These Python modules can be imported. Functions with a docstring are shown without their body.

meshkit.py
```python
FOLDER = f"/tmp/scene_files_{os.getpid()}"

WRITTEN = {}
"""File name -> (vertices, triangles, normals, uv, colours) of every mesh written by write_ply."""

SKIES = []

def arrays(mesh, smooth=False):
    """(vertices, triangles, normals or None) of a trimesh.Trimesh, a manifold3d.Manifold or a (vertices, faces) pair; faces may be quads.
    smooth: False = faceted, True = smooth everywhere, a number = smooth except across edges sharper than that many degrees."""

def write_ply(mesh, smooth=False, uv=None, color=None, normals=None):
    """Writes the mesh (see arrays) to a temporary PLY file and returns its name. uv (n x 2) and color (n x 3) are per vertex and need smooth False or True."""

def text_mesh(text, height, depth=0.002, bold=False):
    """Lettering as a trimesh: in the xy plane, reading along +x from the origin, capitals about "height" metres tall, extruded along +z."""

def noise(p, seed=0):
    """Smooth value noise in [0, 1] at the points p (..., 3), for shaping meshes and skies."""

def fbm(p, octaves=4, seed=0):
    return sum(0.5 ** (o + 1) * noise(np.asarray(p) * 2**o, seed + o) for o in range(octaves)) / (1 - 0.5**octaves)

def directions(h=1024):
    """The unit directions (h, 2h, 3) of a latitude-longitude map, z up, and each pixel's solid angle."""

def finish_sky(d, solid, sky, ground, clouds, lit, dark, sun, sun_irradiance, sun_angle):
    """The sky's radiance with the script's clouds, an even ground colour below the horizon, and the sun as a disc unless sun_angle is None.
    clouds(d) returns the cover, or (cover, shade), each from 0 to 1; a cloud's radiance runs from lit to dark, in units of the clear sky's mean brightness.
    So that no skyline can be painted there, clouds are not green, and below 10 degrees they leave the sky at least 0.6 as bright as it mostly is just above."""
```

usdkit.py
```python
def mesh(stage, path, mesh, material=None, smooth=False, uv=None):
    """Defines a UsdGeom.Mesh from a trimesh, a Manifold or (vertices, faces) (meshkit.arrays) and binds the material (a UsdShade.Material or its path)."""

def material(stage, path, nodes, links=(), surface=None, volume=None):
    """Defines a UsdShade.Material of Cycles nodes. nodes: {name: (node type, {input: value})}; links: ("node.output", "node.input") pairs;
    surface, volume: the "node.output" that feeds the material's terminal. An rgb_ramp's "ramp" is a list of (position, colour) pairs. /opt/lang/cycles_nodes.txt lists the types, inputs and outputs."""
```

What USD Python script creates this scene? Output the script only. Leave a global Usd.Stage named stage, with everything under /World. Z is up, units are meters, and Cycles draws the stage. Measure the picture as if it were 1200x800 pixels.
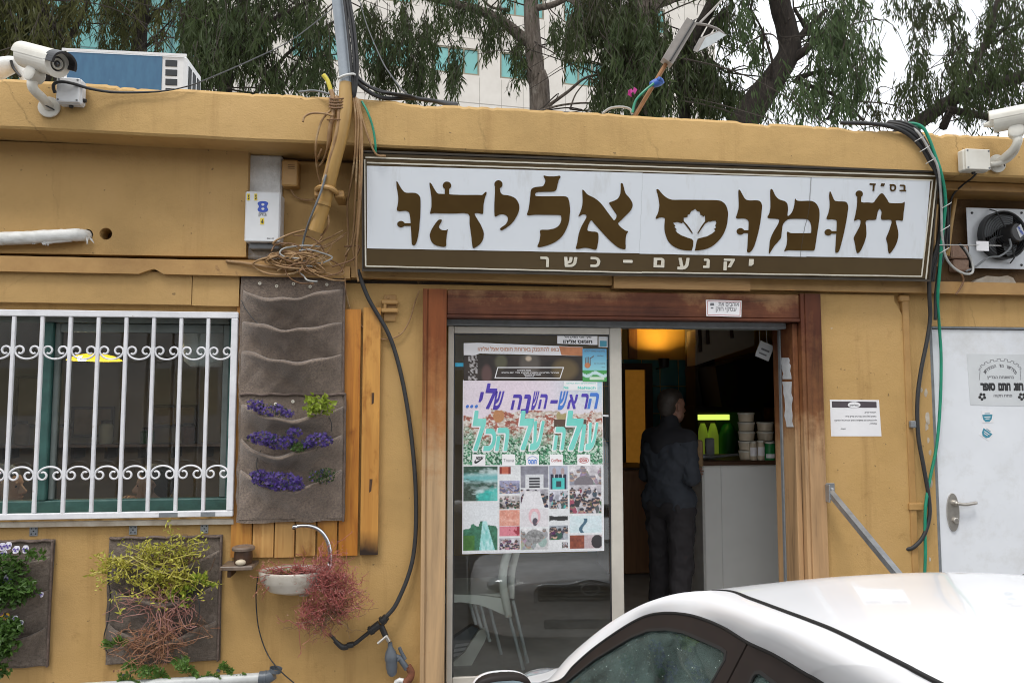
import math, glob, random
import numpy as np, trimesh, manifold3d as m3, usdkit, meshkit
from shapely.geometry import Polygon, Point, box as sbox, LineString
from shapely.ops import unary_union
from shapely import affinity
from pxr import Usd, UsdGeom, UsdLux, UsdShade, Gf, Sdf, Vt

stage = Usd.Stage.CreateInMemory()
UsdGeom.SetStageUpAxis(stage, 'Z'); UsdGeom.SetStageMetersPerUnit(stage, 1.0)
UsdGeom.Xform.Define(stage, '/World'); UsdGeom.Scope.Define(stage, '/World/Looks')
V3 = lambda *a: np.array(a, float)
R = np.random.default_rng(7)

# ------------------------------------------------------------------ camera
CAM, YAW, PIT, FPX = V3(0, -4.4, 1.70), math.radians(6.35), math.radians(4.2), 870.0
FW = V3(math.sin(YAW)*math.cos(PIT), math.cos(YAW)*math.cos(PIT), math.sin(PIT))
RT = V3(math.cos(YAW), -math.sin(YAW), 0); UP = np.cross(RT, FW)
cam = UsdGeom.Camera.Define(stage, '/World/camera')
cam.AddTransformOp().Set(Gf.Matrix4d(*RT, 0, *UP, 0, *(-FW), 0, *CAM, 1))
cam.CreateHorizontalApertureAttr(36.0); cam.CreateVerticalApertureAttr(24.0)
cam.CreateFocalLengthAttr(36.0*FPX/1200); cam.CreateClippingRangeAttr((0.05, 2000))
EXPOSURE = 0.22
cam.CreateExposureAttr(EXPOSURE)

# ------------------------------------------------------------------ sky and sun (overcast)
SUN_AZ, SUN_EL = math.radians(212), math.radians(62)          # compass direction towards the sun, behind the photographer
sd = V3(math.sin(SUN_AZ)*math.cos(SUN_EL), math.cos(SUN_AZ)*math.cos(SUN_EL), math.sin(SUN_EL))
usdkit.material(stage, '/World/Looks/sky_look', {
    's': ('sky_texture', dict(sky_type='single_scattering', sun_disc=False, sun_elevation=SUN_EL, sun_rotation=SUN_AZ)),
    't': ('texture_coordinate', {}),
    'n': ('noise_texture', dict(scale=2.2, detail=5.0, roughness=.6)),
    'r': ('rgb_ramp', dict(ramp=[(.25, (12.2, 12.6, 13.2)), (.75, (15.2, 15.4, 15.8))])),
    'm': ('mix', dict(fac=.93)),
    'b': ('background_shader', dict(strength=.092))},
    [('t.generated', 'n.vector'), ('n.fac', 'r.fac'), ('s.color', 'm.color1'), ('r.color', 'm.color2'), ('m.color', 'b.color')], surface='b.background')
sky = UsdLux.DomeLight.Define(stage, '/World/sky')
UsdShade.MaterialBindingAPI.Apply(sky.GetPrim()).Bind(UsdShade.Material.Get(stage, '/World/Looks/sky_look'))
sky.GetPrim().SetCustomDataByKey('kind', 'structure')
sun = UsdLux.DistantLight.Define(stage, '/World/sun')
sun.CreateNormalizeAttr(True) if hasattr(sun, 'CreateNormalizeAttr') else None
sun.CreateIntensityAttr(0.4); sun.CreateAngleAttr(16.0); sun.CreateColorAttr(Gf.Vec3f(1, .97, .93))
zc = sd; xc = np.cross(V3(0, 0, 1), zc); xc /= np.linalg.norm(xc); yc = np.cross(zc, xc)
sun.AddTransformOp().Set(Gf.Matrix4d(*xc, 0, *yc, 0, *zc, 0, 0, 0, 0, 1))

# ------------------------------------------------------------------ measuring: where a line of sight meets a real plane
def ray(px, py): return FW + (px-600)/FPX*RT - (py-400)/FPX*UP
def W(px, py, y=0.0):
    d = ray(px, py); return CAM + (y-CAM[1])/d[1]*d
def WP(px, py, p0, n):
    d = ray(px, py); return CAM + ((np.asarray(p0)-CAM) @ n)/(d @ n)*d

# ------------------------------------------------------------------ prims
COUNT, OFF = {}, {}
STUFF = {'twigs', 'dry_twigs', 'leaves', 'stems', 'stalks', 'flowers', 'buds', 'crown', 'typed_text', 'small_print', 'bold_print', 'raindrops', 'loose_strip', 'panel_joint', 'bare_plaster', 'grommet'}
def numbered(parent, name):
    k = (parent, name); COUNT[k] = COUNT.get(k, 0)+1
    return name if COUNT[k] == 1 else f'{name}_{COUNT[k]-1:03d}'
def custom(prim, **kw):
    for k, v in kw.items():
        if v: prim.SetCustomDataByKey(k, v)
def thing(name, label, category, loc=(0, 0, 0), group=None, kind=None):
    p = '/World/'+numbered('/World', name)
    x = UsdGeom.Xform.Define(stage, p); x.AddTranslateOp().Set(Gf.Vec3d(*map(float, loc)))
    custom(x.GetPrim(), label=label, category=category, group=group, kind=kind)
    OFF[p] = np.asarray(loc, float); return p
def build(name, mb, mat, parent=None, smooth=False, label=None, category=None, group=None, kind=None, color=None):
    """One Mesh, under its thing or part, or top-level."""
    par = parent or '/World'
    p = par+'/'+numbered(par, name)
    v, f = mb if isinstance(mb, tuple) else (mb.arr() if isinstance(mb, MB) else (np.array(mb.vertices), np.array(mb.faces)))
    off = OFF.get(par, V3(0, 0, 0)); OFF[p] = off
    m = usdkit.mesh(stage, p, trimesh.Trimesh(np.asarray(v)-off, f, process=False), MATS[mat], smooth=smooth)
    if color is not None:
        UsdGeom.PrimvarsAPI(m).CreatePrimvar('col', Sdf.ValueTypeNames.Color3fArray, 'vertex').Set(Vt.Vec3fArray.FromNumpy(np.asarray(color, np.float32)))
    if kind is None and parent and name in STUFF: kind = 'stuff'
    custom(m.GetPrim(), label=label, category=category, group=group, kind=kind)
    return p

# ------------------------------------------------------------------ mesh builder
def catmull(pts, n=8, closed=False):
    P = np.asarray(pts, float)
    if len(P) < 3: return np.array([P[0]+(P[-1]-P[0])*t for t in np.linspace(0, 1, max(2, n))])
    Q = np.vstack([P[-1], P, P[0], P[1]]) if closed else np.vstack([2*P[0]-P[1], P, 2*P[-1]-P[-2]])
    out = []
    for i in range(1, len(Q)-2):
        a, b, c, d = Q[i-1:i+3]
        for t in np.arange(n)/n:
            out.append(.5*(2*b+(c-a)*t+(2*a-5*b+4*c-d)*t*t+(3*b-a-3*c+d)*t**3))
    if not closed: out.append(Q[-2])
    return np.array(out)
class MB:
    def __init__(s): s.v, s.f, s.n = [], [], 0
    def add(s, v, f):
        v, f = np.asarray(v, float), np.asarray(f, int)
        if f.shape[1] == 4: f = np.vstack([f[:, [0, 1, 2]], f[:, [0, 2, 3]]])
        s.v.append(v); s.f.append(f+s.n); s.n += len(v); return s
    def tm(s, m): return s.add(m.vertices, m.faces)
    def arr(s): return np.vstack(s.v), np.vstack(s.f)
    def box(s, x0, x1, y0, y1, z0, z1, c=0.0, M=None):
        h = V3(x1-x0, y1-y0, z1-z0)/2; o = V3(x0+x1, y0+y1, z0+z1)/2
        c = min(c, .45*h.min()) if c else 0
        if c > 0:
            pts = [(2*np.array(sg)-1)*(h-c*(1-np.eye(3)[a])) for sg in np.ndindex(2, 2, 2) for a in range(3)]
            m = trimesh.convex.convex_hull(np.array(pts)); v, f = np.array(m.vertices), np.array(m.faces)
        else:
            v = np.array([[a, b, d] for a in (-1, 1) for b in (-1, 1) for d in (-1, 1)])*h
            f = np.array([[0, 1, 3, 2], [4, 6, 7, 5], [0, 4, 5, 1], [2, 3, 7, 6], [0, 2, 6, 4], [1, 5, 7, 3]])
        v = v+o if M is None else v@np.asarray(M)[:3, :3].T + o@np.asarray(M)[:3, :3].T + np.asarray(M)[:3, 3]
        return s.add(v, f)
    def tube(s, pts, r, n=6, caps=True, spline=0, closed=False):
        P = catmull(pts, spline, closed) if spline else np.asarray(pts, float)
        k = len(P); rr = np.broadcast_to(np.interp(np.linspace(0, 1, k), np.linspace(0, 1, len(np.atleast_1d(r))), np.atleast_1d(r)) if np.ndim(r) else r, (k,))
        T = np.gradient(P, axis=0)
        if closed: T = np.roll(P, -1, 0)-np.roll(P, 1, 0)
        T /= np.maximum(np.linalg.norm(T, axis=1, keepdims=True), 1e-9)
        u = np.cross(T[0], [0, 0, 1.] if abs(T[0][2]) < .9 else [1., 0, 0]); rings = []
        for i in range(k):
            u = u-T[i]*(u@T[i]); u /= max(np.linalg.norm(u), 1e-9); w = np.cross(T[i], u)
            a = np.arange(n)*2*np.pi/n
            rings.append(P[i]+rr[i]*(np.cos(a)[:, None]*u+np.sin(a)[:, None]*w))
        v = np.vstack(rings); f = []
        for i in range(k if closed else k-1):
            A, B = i*n, ((i+1) % k)*n
            for j in range(n): f.append([A+j, A+(j+1) % n, B+(j+1) % n, B+j])
        f = np.array(f); f = np.vstack([f[:, [0, 1, 2]], f[:, [0, 2, 3]]])
        if caps and not closed:
            f = np.vstack([f, [[0, j+1, j] for j in range(1, n-1)], [[(k-1)*n, (k-1)*n+j, (k-1)*n+j+1] for j in range(1, n-1)]])
        return s.add(v, f)
    def poly(s, geom, O, ex, ez, t):
        """A shapely outline (u, v) laid on the plane O + u ex + v ez, its thickness t going back from the front face along n."""
        O, ex, ez = (np.asarray(a, float) for a in (O, ex, ez)); n = np.cross(ez, ex); n /= np.linalg.norm(n)   # n: away from the viewer
        for g in getattr(geom, 'geoms', [geom]):
            if g.is_empty or g.geom_type != 'Polygon' or g.area < 1e-9: continue
            try: m = trimesh.creation.extrude_polygon(g, t, engine='earcut')
            except Exception: continue
            v = np.array(m.vertices); s.add(O+v[:, :1]*ex+v[:, 1:2]*ez+v[:, 2:3]*n, m.faces[:, ::-1])
        return s
    def lathe(s, prof, O=(0, 0, 0), ax=(0, 0, 1), n=20, squash=None):
        """prof: (radius, height) pairs turned about the axis through O."""
        ax = np.asarray(ax, float)/np.linalg.norm(ax); u = np.cross(ax, [0, 0, 1.] if abs(ax[2]) < .9 else [0., 1., 0]); u /= np.linalg.norm(u); w = np.cross(ax, u)
        a = np.arange(n)*2*np.pi/n; k = len(prof)
        v = np.vstack([np.asarray(O)+h*ax+max(r, 1e-5)*(np.cos(a)[:, None]*u+np.sin(a)[:, None]*w) for r, h in prof])
        f = [[i*n+j, i*n+(j+1) % n, (i+1)*n+(j+1) % n, (i+1)*n+j] for i in range(k-1) for j in range(n)]
        return s.add(v, f)
    def ell(s, o, r, sub=2):
        m = trimesh.creation.icosphere(subdivisions=sub); return s.add(np.array(m.vertices)*np.asarray(r)+np.asarray(o), m.faces)
    def leaves(s, P, D, L, Wd, fold=.25, Nn=None):
        """Pointed leaves: base P, direction D, length L, width Wd; four corners and a fold each."""
        P, D = np.asarray(P, float), np.asarray(D, float); k = len(P); D = D/np.linalg.norm(D, axis=1, keepdims=True)
        L, Wd = np.broadcast_to(L, (k,))[:, None], np.broadcast_to(Wd, (k,))[:, None]
        q = R.normal(size=(k, 3)) if Nn is None else np.cross(D, Nn)
        S = q-D*(q*D).sum(1, keepdims=True); S /= np.maximum(np.linalg.norm(S, axis=1, keepdims=True), 1e-9); N = np.cross(D, S)
        mid = P+D*L*.42-N*Wd*fold
        v = np.stack([P, mid+S*Wd/2, P+D*L+N*0, mid-S*Wd/2], 1).reshape(-1, 3); b = np.arange(k)[:, None]*4
        return s.add(v, np.vstack([b+[0, 1, 2], b+[0, 2, 3]]))
def grid(fn, nu, nv):
    u, v = np.meshgrid(np.linspace(0, 1, nu), np.linspace(0, 1, nv), indexing='ij')
    p = fn(u, v).reshape(-1, 3); i = np.arange(nu-1)[:, None]*nv+np.arange(nv-1)[None]; i = i.ravel()
    return p, np.stack([i, i+nv, i+nv+1, i+1], 1)
def gridmb(fn, nu, nv): return MB().add(*grid(fn, nu, nv))
def smoothpoly(pts, n=5): return Polygon(catmull(np.c_[np.asarray(pts, float), np.zeros(len(pts))], n, True)[:, :2]).buffer(0)

_fonts = {}
def glyphs(text, heb=True, bold=0, hgt=1.0):
    """Outline of a line of lettering, letters about hgt tall, its left end at x=0 on the baseline. Hebrew is given in reading order."""
    from PIL import Image, ImageDraw, ImageFont
    key = (text, heb, bold)
    if key not in _fonts:
        path = glob.glob('/opt/blender-*/*/datafiles/fonts/'+('NotoSansHebrew-Regular.woff2' if heb else 'Inter.woff2'))[0]
        ft = ImageFont.truetype(path, 96); t = text[::-1] if heb else text
        x0, y0, x1, y1 = ft.getbbox(t, anchor='ls', stroke_width=bold)
        im = Image.new('L', (x1-x0+8, y1-y0+8)); ImageDraw.Draw(im).text((4-x0, 4-y0), t, 255, ft, anchor='ls', stroke_width=bold)
        on = np.pad(np.asarray(im) > 127, ((0, 0), (1, 1))).astype(np.int8)
        rows, st = np.nonzero(np.diff(on, axis=1) == 1); en = np.nonzero(np.diff(on, axis=1) == -1)[1]
        g = unary_union([sbox(a, -r-1, b, -r) for r, a, b in zip(rows, st, en)]).buffer(.7).buffer(-.7).simplify(.8)
        _fonts[key] = affinity.translate(g, 0, 4-y0)
    s = hgt/(58.0 if heb else 70.0)
    return affinity.scale(_fonts[key], s, s, origin=(0, 0))
def fit(g, x0, y0, x1, y1):
    a, b, c, d = g.bounds; sx, sy = (x1-x0)/(c-a), (y1-y0)/(d-b)
    return affinity.translate(affinity.scale(g, sx, sy, origin=(a, b)), x0-a, y0-b)

# ------------------------------------------------------------------ materials
MATS = {}
def mat(name, c1, c2=None, rough=.6, scale=5, stretch=(1, 1, 1), c3=None, s3=1.5, r3=(.55, .7), stretch3=(1, 1, 1), bump=0, bscale=None, bdist=.02, metallic=0, spec=.5, coat=0,
        ramp=(.35, .65), sheen=0, island=0, trans=0, detail=7, obj=False, emit=None):
    c2 = c2 if c2 is not None else tuple(x*.8 for x in c1)
    N = {'g': ('geometry', {}), 'o': ('texture_coordinate', {}), 'mp': ('mapping', dict(scale=stretch)), 'n': ('noise_texture', dict(scale=scale, detail=float(detail), roughness=.62)),
         'r': ('rgb_ramp', dict(ramp=[(ramp[0], c1), (ramp[1], c2)])),
         'p': ('principled_bsdf', dict(roughness=rough, metallic=metallic, specular_ior_level=spec, coat_weight=coat, sheen_weight=sheen, coat_roughness=.04))}
    pos = 'o.object' if obj else 'g.position'
    Lk = [(pos, 'mp.vector'), ('mp.vector', 'n.vector'), ('n.fac', 'r.fac')]; out = 'r.color'
    if c3 is not None:
        N['mp3'] = ('mapping', dict(scale=stretch3, location=(3.1, 1.7, 5.3))); N['n3'] = ('noise_texture', dict(scale=s3, detail=8.0, roughness=.7)); N['r3'] = ('rgb_ramp', dict(ramp=[(r3[0], (0, 0, 0)), (r3[1], (1, 1, 1))]))
        N['m3'] = ('mix', dict(color2=c3)); Lk += [(pos, 'mp3.vector'), ('mp3.vector', 'n3.vector'), ('n3.fac', 'r3.fac'), ('r3.color', 'm3.fac'), (out, 'm3.color1')]; out = 'm3.color'
    if island:
        N['ri'] = ('rgb_ramp', dict(ramp=[(0, (1-island,)*3), (1, (1+island,)*3)])); N['mi'] = ('mix', dict(mix_type='multiply', fac=1.0))
        Lk += [('g.random_per_island', 'ri.fac'), (out, 'mi.color1'), ('ri.color', 'mi.color2')]; out = 'mi.color'
    Lk.append((out, 'p.base_color'))
    if bump:
        N['nb'] = ('noise_texture', dict(scale=bscale or scale*4, detail=6.0, roughness=.65)); N['b'] = ('bump', dict(strength=bump, distance=bdist))
        Lk += [('mp.vector', 'nb.vector'), ('nb.fac', 'b.height'), ('b.normal', 'p.normal')]
    if emit:
        N['p'][1].update(emission_color=emit[0], emission_strength=emit[1])
    surf = 'p.BSDF'
    if trans:
        N['t'] = ('translucent_bsdf', {}); N['mx'] = ('mix_closure', dict(fac=trans)); Lk += [(out, 't.color'), ('p.BSDF', 'mx.closure1'), ('t.BSDF', 'mx.closure2')]; surf = 'mx.closure'
    MATS[name] = usdkit.material(stage, '/World/Looks/'+name, N, Lk, surface=surf); return name
def pane(name, tint=(1, 1, 1), ior=1.5, rough=.0, gloss=(1, 1, 1)):
    MATS[name] = usdkit.material(stage, '/World/Looks/'+name, {'f': ('fresnel', dict(IOR=ior)), 't': ('transparent_bsdf', dict(color=tint)), 'g': ('glossy_bsdf', dict(color=gloss, roughness=rough)), 'm': ('mix_closure', {})},
        [('f.fac', 'm.fac'), ('t.BSDF', 'm.closure1'), ('g.BSDF', 'm.closure2')], surface='m.closure')
def print_mat(name, rough=.35, coat=.2):
    MATS[name] = usdkit.material(stage, '/World/Looks/'+name, {'a': ('attribute', dict(attribute='col')), 'p': ('principled_bsdf', dict(roughness=rough, coat_weight=coat))}, [('a.color', 'p.base_color')], surface='p.BSDF')

def stucco(name, base, bands, fine=.5, wear=1.0):
    """Painted plaster: cloudy tone, rain streaks running down, grime patches, specks, hairline cracks and chipped spots, trowelled and fine relief."""
    b = np.array(base)
    N = {'g': ('geometry', {}), 'n1': ('noise_texture', dict(scale=1.3, detail=8.0, roughness=.65)), 'r1': ('rgb_ramp', dict(ramp=[(.28, tuple(b*.80)), (.5, tuple(b)), (.72, tuple(b*V3(1.08, 1.09, 1.18)))])),
         'ms': ('mapping', dict(scale=(5.5, 5.5, .42))), 'n2': ('noise_texture', dict(scale=1.0, detail=7.0, roughness=.75)), 'r2': ('rgb_ramp', dict(ramp=[(.52, (0, 0, 0)), (.78, (bands,)*3)])), 'm2': ('mix', dict(color2=tuple(b*V3(.55, .48, .42)))),
         'n3': ('noise_texture', dict(scale=4.5, detail=10.0, roughness=.8)), 'r3': ('rgb_ramp', dict(ramp=[(.58, (0, 0, 0)), (.74, (.6*wear,)*3)])), 'm3': ('mix', dict(color2=tuple(b*V3(.62, .57, .52)))),
         'n6': ('noise_texture', dict(scale=24, detail=3.0, roughness=.5)), 'r6': ('rgb_ramp', dict(ramp=[(.715, (0, 0, 0)), (.73, (.85,)*3)])), 'm6': ('mix', dict(color2=tuple(b*.4+.015))),
         'n7': ('noise_texture', dict(scale=11, detail=5.0, roughness=.7)), 'r7': ('rgb_ramp', dict(ramp=[(.725, (0, 0, 0)), (.737, (.8*wear,)*3)])), 'm7': ('mix', dict(color2=(.52, .44, .34))),
         'nd': ('noise_texture', dict(scale=3.0, detail=6.0, roughness=.7)), 'md': ('mix', dict(fac=.16)), 'v': ('voronoi_texture', dict(feature='distance_to_edge', scale=.75)), 'rv': ('rgb_ramp', dict(ramp=[(0, (1, 1, 1)), (.0045, (0, 0, 0))])),
         'n8': ('noise_texture', dict(scale=.9, detail=3.0)), 'r8': ('rgb_ramp', dict(ramp=[(.5, (0, 0, 0)), (.62, (.65*wear,)*3)])), 'cm': ('mix', dict(mix_type='multiply', fac=1.0)), 'm8': ('mix', dict(color2=tuple(b*.33))),
         'nb': ('noise_texture', dict(scale=6, detail=4.0, roughness=.5)), 'nf': ('noise_texture', dict(scale=110, detail=6.0, roughness=.65)),
         'b1': ('bump', dict(strength=.3, distance=.025)), 'b2': ('bump', dict(strength=fine, distance=.004)), 'p': ('principled_bsdf', dict(roughness=.7, specular_ior_level=.25))}
    L = [('g.position', f'{x}.vector') for x in ('n1', 'ms', 'n3', 'nb', 'nf', 'n6', 'n7', 'nd', 'n8')]+[('g.position', 'md.color1'), ('nd.color', 'md.color2'), ('md.color', 'v.vector'), ('v.distance', 'rv.fac'), ('n8.fac', 'r8.fac'), ('rv.color', 'cm.color1'), ('r8.color', 'cm.color2')]
    L += [('ms.vector', 'n2.vector'), ('n1.fac', 'r1.fac'), ('n2.fac', 'r2.fac'), ('r2.color', 'm2.fac'), ('r1.color', 'm2.color1'), ('n3.fac', 'r3.fac'), ('r3.color', 'm3.fac'), ('m2.color', 'm3.color1'), ('n6.fac', 'r6.fac'), ('r6.color', 'm6.fac'), ('m3.color', 'm6.color1'),
         ('n7.fac', 'r7.fac'), ('r7.color', 'm7.fac'), ('m6.color', 'm7.color1'), ('cm.color', 'm8.fac'), ('m7.color', 'm8.color1'), ('m8.color', 'p.base_color'), ('nb.fac', 'b1.height'), ('nf.fac', 'b2.height'), ('b1.normal', 'b2.normal'), ('b2.normal', 'p.normal')]
    MATS[name] = usdkit.material(stage, '/World/Looks/'+name, N, L, surface='p.BSDF')
TAN = (.475, .297, .112)
stucco('plaster', TAN, .7, .6, 1.4); stucco('plaster_parapet', (.52, .333, .130), .5, .6, .9); stucco('plaster_board', (.465, .293, .115), .4, .4, .5)
mat('tan_paint', (.43, .25, .085), (.36, .20, .065), .5, 8, bump=.2, bdist=.005, c3=(.2, .1, .04), s3=9, r3=(.62, .72))
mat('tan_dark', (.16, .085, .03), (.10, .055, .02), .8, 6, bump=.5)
mat('nailed_board', (.45, .27, .11), (.35, .19, .07), .7, 3, (1, 4, 14), bump=.3, bdist=.006, c3=(.16, .09, .04), s3=5, r3=(.64, .74))
mat('concrete', (.74, .74, .73), (.55, .55, .54), .9, 9, c3=(.6, .6, .59), s3=14, r3=(.55, .62), bump=.8, bscale=40, bdist=.01)
mat('grime', (.05, .035, .022), (.025, .018, .012), .95, 6, c3=(.25, .16, .08), s3=10, r3=(.58, .68), bump=.7)
mat('white_wood_chip', (.55, .50, .42), (.4, .33, .25), .8, 12)
def weathered(name, top, mid, low, zt, zl, grain=(26, 26, 1.3), lo=.33):
    """Varnished timber, worn pale towards its foot."""
    N = {'g': ('geometry', {}), 'mp': ('mapping', dict(scale=grain)), 'n': ('noise_texture', dict(scale=1.0, detail=9.0, roughness=.68, distortion=.6)), 'x': ('separate_xyz', {}), 'n2': ('noise_texture', dict(scale=2.6, detail=7.0, roughness=.7)),
         'a': ('map_range', dict(from_min=zt, from_max=zl, to_min=.12, to_max=.88, clamp=True)), 'd': ('math', dict(math_type='multiply_add', value2=1.25, value3=-.62)), 's': ('math', dict(math_type='add', use_clamp=True)),
         'r': ('rgb_ramp', dict(ramp=[(.2, top), (.5, mid), (.75, low)])), 'rg': ('rgb_ramp', dict(ramp=[(.33, (lo,)*3), (.45, (.86, .84, .82)), (.62, (1.14, 1.10, 1.04))])), 'm': ('mix', dict(mix_type='multiply', fac=1.0)),
         'b': ('bump', dict(strength=.5, distance=.005)), 'p': ('principled_bsdf', dict(roughness=.6, specular_ior_level=.25))}
    L = [('g.position', 'mp.vector'), ('mp.vector', 'n.vector'), ('g.position', 'x.vector'), ('g.position', 'n2.vector'), ('x.z', 'a.value'), ('n2.fac', 'd.value1'), ('d.value', 's.value1'), ('a.result', 's.value2'), ('s.value', 'r.fac'),
         ('n.fac', 'rg.fac'), ('r.color', 'm.color1'), ('rg.color', 'm.color2'), ('m.color', 'p.base_color'), ('n.fac', 'b.height'), ('b.normal', 'p.normal')]
    MATS[name] = usdkit.material(stage, '/World/Looks/'+name, N, L, surface='p.BSDF')
weathered('post_left_wood', (.20, .060, .018), (.34, .155, .058), (.44, .30, .17), 2.15, .95, (11, 11, .55), .38)
weathered('post_right_wood', (.085, .026, .012), (.20, .085, .034), (.42, .265, .14), 2.25, 1.05, (9, 9, .55), .5)
weathered('lintel_wood', (.062, .019, .010), (.12, .042, .020), (.30, .17, .08), 2.12, 2.44, (1.1, 20, 22), .55)
def plank_mat(name, a, b, char=None):
    N = {'g': ('geometry', {}), 'mp': ('mapping', dict(scale=(20, 20, 1.6))), 'n': ('noise_texture', dict(scale=1.0, detail=8.0, roughness=.6, distortion=1.2)), 'r': ('rgb_ramp', dict(ramp=[(.3, b), (.55, a), (.75, tuple(np.array(a)*1.25))])),
         'mk': ('mapping', dict(scale=(7, 7, 3.2))), 'k': ('noise_texture', dict(scale=1.6, detail=5.0, roughness=.6)), 'rk': ('rgb_ramp', dict(ramp=[(.56, (1, 1, 1)), (.68, (.72, .62, .5)), (.76, (.22, .14, .09))])), 'm': ('mix', dict(mix_type='multiply', fac=1.0)),
         'bu': ('bump', dict(strength=.3, distance=.004)), 'p': ('principled_bsdf', dict(roughness=.42, coat_weight=.15))}
    L = [('g.position', 'mp.vector'), ('mp.vector', 'n.vector'), ('n.fac', 'r.fac'), ('g.position', 'mk.vector'), ('mk.vector', 'k.vector'), ('k.fac', 'rk.fac'), ('r.color', 'm.color1'), ('rk.color', 'm.color2'), ('n.fac', 'bu.height'), ('bu.normal', 'p.normal')]
    if char:
        N['x'] = ('separate_xyz', {}); N['cr'] = ('map_range', dict(from_min=char+.16, from_max=char, to_min=-.25, to_max=1.05)); N['ca'] = ('math', dict(math_type='multiply_add', value2=.9, value3=-.35)); N['cs'] = ('math', dict(math_type='add', use_clamp=True)); N['cm'] = ('mix', dict(color2=(.022, .012, .007)))
        L += [('g.position', 'x.vector'), ('x.z', 'cr.value'), ('k.fac', 'ca.value1'), ('ca.value', 'cs.value1'), ('cr.result', 'cs.value2'), ('cs.value', 'cm.fac'), ('m.color', 'cm.color1'), ('cm.color', 'p.base_color')]
    else: L.append(('m.color', 'p.base_color'))
    MATS[name] = usdkit.material(stage, '/World/Looks/'+name, N, L, surface='p.BSDF')
plank_mat('plank_burnt', (.55, .27, .06), (.42, .18, .035), .80)
plank_mat('plank_orange', (.48, .19, .026), (.32, .105, .014)); plank_mat('plank_yellow', (.50, .235, .045), (.34, .13, .025)); plank_mat('plank_pale', (.58, .33, .11), (.44, .205, .06)); plank_mat('plank_weathered', (.17, .125, .095), (.10, .075, .057))
mat('charred', (.03, .015, .008), (.10, .045, .015), .7, 14)
mat('white_paint', (.78, .78, .80), (.66, .66, .68), .4, 9, c3=(.40, .30, .22), s3=22, r3=(.63, .74), bump=.08)
mat('door_white', (.74, .76, .79), (.69, .71, .74), .38, 3, bump=.05, bdist=.002, c3=(.56, .56, .55), s3=3.2, r3=(.5, .78))
mat('teal_paint', (.045, .13, .115), (.03, .085, .075), .5, 10, c3=(.4, .42, .4), s3=11, r3=(.69, .73), bump=.15)
mat('grey_green', (.16, .19, .18), (.11, .13, .125), .5, 8)
mat('alu_beige', (.50, .47, .41), (.43, .40, .35), .42, 6, bump=.05, c3=(.30, .25, .2), s3=8, r3=(.68, .76))
mat('galvanised', (.42, .44, .46), (.30, .32, .34), .42, 14, metallic=.75, bump=.1, bdist=.002)
mat('steel_plate', (.62, .64, .66), (.5, .52, .54), .4, 6, metallic=.35, c3=(.35, .35, .35), s3=4, r3=(.6, .7))
mat('chrome', (.75, .76, .78), (.68, .69, .71), .14, 20, metallic=1)
mat('nickel', (.55, .52, .47), (.45, .42, .38), .32, 20, metallic=.9)
mat('sign_white', (.735, .765, .80), (.70, .735, .775), .3, .9, c3=(.52, .52, .50), s3=1.6, r3=(.55, .85), stretch3=(5, 5, .6), coat=.25, bump=.03, bscale=2, bdist=.03)
mat('sign_brown', (.058, .035, .011), (.074, .047, .016), .36, 2, coat=.15)
mat('sign_letter', (.058, .031, .007), (.080, .047, .013), .5, 2.4, spec=.12)
mat('sign_line', (.72, .68, .58), (.6, .56, .46), .4, 9)
mat('sign_side', (.055, .042, .028), (.035, .027, .018), .6, 9)
mat('black_plastic', (.012, .012, .013), (.02, .02, .02), .42, 20)
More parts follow.
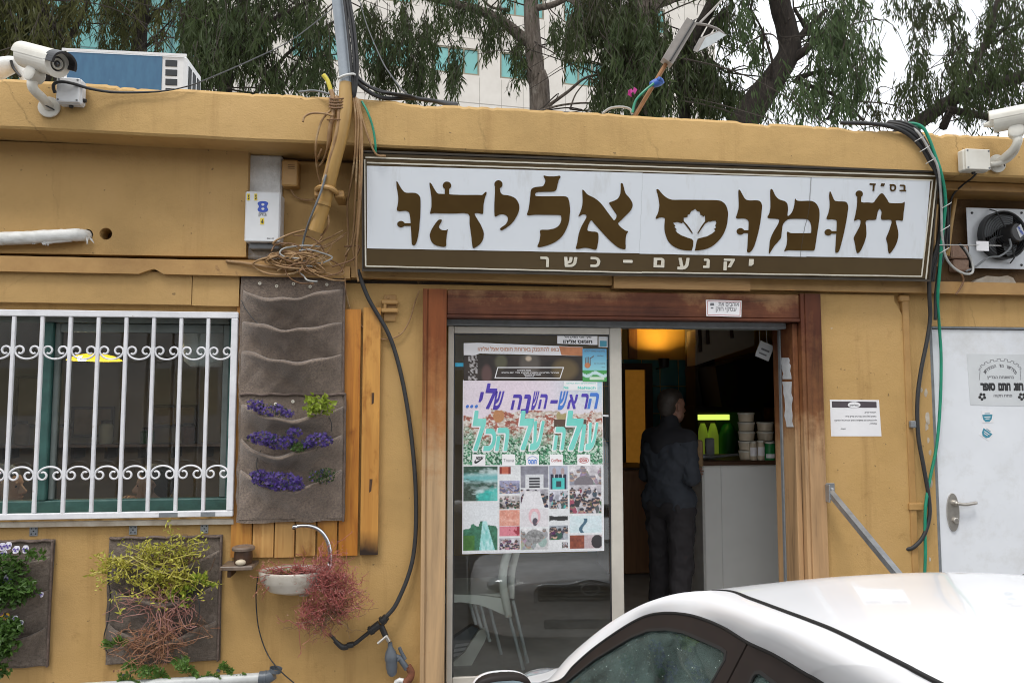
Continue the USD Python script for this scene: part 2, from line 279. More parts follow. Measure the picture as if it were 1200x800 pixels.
mat('black_rubber', (.022, .022, .023), (.03, .03, .03), .55, 30, bump=.1)
mat('dull_grey', (.20, .21, .22), (.15, .16, .165), .5, 20)
mat('tan_wire', (.36, .22, .10), (.24, .13, .055), .6, 14, c3=(.5, .36, .2), s3=7, r3=(.55, .66))
mat('brown_wire', (.23, .12, .055), (.15, .075, .03), .6, 20)
mat('green_wire', (.01, .26, .15), (.01, .2, .12), .45, 12)
mat('grey_wire', (.45, .45, .43), (.3, .3, .29), .5, 18)
mat('yellow_plastic', (.72, .62, .08), (.6, .5, .05), .45, 20)
mat('pole_grey', (.30, .33, .36), (.24, .27, .30), .45, 7, metallic=.4, bump=.1)
mat('bamboo', (.45, .28, .09), (.37, .21, .06), .45, 9, (1, 1, .4), c3=(.22, .12, .045), s3=12, r3=(.66, .75))
mat('cctv_white', (.68, .66, .59), (.6, .57, .5), .45, 8, c3=(.45, .38, .27), s3=10, r3=(.64, .74))
mat('box_white', (.66, .67, .68), (.6, .61, .62), .42, 7, c3=(.4, .37, .33), s3=9, r3=(.68, .8))
mat('hood_black', (.012, .012, .014), None, .35, 10)
mat('lens', (.02, .02, .025), None, .08, 10, coat=1)
mat('felt', (.285, .218, .168), (.18, .134, .10), .97, 5, c3=(.13, .10, .082), s3=85, r3=(.42, .66), bump=1.0, bscale=150, bdist=.007, sheen=.35)
mat('felt_wet', (.225, .178, .143), (.12, .092, .07), .95, 5, c3=(.10, .078, .06), s3=60, r3=(.45, .66), bump=1.0, bscale=140, bdist=.007, sheen=.2)
mat('felt_edge', (.20, .15, .125), (.12, .088, .072), .95, 30, bump=.6)
mat('soil', (.03, .02, .012), (.06, .04, .025), .95, 40, bump=.9)
mat('petal_violet', (.20, .09, .80), (.40, .25, .90), .55, 25, island=.7, trans=.25)
mat('petal_white', (.75, .74, .80), (.65, .63, .75), .5, 60, trans=.2)
mat('petal_purple', (.045, .02, .17), (.08, .04, .30), .5, 60)
mat('petal_yellow', (.80, .52, .03), (.7, .42, .02), .5, 60, trans=.2)
mat('leaf_fresh', (.135, .27, .05), (.09, .19, .035), .45, 30, island=.4, trans=.3)
mat('leaf_bright', (.22, .40, .07), (.15, .30, .05), .5, 30, island=.35, trans=.3)
mat('leaf_dark', (.07, .15, .035), (.045, .10, .025), .45, 30, island=.4, trans=.25)
mat('leaf_lime', (.46, .56, .07), (.34, .46, .05), .45, 40, island=.25, trans=.3)
mat('leaf_yellow', (.72, .66, .11), (.54, .55, .07), .5, 9, island=.3, trans=.25)
mat('stem_yellow', (.74, .66, .14), (.55, .47, .09), .5, 30, island=.3)
mat('stem_brown', (.22, .12, .06), (.14, .075, .04), .6, 30, island=.35)
mat('stem_pink', (.62, .32, .26), (.46, .20, .16), .55, 30, island=.4)
mat('dry_leaf', (.50, .28, .13), (.34, .13, .08), .7, 14, island=.5)
mat('stem_red', (.66, .19, .16), (.48, .12, .105), .5, 30, island=.45)
mat('stem_rust', (.66, .34, .18), (.48, .21, .11), .55, 30, island=.4)
mat('ceramic', (.52, .48, .42), (.40, .36, .30), .35, 5, c3=(.24, .18, .12), s3=9, r3=(.52, .72), coat=.25)
mat('pvc', (.55, .56, .55), (.42, .43, .42), .45, 9, c3=(.3, .29, .26), s3=7, r3=(.6, .7))
mat('pvc_grey', (.10, .115, .135), (.07, .083, .098), .4, 14)
mat('rust_pipe', (.22, .075, .035), (.13, .045, .02), .7, 30, bump=.4)
mat('wrap_white', (.70, .70, .68), (.6, .6, .57), .5, 20, c3=(.4, .38, .33), s3=9, r3=(.6, .72), bump=.4, bscale=40, bdist=.006)
mat('ac_blue', (.025, .095, .19), (.035, .125, .225), .4, 9, (3, 3, 1), c3=(.25, .35, .42), s3=18, r3=(.66, .78))
mat('ac_dark', (.012, .015, .018), None, .5, 9)
mat('paper', (.78, .77, .78), (.74, .73, .74), .6, 6)
mat('paper_grey', (.60, .62, .63), (.55, .57, .58), .6, 6)
mat('ink', (.02, .02, .022), (.03, .03, .03), .6, 20)
mat('ink_grey', (.16, .16, .17), None, .6, 20)
mat('ink_blue', (.03, .08, .42), (.03, .07, .36), .5, 20)
mat('ink_teal', (.06, .27, .36), (.05, .22, .3), .5, 20)
mat('ink_violet', (.055, .03, .30), (.09, .06, .42), .5, 6)
mat('ink_sky', (.06, .22, .58), (.05, .12, .50), .5, 6)
mat('ink_turq', (.14, .56, .49), (.22, .62, .54), .5, 5)
mat('ink_red', (.45, .05, .05), None, .5, 20)
mat('ink_orange', (.55, .22, .10), None, .5, 20)
mat('sticker_yellow', (.75, .58, .05), None, .5, 20)
mat('notice_head', (.075, .06, .07), None, .5, 20)
mat('cyan_tape', (.04, .36, .55), None, .4, 20)
mat('tape_clear', (.62, .63, .64), None, .3, 20)
print_mat('print_sheet', .55, .05); 
pane('window_pane', (.90, .93, .92), 1.75); pane('door_pane', (.92, .95, .95), 1.65); pane('car_pane', (.92, .97, .95), 1.4)
MATS['car_side_pane'] = usdkit.material(stage, '/World/Looks/car_side_pane', {'f': ('fresnel', dict(IOR=1.95)), 't': ('transparent_bsdf', dict(color=(.80, .92, .87))), 'g': ('glossy_bsdf', dict(roughness=.02)), 'm': ('mix_closure', {}), 'd': ('diffuse_bsdf', dict(color=(.30, .40, .37))),
    'q': ('geometry', {}), 'n': ('noise_texture', dict(scale=6, detail=8.0, roughness=.75)), 'r': ('rgb_ramp', dict(ramp=[(.38, (.01,)*3), (.68, (.11,)*3)])), 'x': ('mix_closure', {})}, [('q.position', 'n.vector'), ('n.fac', 'r.fac'), ('r.color', 'x.fac'), ('f.fac', 'm.fac'), ('t.BSDF', 'm.closure1'), ('g.BSDF', 'm.closure2'), ('m.closure', 'x.closure1'), ('d.BSDF', 'x.closure2')], surface='x.closure')
mat('mirror_tint', (.30, .38, .42), None, .06, 9, metallic=1)
mat('car_white', (.82, .82, .83), (.80, .80, .815), .4, 1.2, coat=.8, spec=.3)
mat('car_black', (.022, .016, .014), (.017, .013, .012), .55, 8, spec=.22)
mat('car_rubber', (.010, .010, .010), None, .6, 20)
mat('car_seat', (.42, .32, .22), (.34, .25, .17), .85, 12, bump=.2)
mat('car_dash', (.03, .03, .032), None, .6, 20)
mat('asphalt', (.075, .075, .075), (.055, .055, .056), .85, 30, c3=(.10, .098, .092), s3=1.2, r3=(.5, .65), bump=.6, bscale=160, bdist=.01)
mat('paving', (.28, .27, .255), (.22, .21, .20), .85, 12, c3=(.18, .17, .16), s3=2, r3=(.55, .7), bump=.5, bscale=80)
mat('room_wall', (.40, .31, .22), (.33, .25, .17), .8, 3)
mat('room_ochre', (.62, .40, .09), (.55, .34, .07), .7, 2)
mat('pale_casing', (.55, .47, .36), (.48, .41, .31), .7, 3)
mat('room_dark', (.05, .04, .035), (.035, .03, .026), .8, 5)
mat('room_floor', (.50, .47, .43), (.40, .37, .33), .5, 6)
mat('teal_tile', (.06, .24, .29), (.045, .19, .24), .25, 6, coat=.4)
mat('wood_dark', (.07, .032, .014), (.045, .02, .009), .5, 4, (2, 2, 14))
mat('wood_mid', (.30, .15, .065), (.21, .10, .045), .5, 4, (12, 12, 1))
mat('amber_glass', (.45, .20, .03), (.35, .14, .02), .3, 12, emit=((1.0, .42, .05), .10))
mat('counter_grey', (.78, .79, .77), (.72, .73, .71), .42, 2)
mat('counter_edge', (.6, .6, .58), None, .5, 9)
mat('tub_cream', (.58, .50, .38), (.5, .42, .3), .45, 14)
mat('tub_lid', (.62, .60, .53), None, .35, 14)
mat('green_plastic', (.02, .22, .06), (.015, .17, .045), .35, 10)
mat('lime_glow', (.45, .60, .06), (.35, .5, .05), .5, 5, emit=((.55, .75, .08), .09))
mat('cooler_light', (.8, .8, .4), None, .5, 5, emit=((.75, .95, .15), .9))
mat('cooler_in', (.10, .28, .08), None, .5, 5)
mat('lamp_yellow', (.8, .6, .1), None, .5, 5, emit=((1.0, .66, .03), 1.6))
mat('lamp_white', (.8, .8, .7), None, .5, 5, emit=((1.0, .80, .50), 800.0))
mat('lamp_warm', (.8, .6, .2), None, .5, 5, emit=((1.0, .60, .16), 800.0))
mat('shade_white', (.86, .92, .94), (.80, .86, .88), .4, 8)
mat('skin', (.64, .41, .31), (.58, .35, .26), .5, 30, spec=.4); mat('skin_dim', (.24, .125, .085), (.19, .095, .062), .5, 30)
mat('cap_blue', (.11, .13, .17), (.08, .095, .13), .8, 20)
mat('hair_dark', (.022, .016, .012), (.04, .03, .022), .6, 90, bump=.6, bscale=200, bdist=.004)
mat('jacket_navy', (.026, .031, .041), (.017, .021, .028), .85, 10, bump=.4, bscale=30, bdist=.01); mat('jacket_yoke', (.010, .010, .013), None, .9, 10)
mat('trouser_black', (.016, .014, .016), (.011, .009, .011), .85, 10, bump=.4, bscale=30, bdist=.01)
mat('jersey_violet', (.09, .06, .34), (.06, .04, .24), .8, 14); mat('shirt_grey', (.09, .085, .085), (.06, .055, .055), .85, 14); mat('shirt_white', (.6, .6, .62), None, .8, 14)
mat('chair_cream', (.86, .85, .76), (.80, .79, .70), .4, 8); mat('chair_leg', (.75, .78, .77), None, .4, 8, metallic=.3)
mat('bag_tan', (.35, .23, .12), (.26, .17, .085), .8, 12)
mat('cladding', (.66, .62, .56), (.60, .56, .50), .6, 1.2, c3=(.5, .46, .41), s3=.5, r3=(.6, .75), stretch3=(1, 1, .3))
mat('cladding_joint', (.36, .33, .29), None, .8, 2)
mat('office_glass', (.17, .44, .41), (.12, .35, .33), .12, .25, coat=.6)
mat('office_frame', (.27, .24, .17), None, .6, 2)
mat('curtain_glass', (.10, .33, .31), (.07, .24, .23), .1, .2, coat=.8)
mat('curtain_bar', (.06, .16, .16), None, .5, 2)
mat('bark_grey', (.24, .20, .165), (.11, .085, .065), .9, 5, (6, 6, 1), c3=(.30, .265, .225), s3=3, r3=(.55, .64), bump=1, bscale=9, bdist=.05)
mat('bark_dark', (.05, .037, .028), (.024, .018, .014), .9, 6, (6, 6, 1), c3=(.11, .09, .07), s3=4, r3=(.58, .7), bump=1, bscale=9, bdist=.05)
mat('twig', (.055, .042, .032), (.035, .027, .02), .9, 20)
mat('gum_leaf', (.19, .255, .090), (.11, .165, .062), .45, 1.1, c3=(.12, .125, .05), s3=.7, r3=(.48, .64), island=.65, trans=.5, spec=.22)
mat('gum_leaf_olive', (.31, .31, .10), (.19, .21, .072), .45, 1.4, c3=(.17, .125, .055), s3=1.1, r3=(.55, .68), island=.65, trans=.5, spec=.22)
mat('gum_leaf_bright', (.21, .31, .125), (.13, .20, .08), .5, 1.4, island=.6, trans=.5, spec=.22)
mat('flood_pole', (.30, .27, .245), (.22, .20, .18), .6, 9); mat('stick_wood', (.30, .14, .05), (.22, .10, .035), .7, 12)
mat('flood_glass', (.50, .53, .53), (.4, .43, .43), .15, 14, coat=.8); mat('tape_blue', (.02, .10, .42), None, .45, 14)
mat('brick_red', (.40, .25, .18), (.46, .31, .23), .9, 9, bump=.6)
mat('holly_pink', (.45, .03, .25), None, .5, 9)
mat('opposite_wall', (.36, .34, .32), (.28, .265, .25), .85, .6)
MATS['water_drop'] = usdkit.material(stage, '/World/Looks/water_drop', {'p': ('glass_bsdf', dict(IOR=1.33, color=(.95, .97, .97)))}, [], surface='p.BSDF')
mat('license_white', (.7, .7, .68), None, .4, 9); mat('headlamp', (.5, .52, .54), (.3, .32, .34), .1, 9, metallic=.5, coat=1); mat('tail_red', (.3, .01, .01), None, .2, 9, coat=1)

# ================================================================== setting
g = MB(); g.add([[-150, -160, -.15], [150, -160, -.15], [150, 140, -.15], [-150, 140, -.15]], [[0, 1, 2, 3]]); build('ground', g, 'asphalt', kind='structure')
g = MB().box(-9, 9, -.95, -.02, -.3, -.03, .02); build('pavement', g, 'paving', kind='structure')

# ================================================================== the restaurant
X0, X1 = -6.5, 8.5
B = thing('restaurant_building', 'low ochre plastered restaurant building with flat roof slab', 'building', (1.2, 0, -.15))
WIN = sbox(-3.75, 1.03, -1.13, 2.17); DOOR = sbox(.10, -.16, 2.27, 2.17); BACKDOOR = sbox(3.17, -.16, 4.15, 2.145)
EX, EZ = V3(1, 0, 0), V3(0, 0, 1)
wall = sbox(X0, -.16, X1, 2.36).difference(unary_union([WIN, DOOR, BACKDOOR]))
def wallgrid(poly, y0, y1):
    return MB().poly(poly, (0, y0, 0), EX, EZ, y1-y0)
build('front_wall', wallgrid(wall, 0, .2), 'plaster', B)
# band between the ledge and the roof slab: recessed, with the fan opening
FAN = Point(W(1170, 277, .06)[0], W(1170, 277, .06)[2]).buffer(.2)
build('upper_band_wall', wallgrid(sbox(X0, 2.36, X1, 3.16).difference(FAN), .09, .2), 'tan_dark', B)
# smooth boarded panel over the window
xr = W(290, 230, -.02)[0]
holes = [Point(*W(102, 275, -.02)[[0, 2]]).buffer(.032), Point(*W(124, 274, -.02)[[0, 2]]).buffer(.034)]
pan = Polygon([(X0, 2.475), (xr, 2.50), (xr, 3.13), (X0, 3.13)]).difference(unary_union(holes))
build('upper_panel', wallgrid(pan, -.02, .088), 'plaster_board', B)
hb = MB()
for h in holes: hb.lathe([(.0, 0), (.04, 0), (.04, .02)], (h.centroid.x, .10, h.centroid.y), (0, -1, 0), 14)
build('hole_lining', hb, 'hood_black', B)
# strip above the window, undercut
st = MB().poly(Polygon([(X0, 2.225), (-1.345, 2.215), (-1.345, 2.40), (X0, 2.40)]), (0, -.045, 0), EX, EZ, .044)
build('window_head_board', st, 'plaster_board', B)
st = MB().poly(Polygon([(-1.341, 2.212), (-1.085, 2.21), (-1.085, 2.40), (-1.341, 2.40)]), (0, -.043, 0), EX, EZ, .042)
build('window_head_board', st, 'plaster_board', B)
# ledge boards
def board(pts, yf, yb, matn):
    g = Polygon(pts); return MB().poly(g, (0, yf, 0), EX, EZ, yb-yf)
bite0, bite1 = W(163, 316, -.07)[0], W(192, 321, -.07)[0]; zl = W(175, 322, -.07)[2]
left = [(X0, 2.39), (bite0, 2.382), (bite0+.03, 2.395), (bite0+.07, 2.409), (bite1-.05, 2.412), (bite1, 2.383), (-.46, 2.376), (-.46, 2.445), (-1.0, 2.472), (-1.35, 2.468), (X0, 2.475)]
build('ledge_board', board(left, -.075, -.001, 0), 'tan_paint', B)
xs = [W(p, 330, -.07)[0] for p in (424, 718, 878)]
build('ledge_board', board([(-.455, 2.385), (xs[1], 2.365), (xs[1], 2.452), (.3, 2.47), (.05, 2.458), (-.455, 2.47)], -.06, -.001, 0), 'tan_paint', B)
build('ledge_board', board([(xs[1]+.004, 2.345), (xs[2], 2.342), (xs[2], 2.432), (xs[1]+.004, 2.445)], -.085, -.001, 0), 'nailed_board', B)
build('ledge_board', board([(xs[2]+.004, 2.352), (X1, 2.335), (X1, 2.425), (2.95, 2.424), (2.6, 2.445), (xs[2]+.004, 2.44)], -.06, -.001, 0), 'tan_paint', B)
# top of the wall behind the ledge
build('ledge_fill', MB().box(X0, X1, -.001+.002, .089, 2.361, 2.38), 'grime', B)
# roof slab, its face and top worn uneven
def slabface():
    xs_ = np.unique(np.r_[np.arange(X0, X1, .018), X1]); n = len(xs_)
    zt = 3.405-.0158*(xs_+2.3)+.006*(meshkit.fbm(np.c_[xs_*6, xs_*0, xs_*0], 4, 3)-.5)*2-.010*np.clip((meshkit.noise(np.c_[xs_*9, xs_*0+4, xs_*0], 5)-.72)*14, 0, 1)-.006*np.clip((meshkit.noise(np.c_[xs_*23, xs_*0+4, xs_*0], 6)-.75)*14, 0, 1)
    zb = 3.128-.0125*(xs_+2.3)+.006*(meshkit.fbm(np.c_[xs_*3, xs_*0+9, xs_*0], 3, 8)-.5)
    yf = -.25+.012*(meshkit.fbm(np.c_[xs_*1.5, xs_*0, xs_*0+2], 3, 4)-.5)
    prof = []   # around the section: back bottom, front bottom, front, front top, roof top
    c = .012
    for k, (yy, zz) in enumerate([(.25+0*yf, zb+.02), (yf+c, zb), (yf, zb+c), (yf-.004, (zb+zt)/2), (yf+.002, zt-c*1.6), (yf+c*1.3, zt), (.25+0*yf, zt-.0)]):
        prof.append(np.c_[xs_, yy, zz])
    v = np.vstack(prof); f = []
    for k in range(len(prof)-1):
        i = np.arange(n-1)+k*n; f.append(np.stack([i, i+1, i+1+n, i+n], 1))
    return MB().add(v, np.vstack(f))
build('roof_slab_edge', slabface(), 'plaster_parapet', B, smooth=22)
build('roof_slab', MB().box(X0, X1, .24, 6.2, 3.0, 3.22), 'concrete', B)
build('soffit_strip', MB().box(2.95, X1, -.12, .085, 3.0, 3.055, .004), 'tan_paint', B)
# room shell
rm = MB(); rm.box(X0, X0+.2, .2, 6.2, -.15, 3.0); rm.box(X1-.2, X1, .2, 6.2, -.15, 3.0); rm.box(X0+.2, X1-.2, 6.0, 6.2, -.15, 3.0)
build('outer_wall', rm, 'plaster', B)
build('floor', MB().box(X0+.2, X1-.2, .2, 6.0, -.15, 0), 'room_floor', B)
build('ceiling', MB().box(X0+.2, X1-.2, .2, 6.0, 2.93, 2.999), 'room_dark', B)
build('partition_wall', MB().box(-.15, -.05, .2, 4.4, 0, 2.93), 'room_wall', B)
build('dining_room_wall', MB().box(X0+.2, -.15, 4.3, 4.4, 0, 2.93), 'room_wall', B)
build('threshold', MB().box(.118, 2.256, -.05, .2, -.15, .02, .008), 'concrete', B)
# rear wall of the take-away room: tiles below, ochre paint above
YB = 3.7
build('kitchen_wall', MB().box(-.05, 5.2, YB, YB+.1, 0, 2.93), 'room_ochre', B)
zt = W(770, 421, YB)[2]; tx0, tx1 = W(733, 450, YB)[0]-.45, W(816, 450, YB)[0]
nx, nz = 6, 7; tw = (tx1-tx0)/nx; th = zt/nz
dx0, dx1 = W(731, 500, YB-.05)[0], W(759, 500, YB-.05)[0]; dz = W(745, 433, YB-.05)[2]
for i in range(nx):
    for k in range(nz):
        a, b, c, d = tx0+i*tw+.004, tx0+(i+1)*tw-.004, k*th+.004, (k+1)*th-.004
        build('tile', MB().box(a, b, YB-.012, YB-.002, c, d, .003), 'teal_tile', B)
kd = build('kitchen_door', MB().box(dx0-.06, dx0+.02, YB-.06, YB-.014, 0, dz+.07).box(dx1-.02, dx1+.06, YB-.06, YB-.014, 0, dz+.07).box(dx0+.02, dx1-.02, YB-.06, YB-.014, dz, dz+.07).box(dx0+.02, dx1-.02, YB-.055, YB-.016, 0, .95), 'wood_dark', B)
build('glass_panel', MB().box(dx0+.025, dx1-.025, YB-.04, YB-.03, .955, dz-.003), 'amber_glass', kd)
# pale sloping duct casing under the ceiling, to the right
pz = [W(815, 386, 2.9), W(884, 386, 2.9), W(884, 405, 2.9), W(815, 428, 2.9)]
build('duct_casing', MB().poly(Polygon([(p[0], p[2]) for p in pz]+[]), (0, 2.9, 0), EX, EZ, .25), 'pale_casing', B)
hx0, hx1 = W(842, 420, 2.7)[0], W(935, 420, 2.7)[0]
build('extractor_hood', MB().poly(Polygon([(W(838, 425, 2.7)[0], W(0, 425, 2.7)[2]), (hx1, W(0, 398, 2.7)[2]), (hx1, W(0, 480, 2.7)[2]), (W(846, 478, 2.7)[0], W(0, 478, 2.7)[2])]), (0, 2.7, 0), EX, EZ, .9), 'hood_black', B)
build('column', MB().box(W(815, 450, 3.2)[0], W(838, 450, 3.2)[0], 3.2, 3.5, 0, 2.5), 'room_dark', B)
# concrete pier and rough patch to the left of the sign, rough masonry to its right
x0, x1 = W(291, 200, .04)[0], W(331, 200, .04)[0]
build('concrete_pier', MB().box(x0, x1, .03, .089, 2.5, 3.12, .01), 'concrete', B)
build('rough_fill', MB().box(x1-.3, -.35, .06, .0895, 2.38, 3.1, .01), 'plaster_board', B)
bx0, bx1 = W(1112, 300, .04)[0], W(1136, 300, .04)[0]
for (a, b, c, d) in [(1113, 1134, 288, 303), (1116, 1138, 305, 318)]:
    p, q = W(a, d, .05), W(b, c, .05); build('brick', MB().box(p[0], q[0], .03, .088, p[2], q[2], .008), 'brick_red', B)
p, q = W(1140, 332, .03), W(1193, 318, .03)
pl = [(p[0], p[2]), (q[0], p[2]+.01), (q[0]-.02, p[2]+.045), (q[0]-.06, p[2]+.06), (q[0]-.12, p[2]+.05), (p[0]+.12, p[2]+.055), (p[0]+.05, p[2]+.03)]
build('broken_plaster', MB().poly(Polygon(pl), (0, .05, 0), EX, EZ, .038), 'white_wood_chip', B)
# smooth panel to the right of the door, with its missing corner
pA, pB = W(959, 500, -.02)[0]+.01, W(1063, 500, -.02)[0]
build('side_panel', MB().poly(Polygon([(pA, -.15), (pB, -.15), (pB, 2.20), (pB-.03, 2.26), (pB-.055, 2.30), (pB-.055, 2.338), (pA, 2.338)]), (0, -.022, 0), EX, EZ, .0215), 'plaster', B)

# ------------------------------------------------------------------ timber door surround
D = thing('timber_door_frame', 'reddish brown weathered timber door frame around the shop entrance', 'door frame', (1.18, -.03, -.15))
def post(x0, x1, y0, y1, z0, z1, grooves, matn, name='post'):
    g = sbox(x0, y0, x1, y1); cut = [sbox(x-.004, y0-.01, x+.004, y0+.008) for x in grooves]
    g = g.difference(unary_union(cut)) if cut else g
    m = trimesh.creation.extrude_polygon(g.buffer(-.004).buffer(.004), z1-z0, engine='earcut'); v = np.array(m.vertices); v[:, 2] += z0
    return MB().add(v, m.faces)
build('post', post(-.040, .098, -.07, -.001, -.15, 2.325, [-.012], ''), 'post_left_wood', D)
build('post', post(2.272, 2.405, -.075, -.001, -.15, 2.33, [2.298], ''), 'post_right_wood', D)
build('jamb', MB().box(2.236, 2.2695, -.035, .24, -.1, 2.1525, .004), 'post_right_wood', D)
build('jamb', MB().box(.065, .0985, .001, .12, -.1, 2.165, .004), 'post_left_wood', D)
build('lintel', MB().box(.099, 2.271, -.062, .10, 2.175, 2.325, .006), 'lintel_wood', D)
build('lintel_lip', MB().box(.0995, 2.2705, -.072, .02, 2.155, 2.1735, .004), 'lintel_wood', D)
# flaking white strips stuck on the right jamb
sc = MB(); xj_ = 2.2352
for (ya, yb) in [(419, 444), (447, 500)]:
    pts = [(917+(ya-419)*.09+R.normal()*.4, ya)]+[(916+(t-419)*.075+R.normal()*.7, t) for t in np.linspace(ya, yb, 9)]+[(926+(t-419)*.05+R.normal()*.9, t) for t in np.linspace(yb, ya, 9)]
    g_ = Polygon([(lambda d: (CAM+(xj_-CAM[0])/d[0]*d)[1:3])(ray(*p)) for p in pts]).buffer(0)
    sc.poly(g_, (xj_-.0008+.0, 0, 0), (0, 1, 0), EZ, .0012)
build('old_tape', sc, 'tape_clear', D)

# ------------------------------------------------------------------ sliding glass door
GY = .05
S = thing('sliding_glass_door', 'sliding glass door in a beige aluminium frame covered with posters', 'door', (.6, GY, 0))
gx0, gx1 = W(524, 550, GY)[0], W(729, 550, GY)[0]; xl, xr2 = W(531, 550, GY)[0], W(715, 550, GY)[0]
build('stile', MB().box(gx0, xl, GY-.02, GY+.03, .02, 2.118, .004), 'alu_beige', S)
build('stile', MB().box(xr2, gx1, GY-.02, GY+.03, .02, 2.118, .004), 'alu_beige', S)
build('top_rail', MB().box(xl+.001, xr2-.001, GY-.018, GY+.028, 2.075, 2.116, .004), 'alu_beige', S)
build('bottom_rail', MB().box(xl+.001, xr2-.001, GY-.018, GY+.028, .02, .078, .004), 'alu_beige', S)
build('glass', MB().box(xl-.004, xr2+.004, GY-.003, GY+.003, .074, 2.079), 'door_pane', S)
build('gasket', MB().box(xl+.0005, xl+.008, GY-.012, GY-.004, .079, 2.074).box(xr2-.008, xr2-.0005, GY-.012, GY-.004, .079, 2.074).box(xl+.008, xr2-.008, GY-.012, GY-.004, 2.066, 2.0745), 'black_rubber', S)
T = build('door_track', MB().box(.0985+.001, 2.224, .02, .14, 2.12, 2.1745, .004).box(2.226, 2.2355, .12, .15, 0.02, 2.119, .003), 'dull_grey', B)

# ------------------------------------------------------------------ window with its green frame
Wn = thing('green_window', 'wide window in worn dark green frame behind the white grille', 'window', (-2.4, .12, 1.03))
WY = .10
mx = W(52, 500, WY)[0]; rx = W(269, 500, WY)[0]
build('frame', MB().box(-3.75, -1.131, WY-.02, WY+.06, 1.031, W(100, 586, WY-.02)[2], .005), 'teal_paint', Wn)
build('frame', MB().box(rx-.01, -1.131, WY-.019, WY+.06, W(100, 586, WY-.02)[2]+.002, 2.168, .005), 'teal_paint', Wn)
build('frame', MB().box(-3.75, rx-.012, WY-.018, WY+.06, W(100, 378, WY)[2], 2.168, .005), 'grey_green', Wn)
build('mullion', MB().box(mx-.035, mx+.03, WY-.022, WY+.055, W(100, 586, WY-.02)[2]+.001, W(100, 378, WY)[2]-.001, .005), 'teal_paint', Wn)
zb, zt2 = W(100, 586, WY-.02)[2]+.003, W(100, 378, WY)[2]-.003
build('sash', MB().box(mx+.032, mx+.06, WY+.005, WY+.05, zb, zt2, .004).box(rx-.05, rx-.014, WY+.005, WY+.05, zb, zt2, .004).box(mx+.06, rx-.05, WY+.006, WY+.05, zt2-.05, zt2, .004), 'grey_green', Wn)
build('pane', MB().box(mx+.031, rx-.011, WY+.025, WY+.031, zb-.002, zt2+.002), 'window_pane', Wn)
build('pane', MB().box(-3.74, mx-.036, WY+.000, WY+.006, zb-.002, zt2+.002), 'window_pane', Wn)
build('sill', MB().poly(Polygon([(-3.75, .995), (-1.085, .985), (-1.085, 1.012), (-3.75, 1.018)]), (0, -.03, 0), EX, EZ, .029), 'white_wood_chip', Wn)

# ------------------------------------------------------------------ white wrought window grille
G = thing('window_grille', 'white painted iron window grille with scrolls between its bars', 'window grille', (-2.4, -.05, 1.02))
gy = -.055
gz0, gz1 = W(140, 607, gy)[2], W(140, 364, gy)[2]; gxr = W(276, 480, gy)[0]; fw_ = .036
build('frame_stile', MB().box(-3.8495, -3.814, gy-.0015, gy+.0285, gz0+.033, gz1-.036, .003), 'white_paint', G)
build('frame_rail', MB().box(-3.85, gxr, gy, gy+.03, gz1-.035, gz1, .003), 'white_paint', G)
build('frame_rail', MB().box(-3.85, gxr, gy, gy+.03, gz0, gz0+.032, .003), 'white_paint', G)
build('frame_stile', MB().box(gxr-fw_, gxr-.0005, gy-.0015, gy+.0285, gz0+.033, gz1-.036, .003), 'white_paint', G)
barpx = [240, 209.5, 176.5, 143.5, 110, 76.5, 43, 9.5]
bx = [W(p+.6, 480, gy)[0] for p in barpx]; step = (bx[0]-bx[-1])/(len(bx)-1)
bx = [x for x in (bx[0]-step*i for i in range(14)) if x > -3.79]
for x in bx: build('bar', MB().box(x-.0092, x+.0092, gy+.004, gy+.022, gz0+.033, gz1-.036, .002), 'white_paint', G)
edges = [gxr-fw_/2-.005]+bx
zu, zd = W(150, 411, gy)[2], W(150, 556, gy)[2]
def scroll(xa, xb, zc, sgn):
    """A bow between two bars whose ends curl inwards; sgn -1 hangs down."""
    h = (xb-xa)/2-.011; cx = (xa+xb)/2; pts = []
    rc = h*.37
    for s in (-1, 1):
        c = V3(cx+s*(h-rc*1.02), zc+.0)
        sp = [(c[0]+s*rc*k*math.cos(a), c[1]-sgn*rc*k*math.sin(a)) for a, k in [(0, 1), (.7, 1), (1.5, 1), (2.3, .98), (3.1, .93), (3.9, .85), (4.6, .75), (5.1, .55)]]
        arc = [(cx+s*h*math.cos(t), zc+sgn*h*.74*math.sin(t)) for t in np.linspace(math.pi/2, .12, 7)]
        run = arc+sp
        pts.append(run)
    line = pts[0][::-1]+pts[1][1:]
    p3 = [(a, gy+.013, b) for a, b in line]
    return MB().tube(p3, .0058, 6, True, 3)
for i in range(len(edges)-1):
    build('scroll', scroll(edges[i+1], edges[i], zu, -1), 'white_paint', G, smooth=True)
    build('scroll', scroll(edges[i+1], edges[i], zd, 1), 'white_paint', G, smooth=True)
for a, b in [(186, 208), (235, 252)]:
    p, q = W(a, 608, gy-.002), W(b, 603, gy-.002); build('bare_patch', MB().box(p[0], q[0], gy-.0015, gy+.001, gz0+.002, gz0+.026), 'galvanised', G)

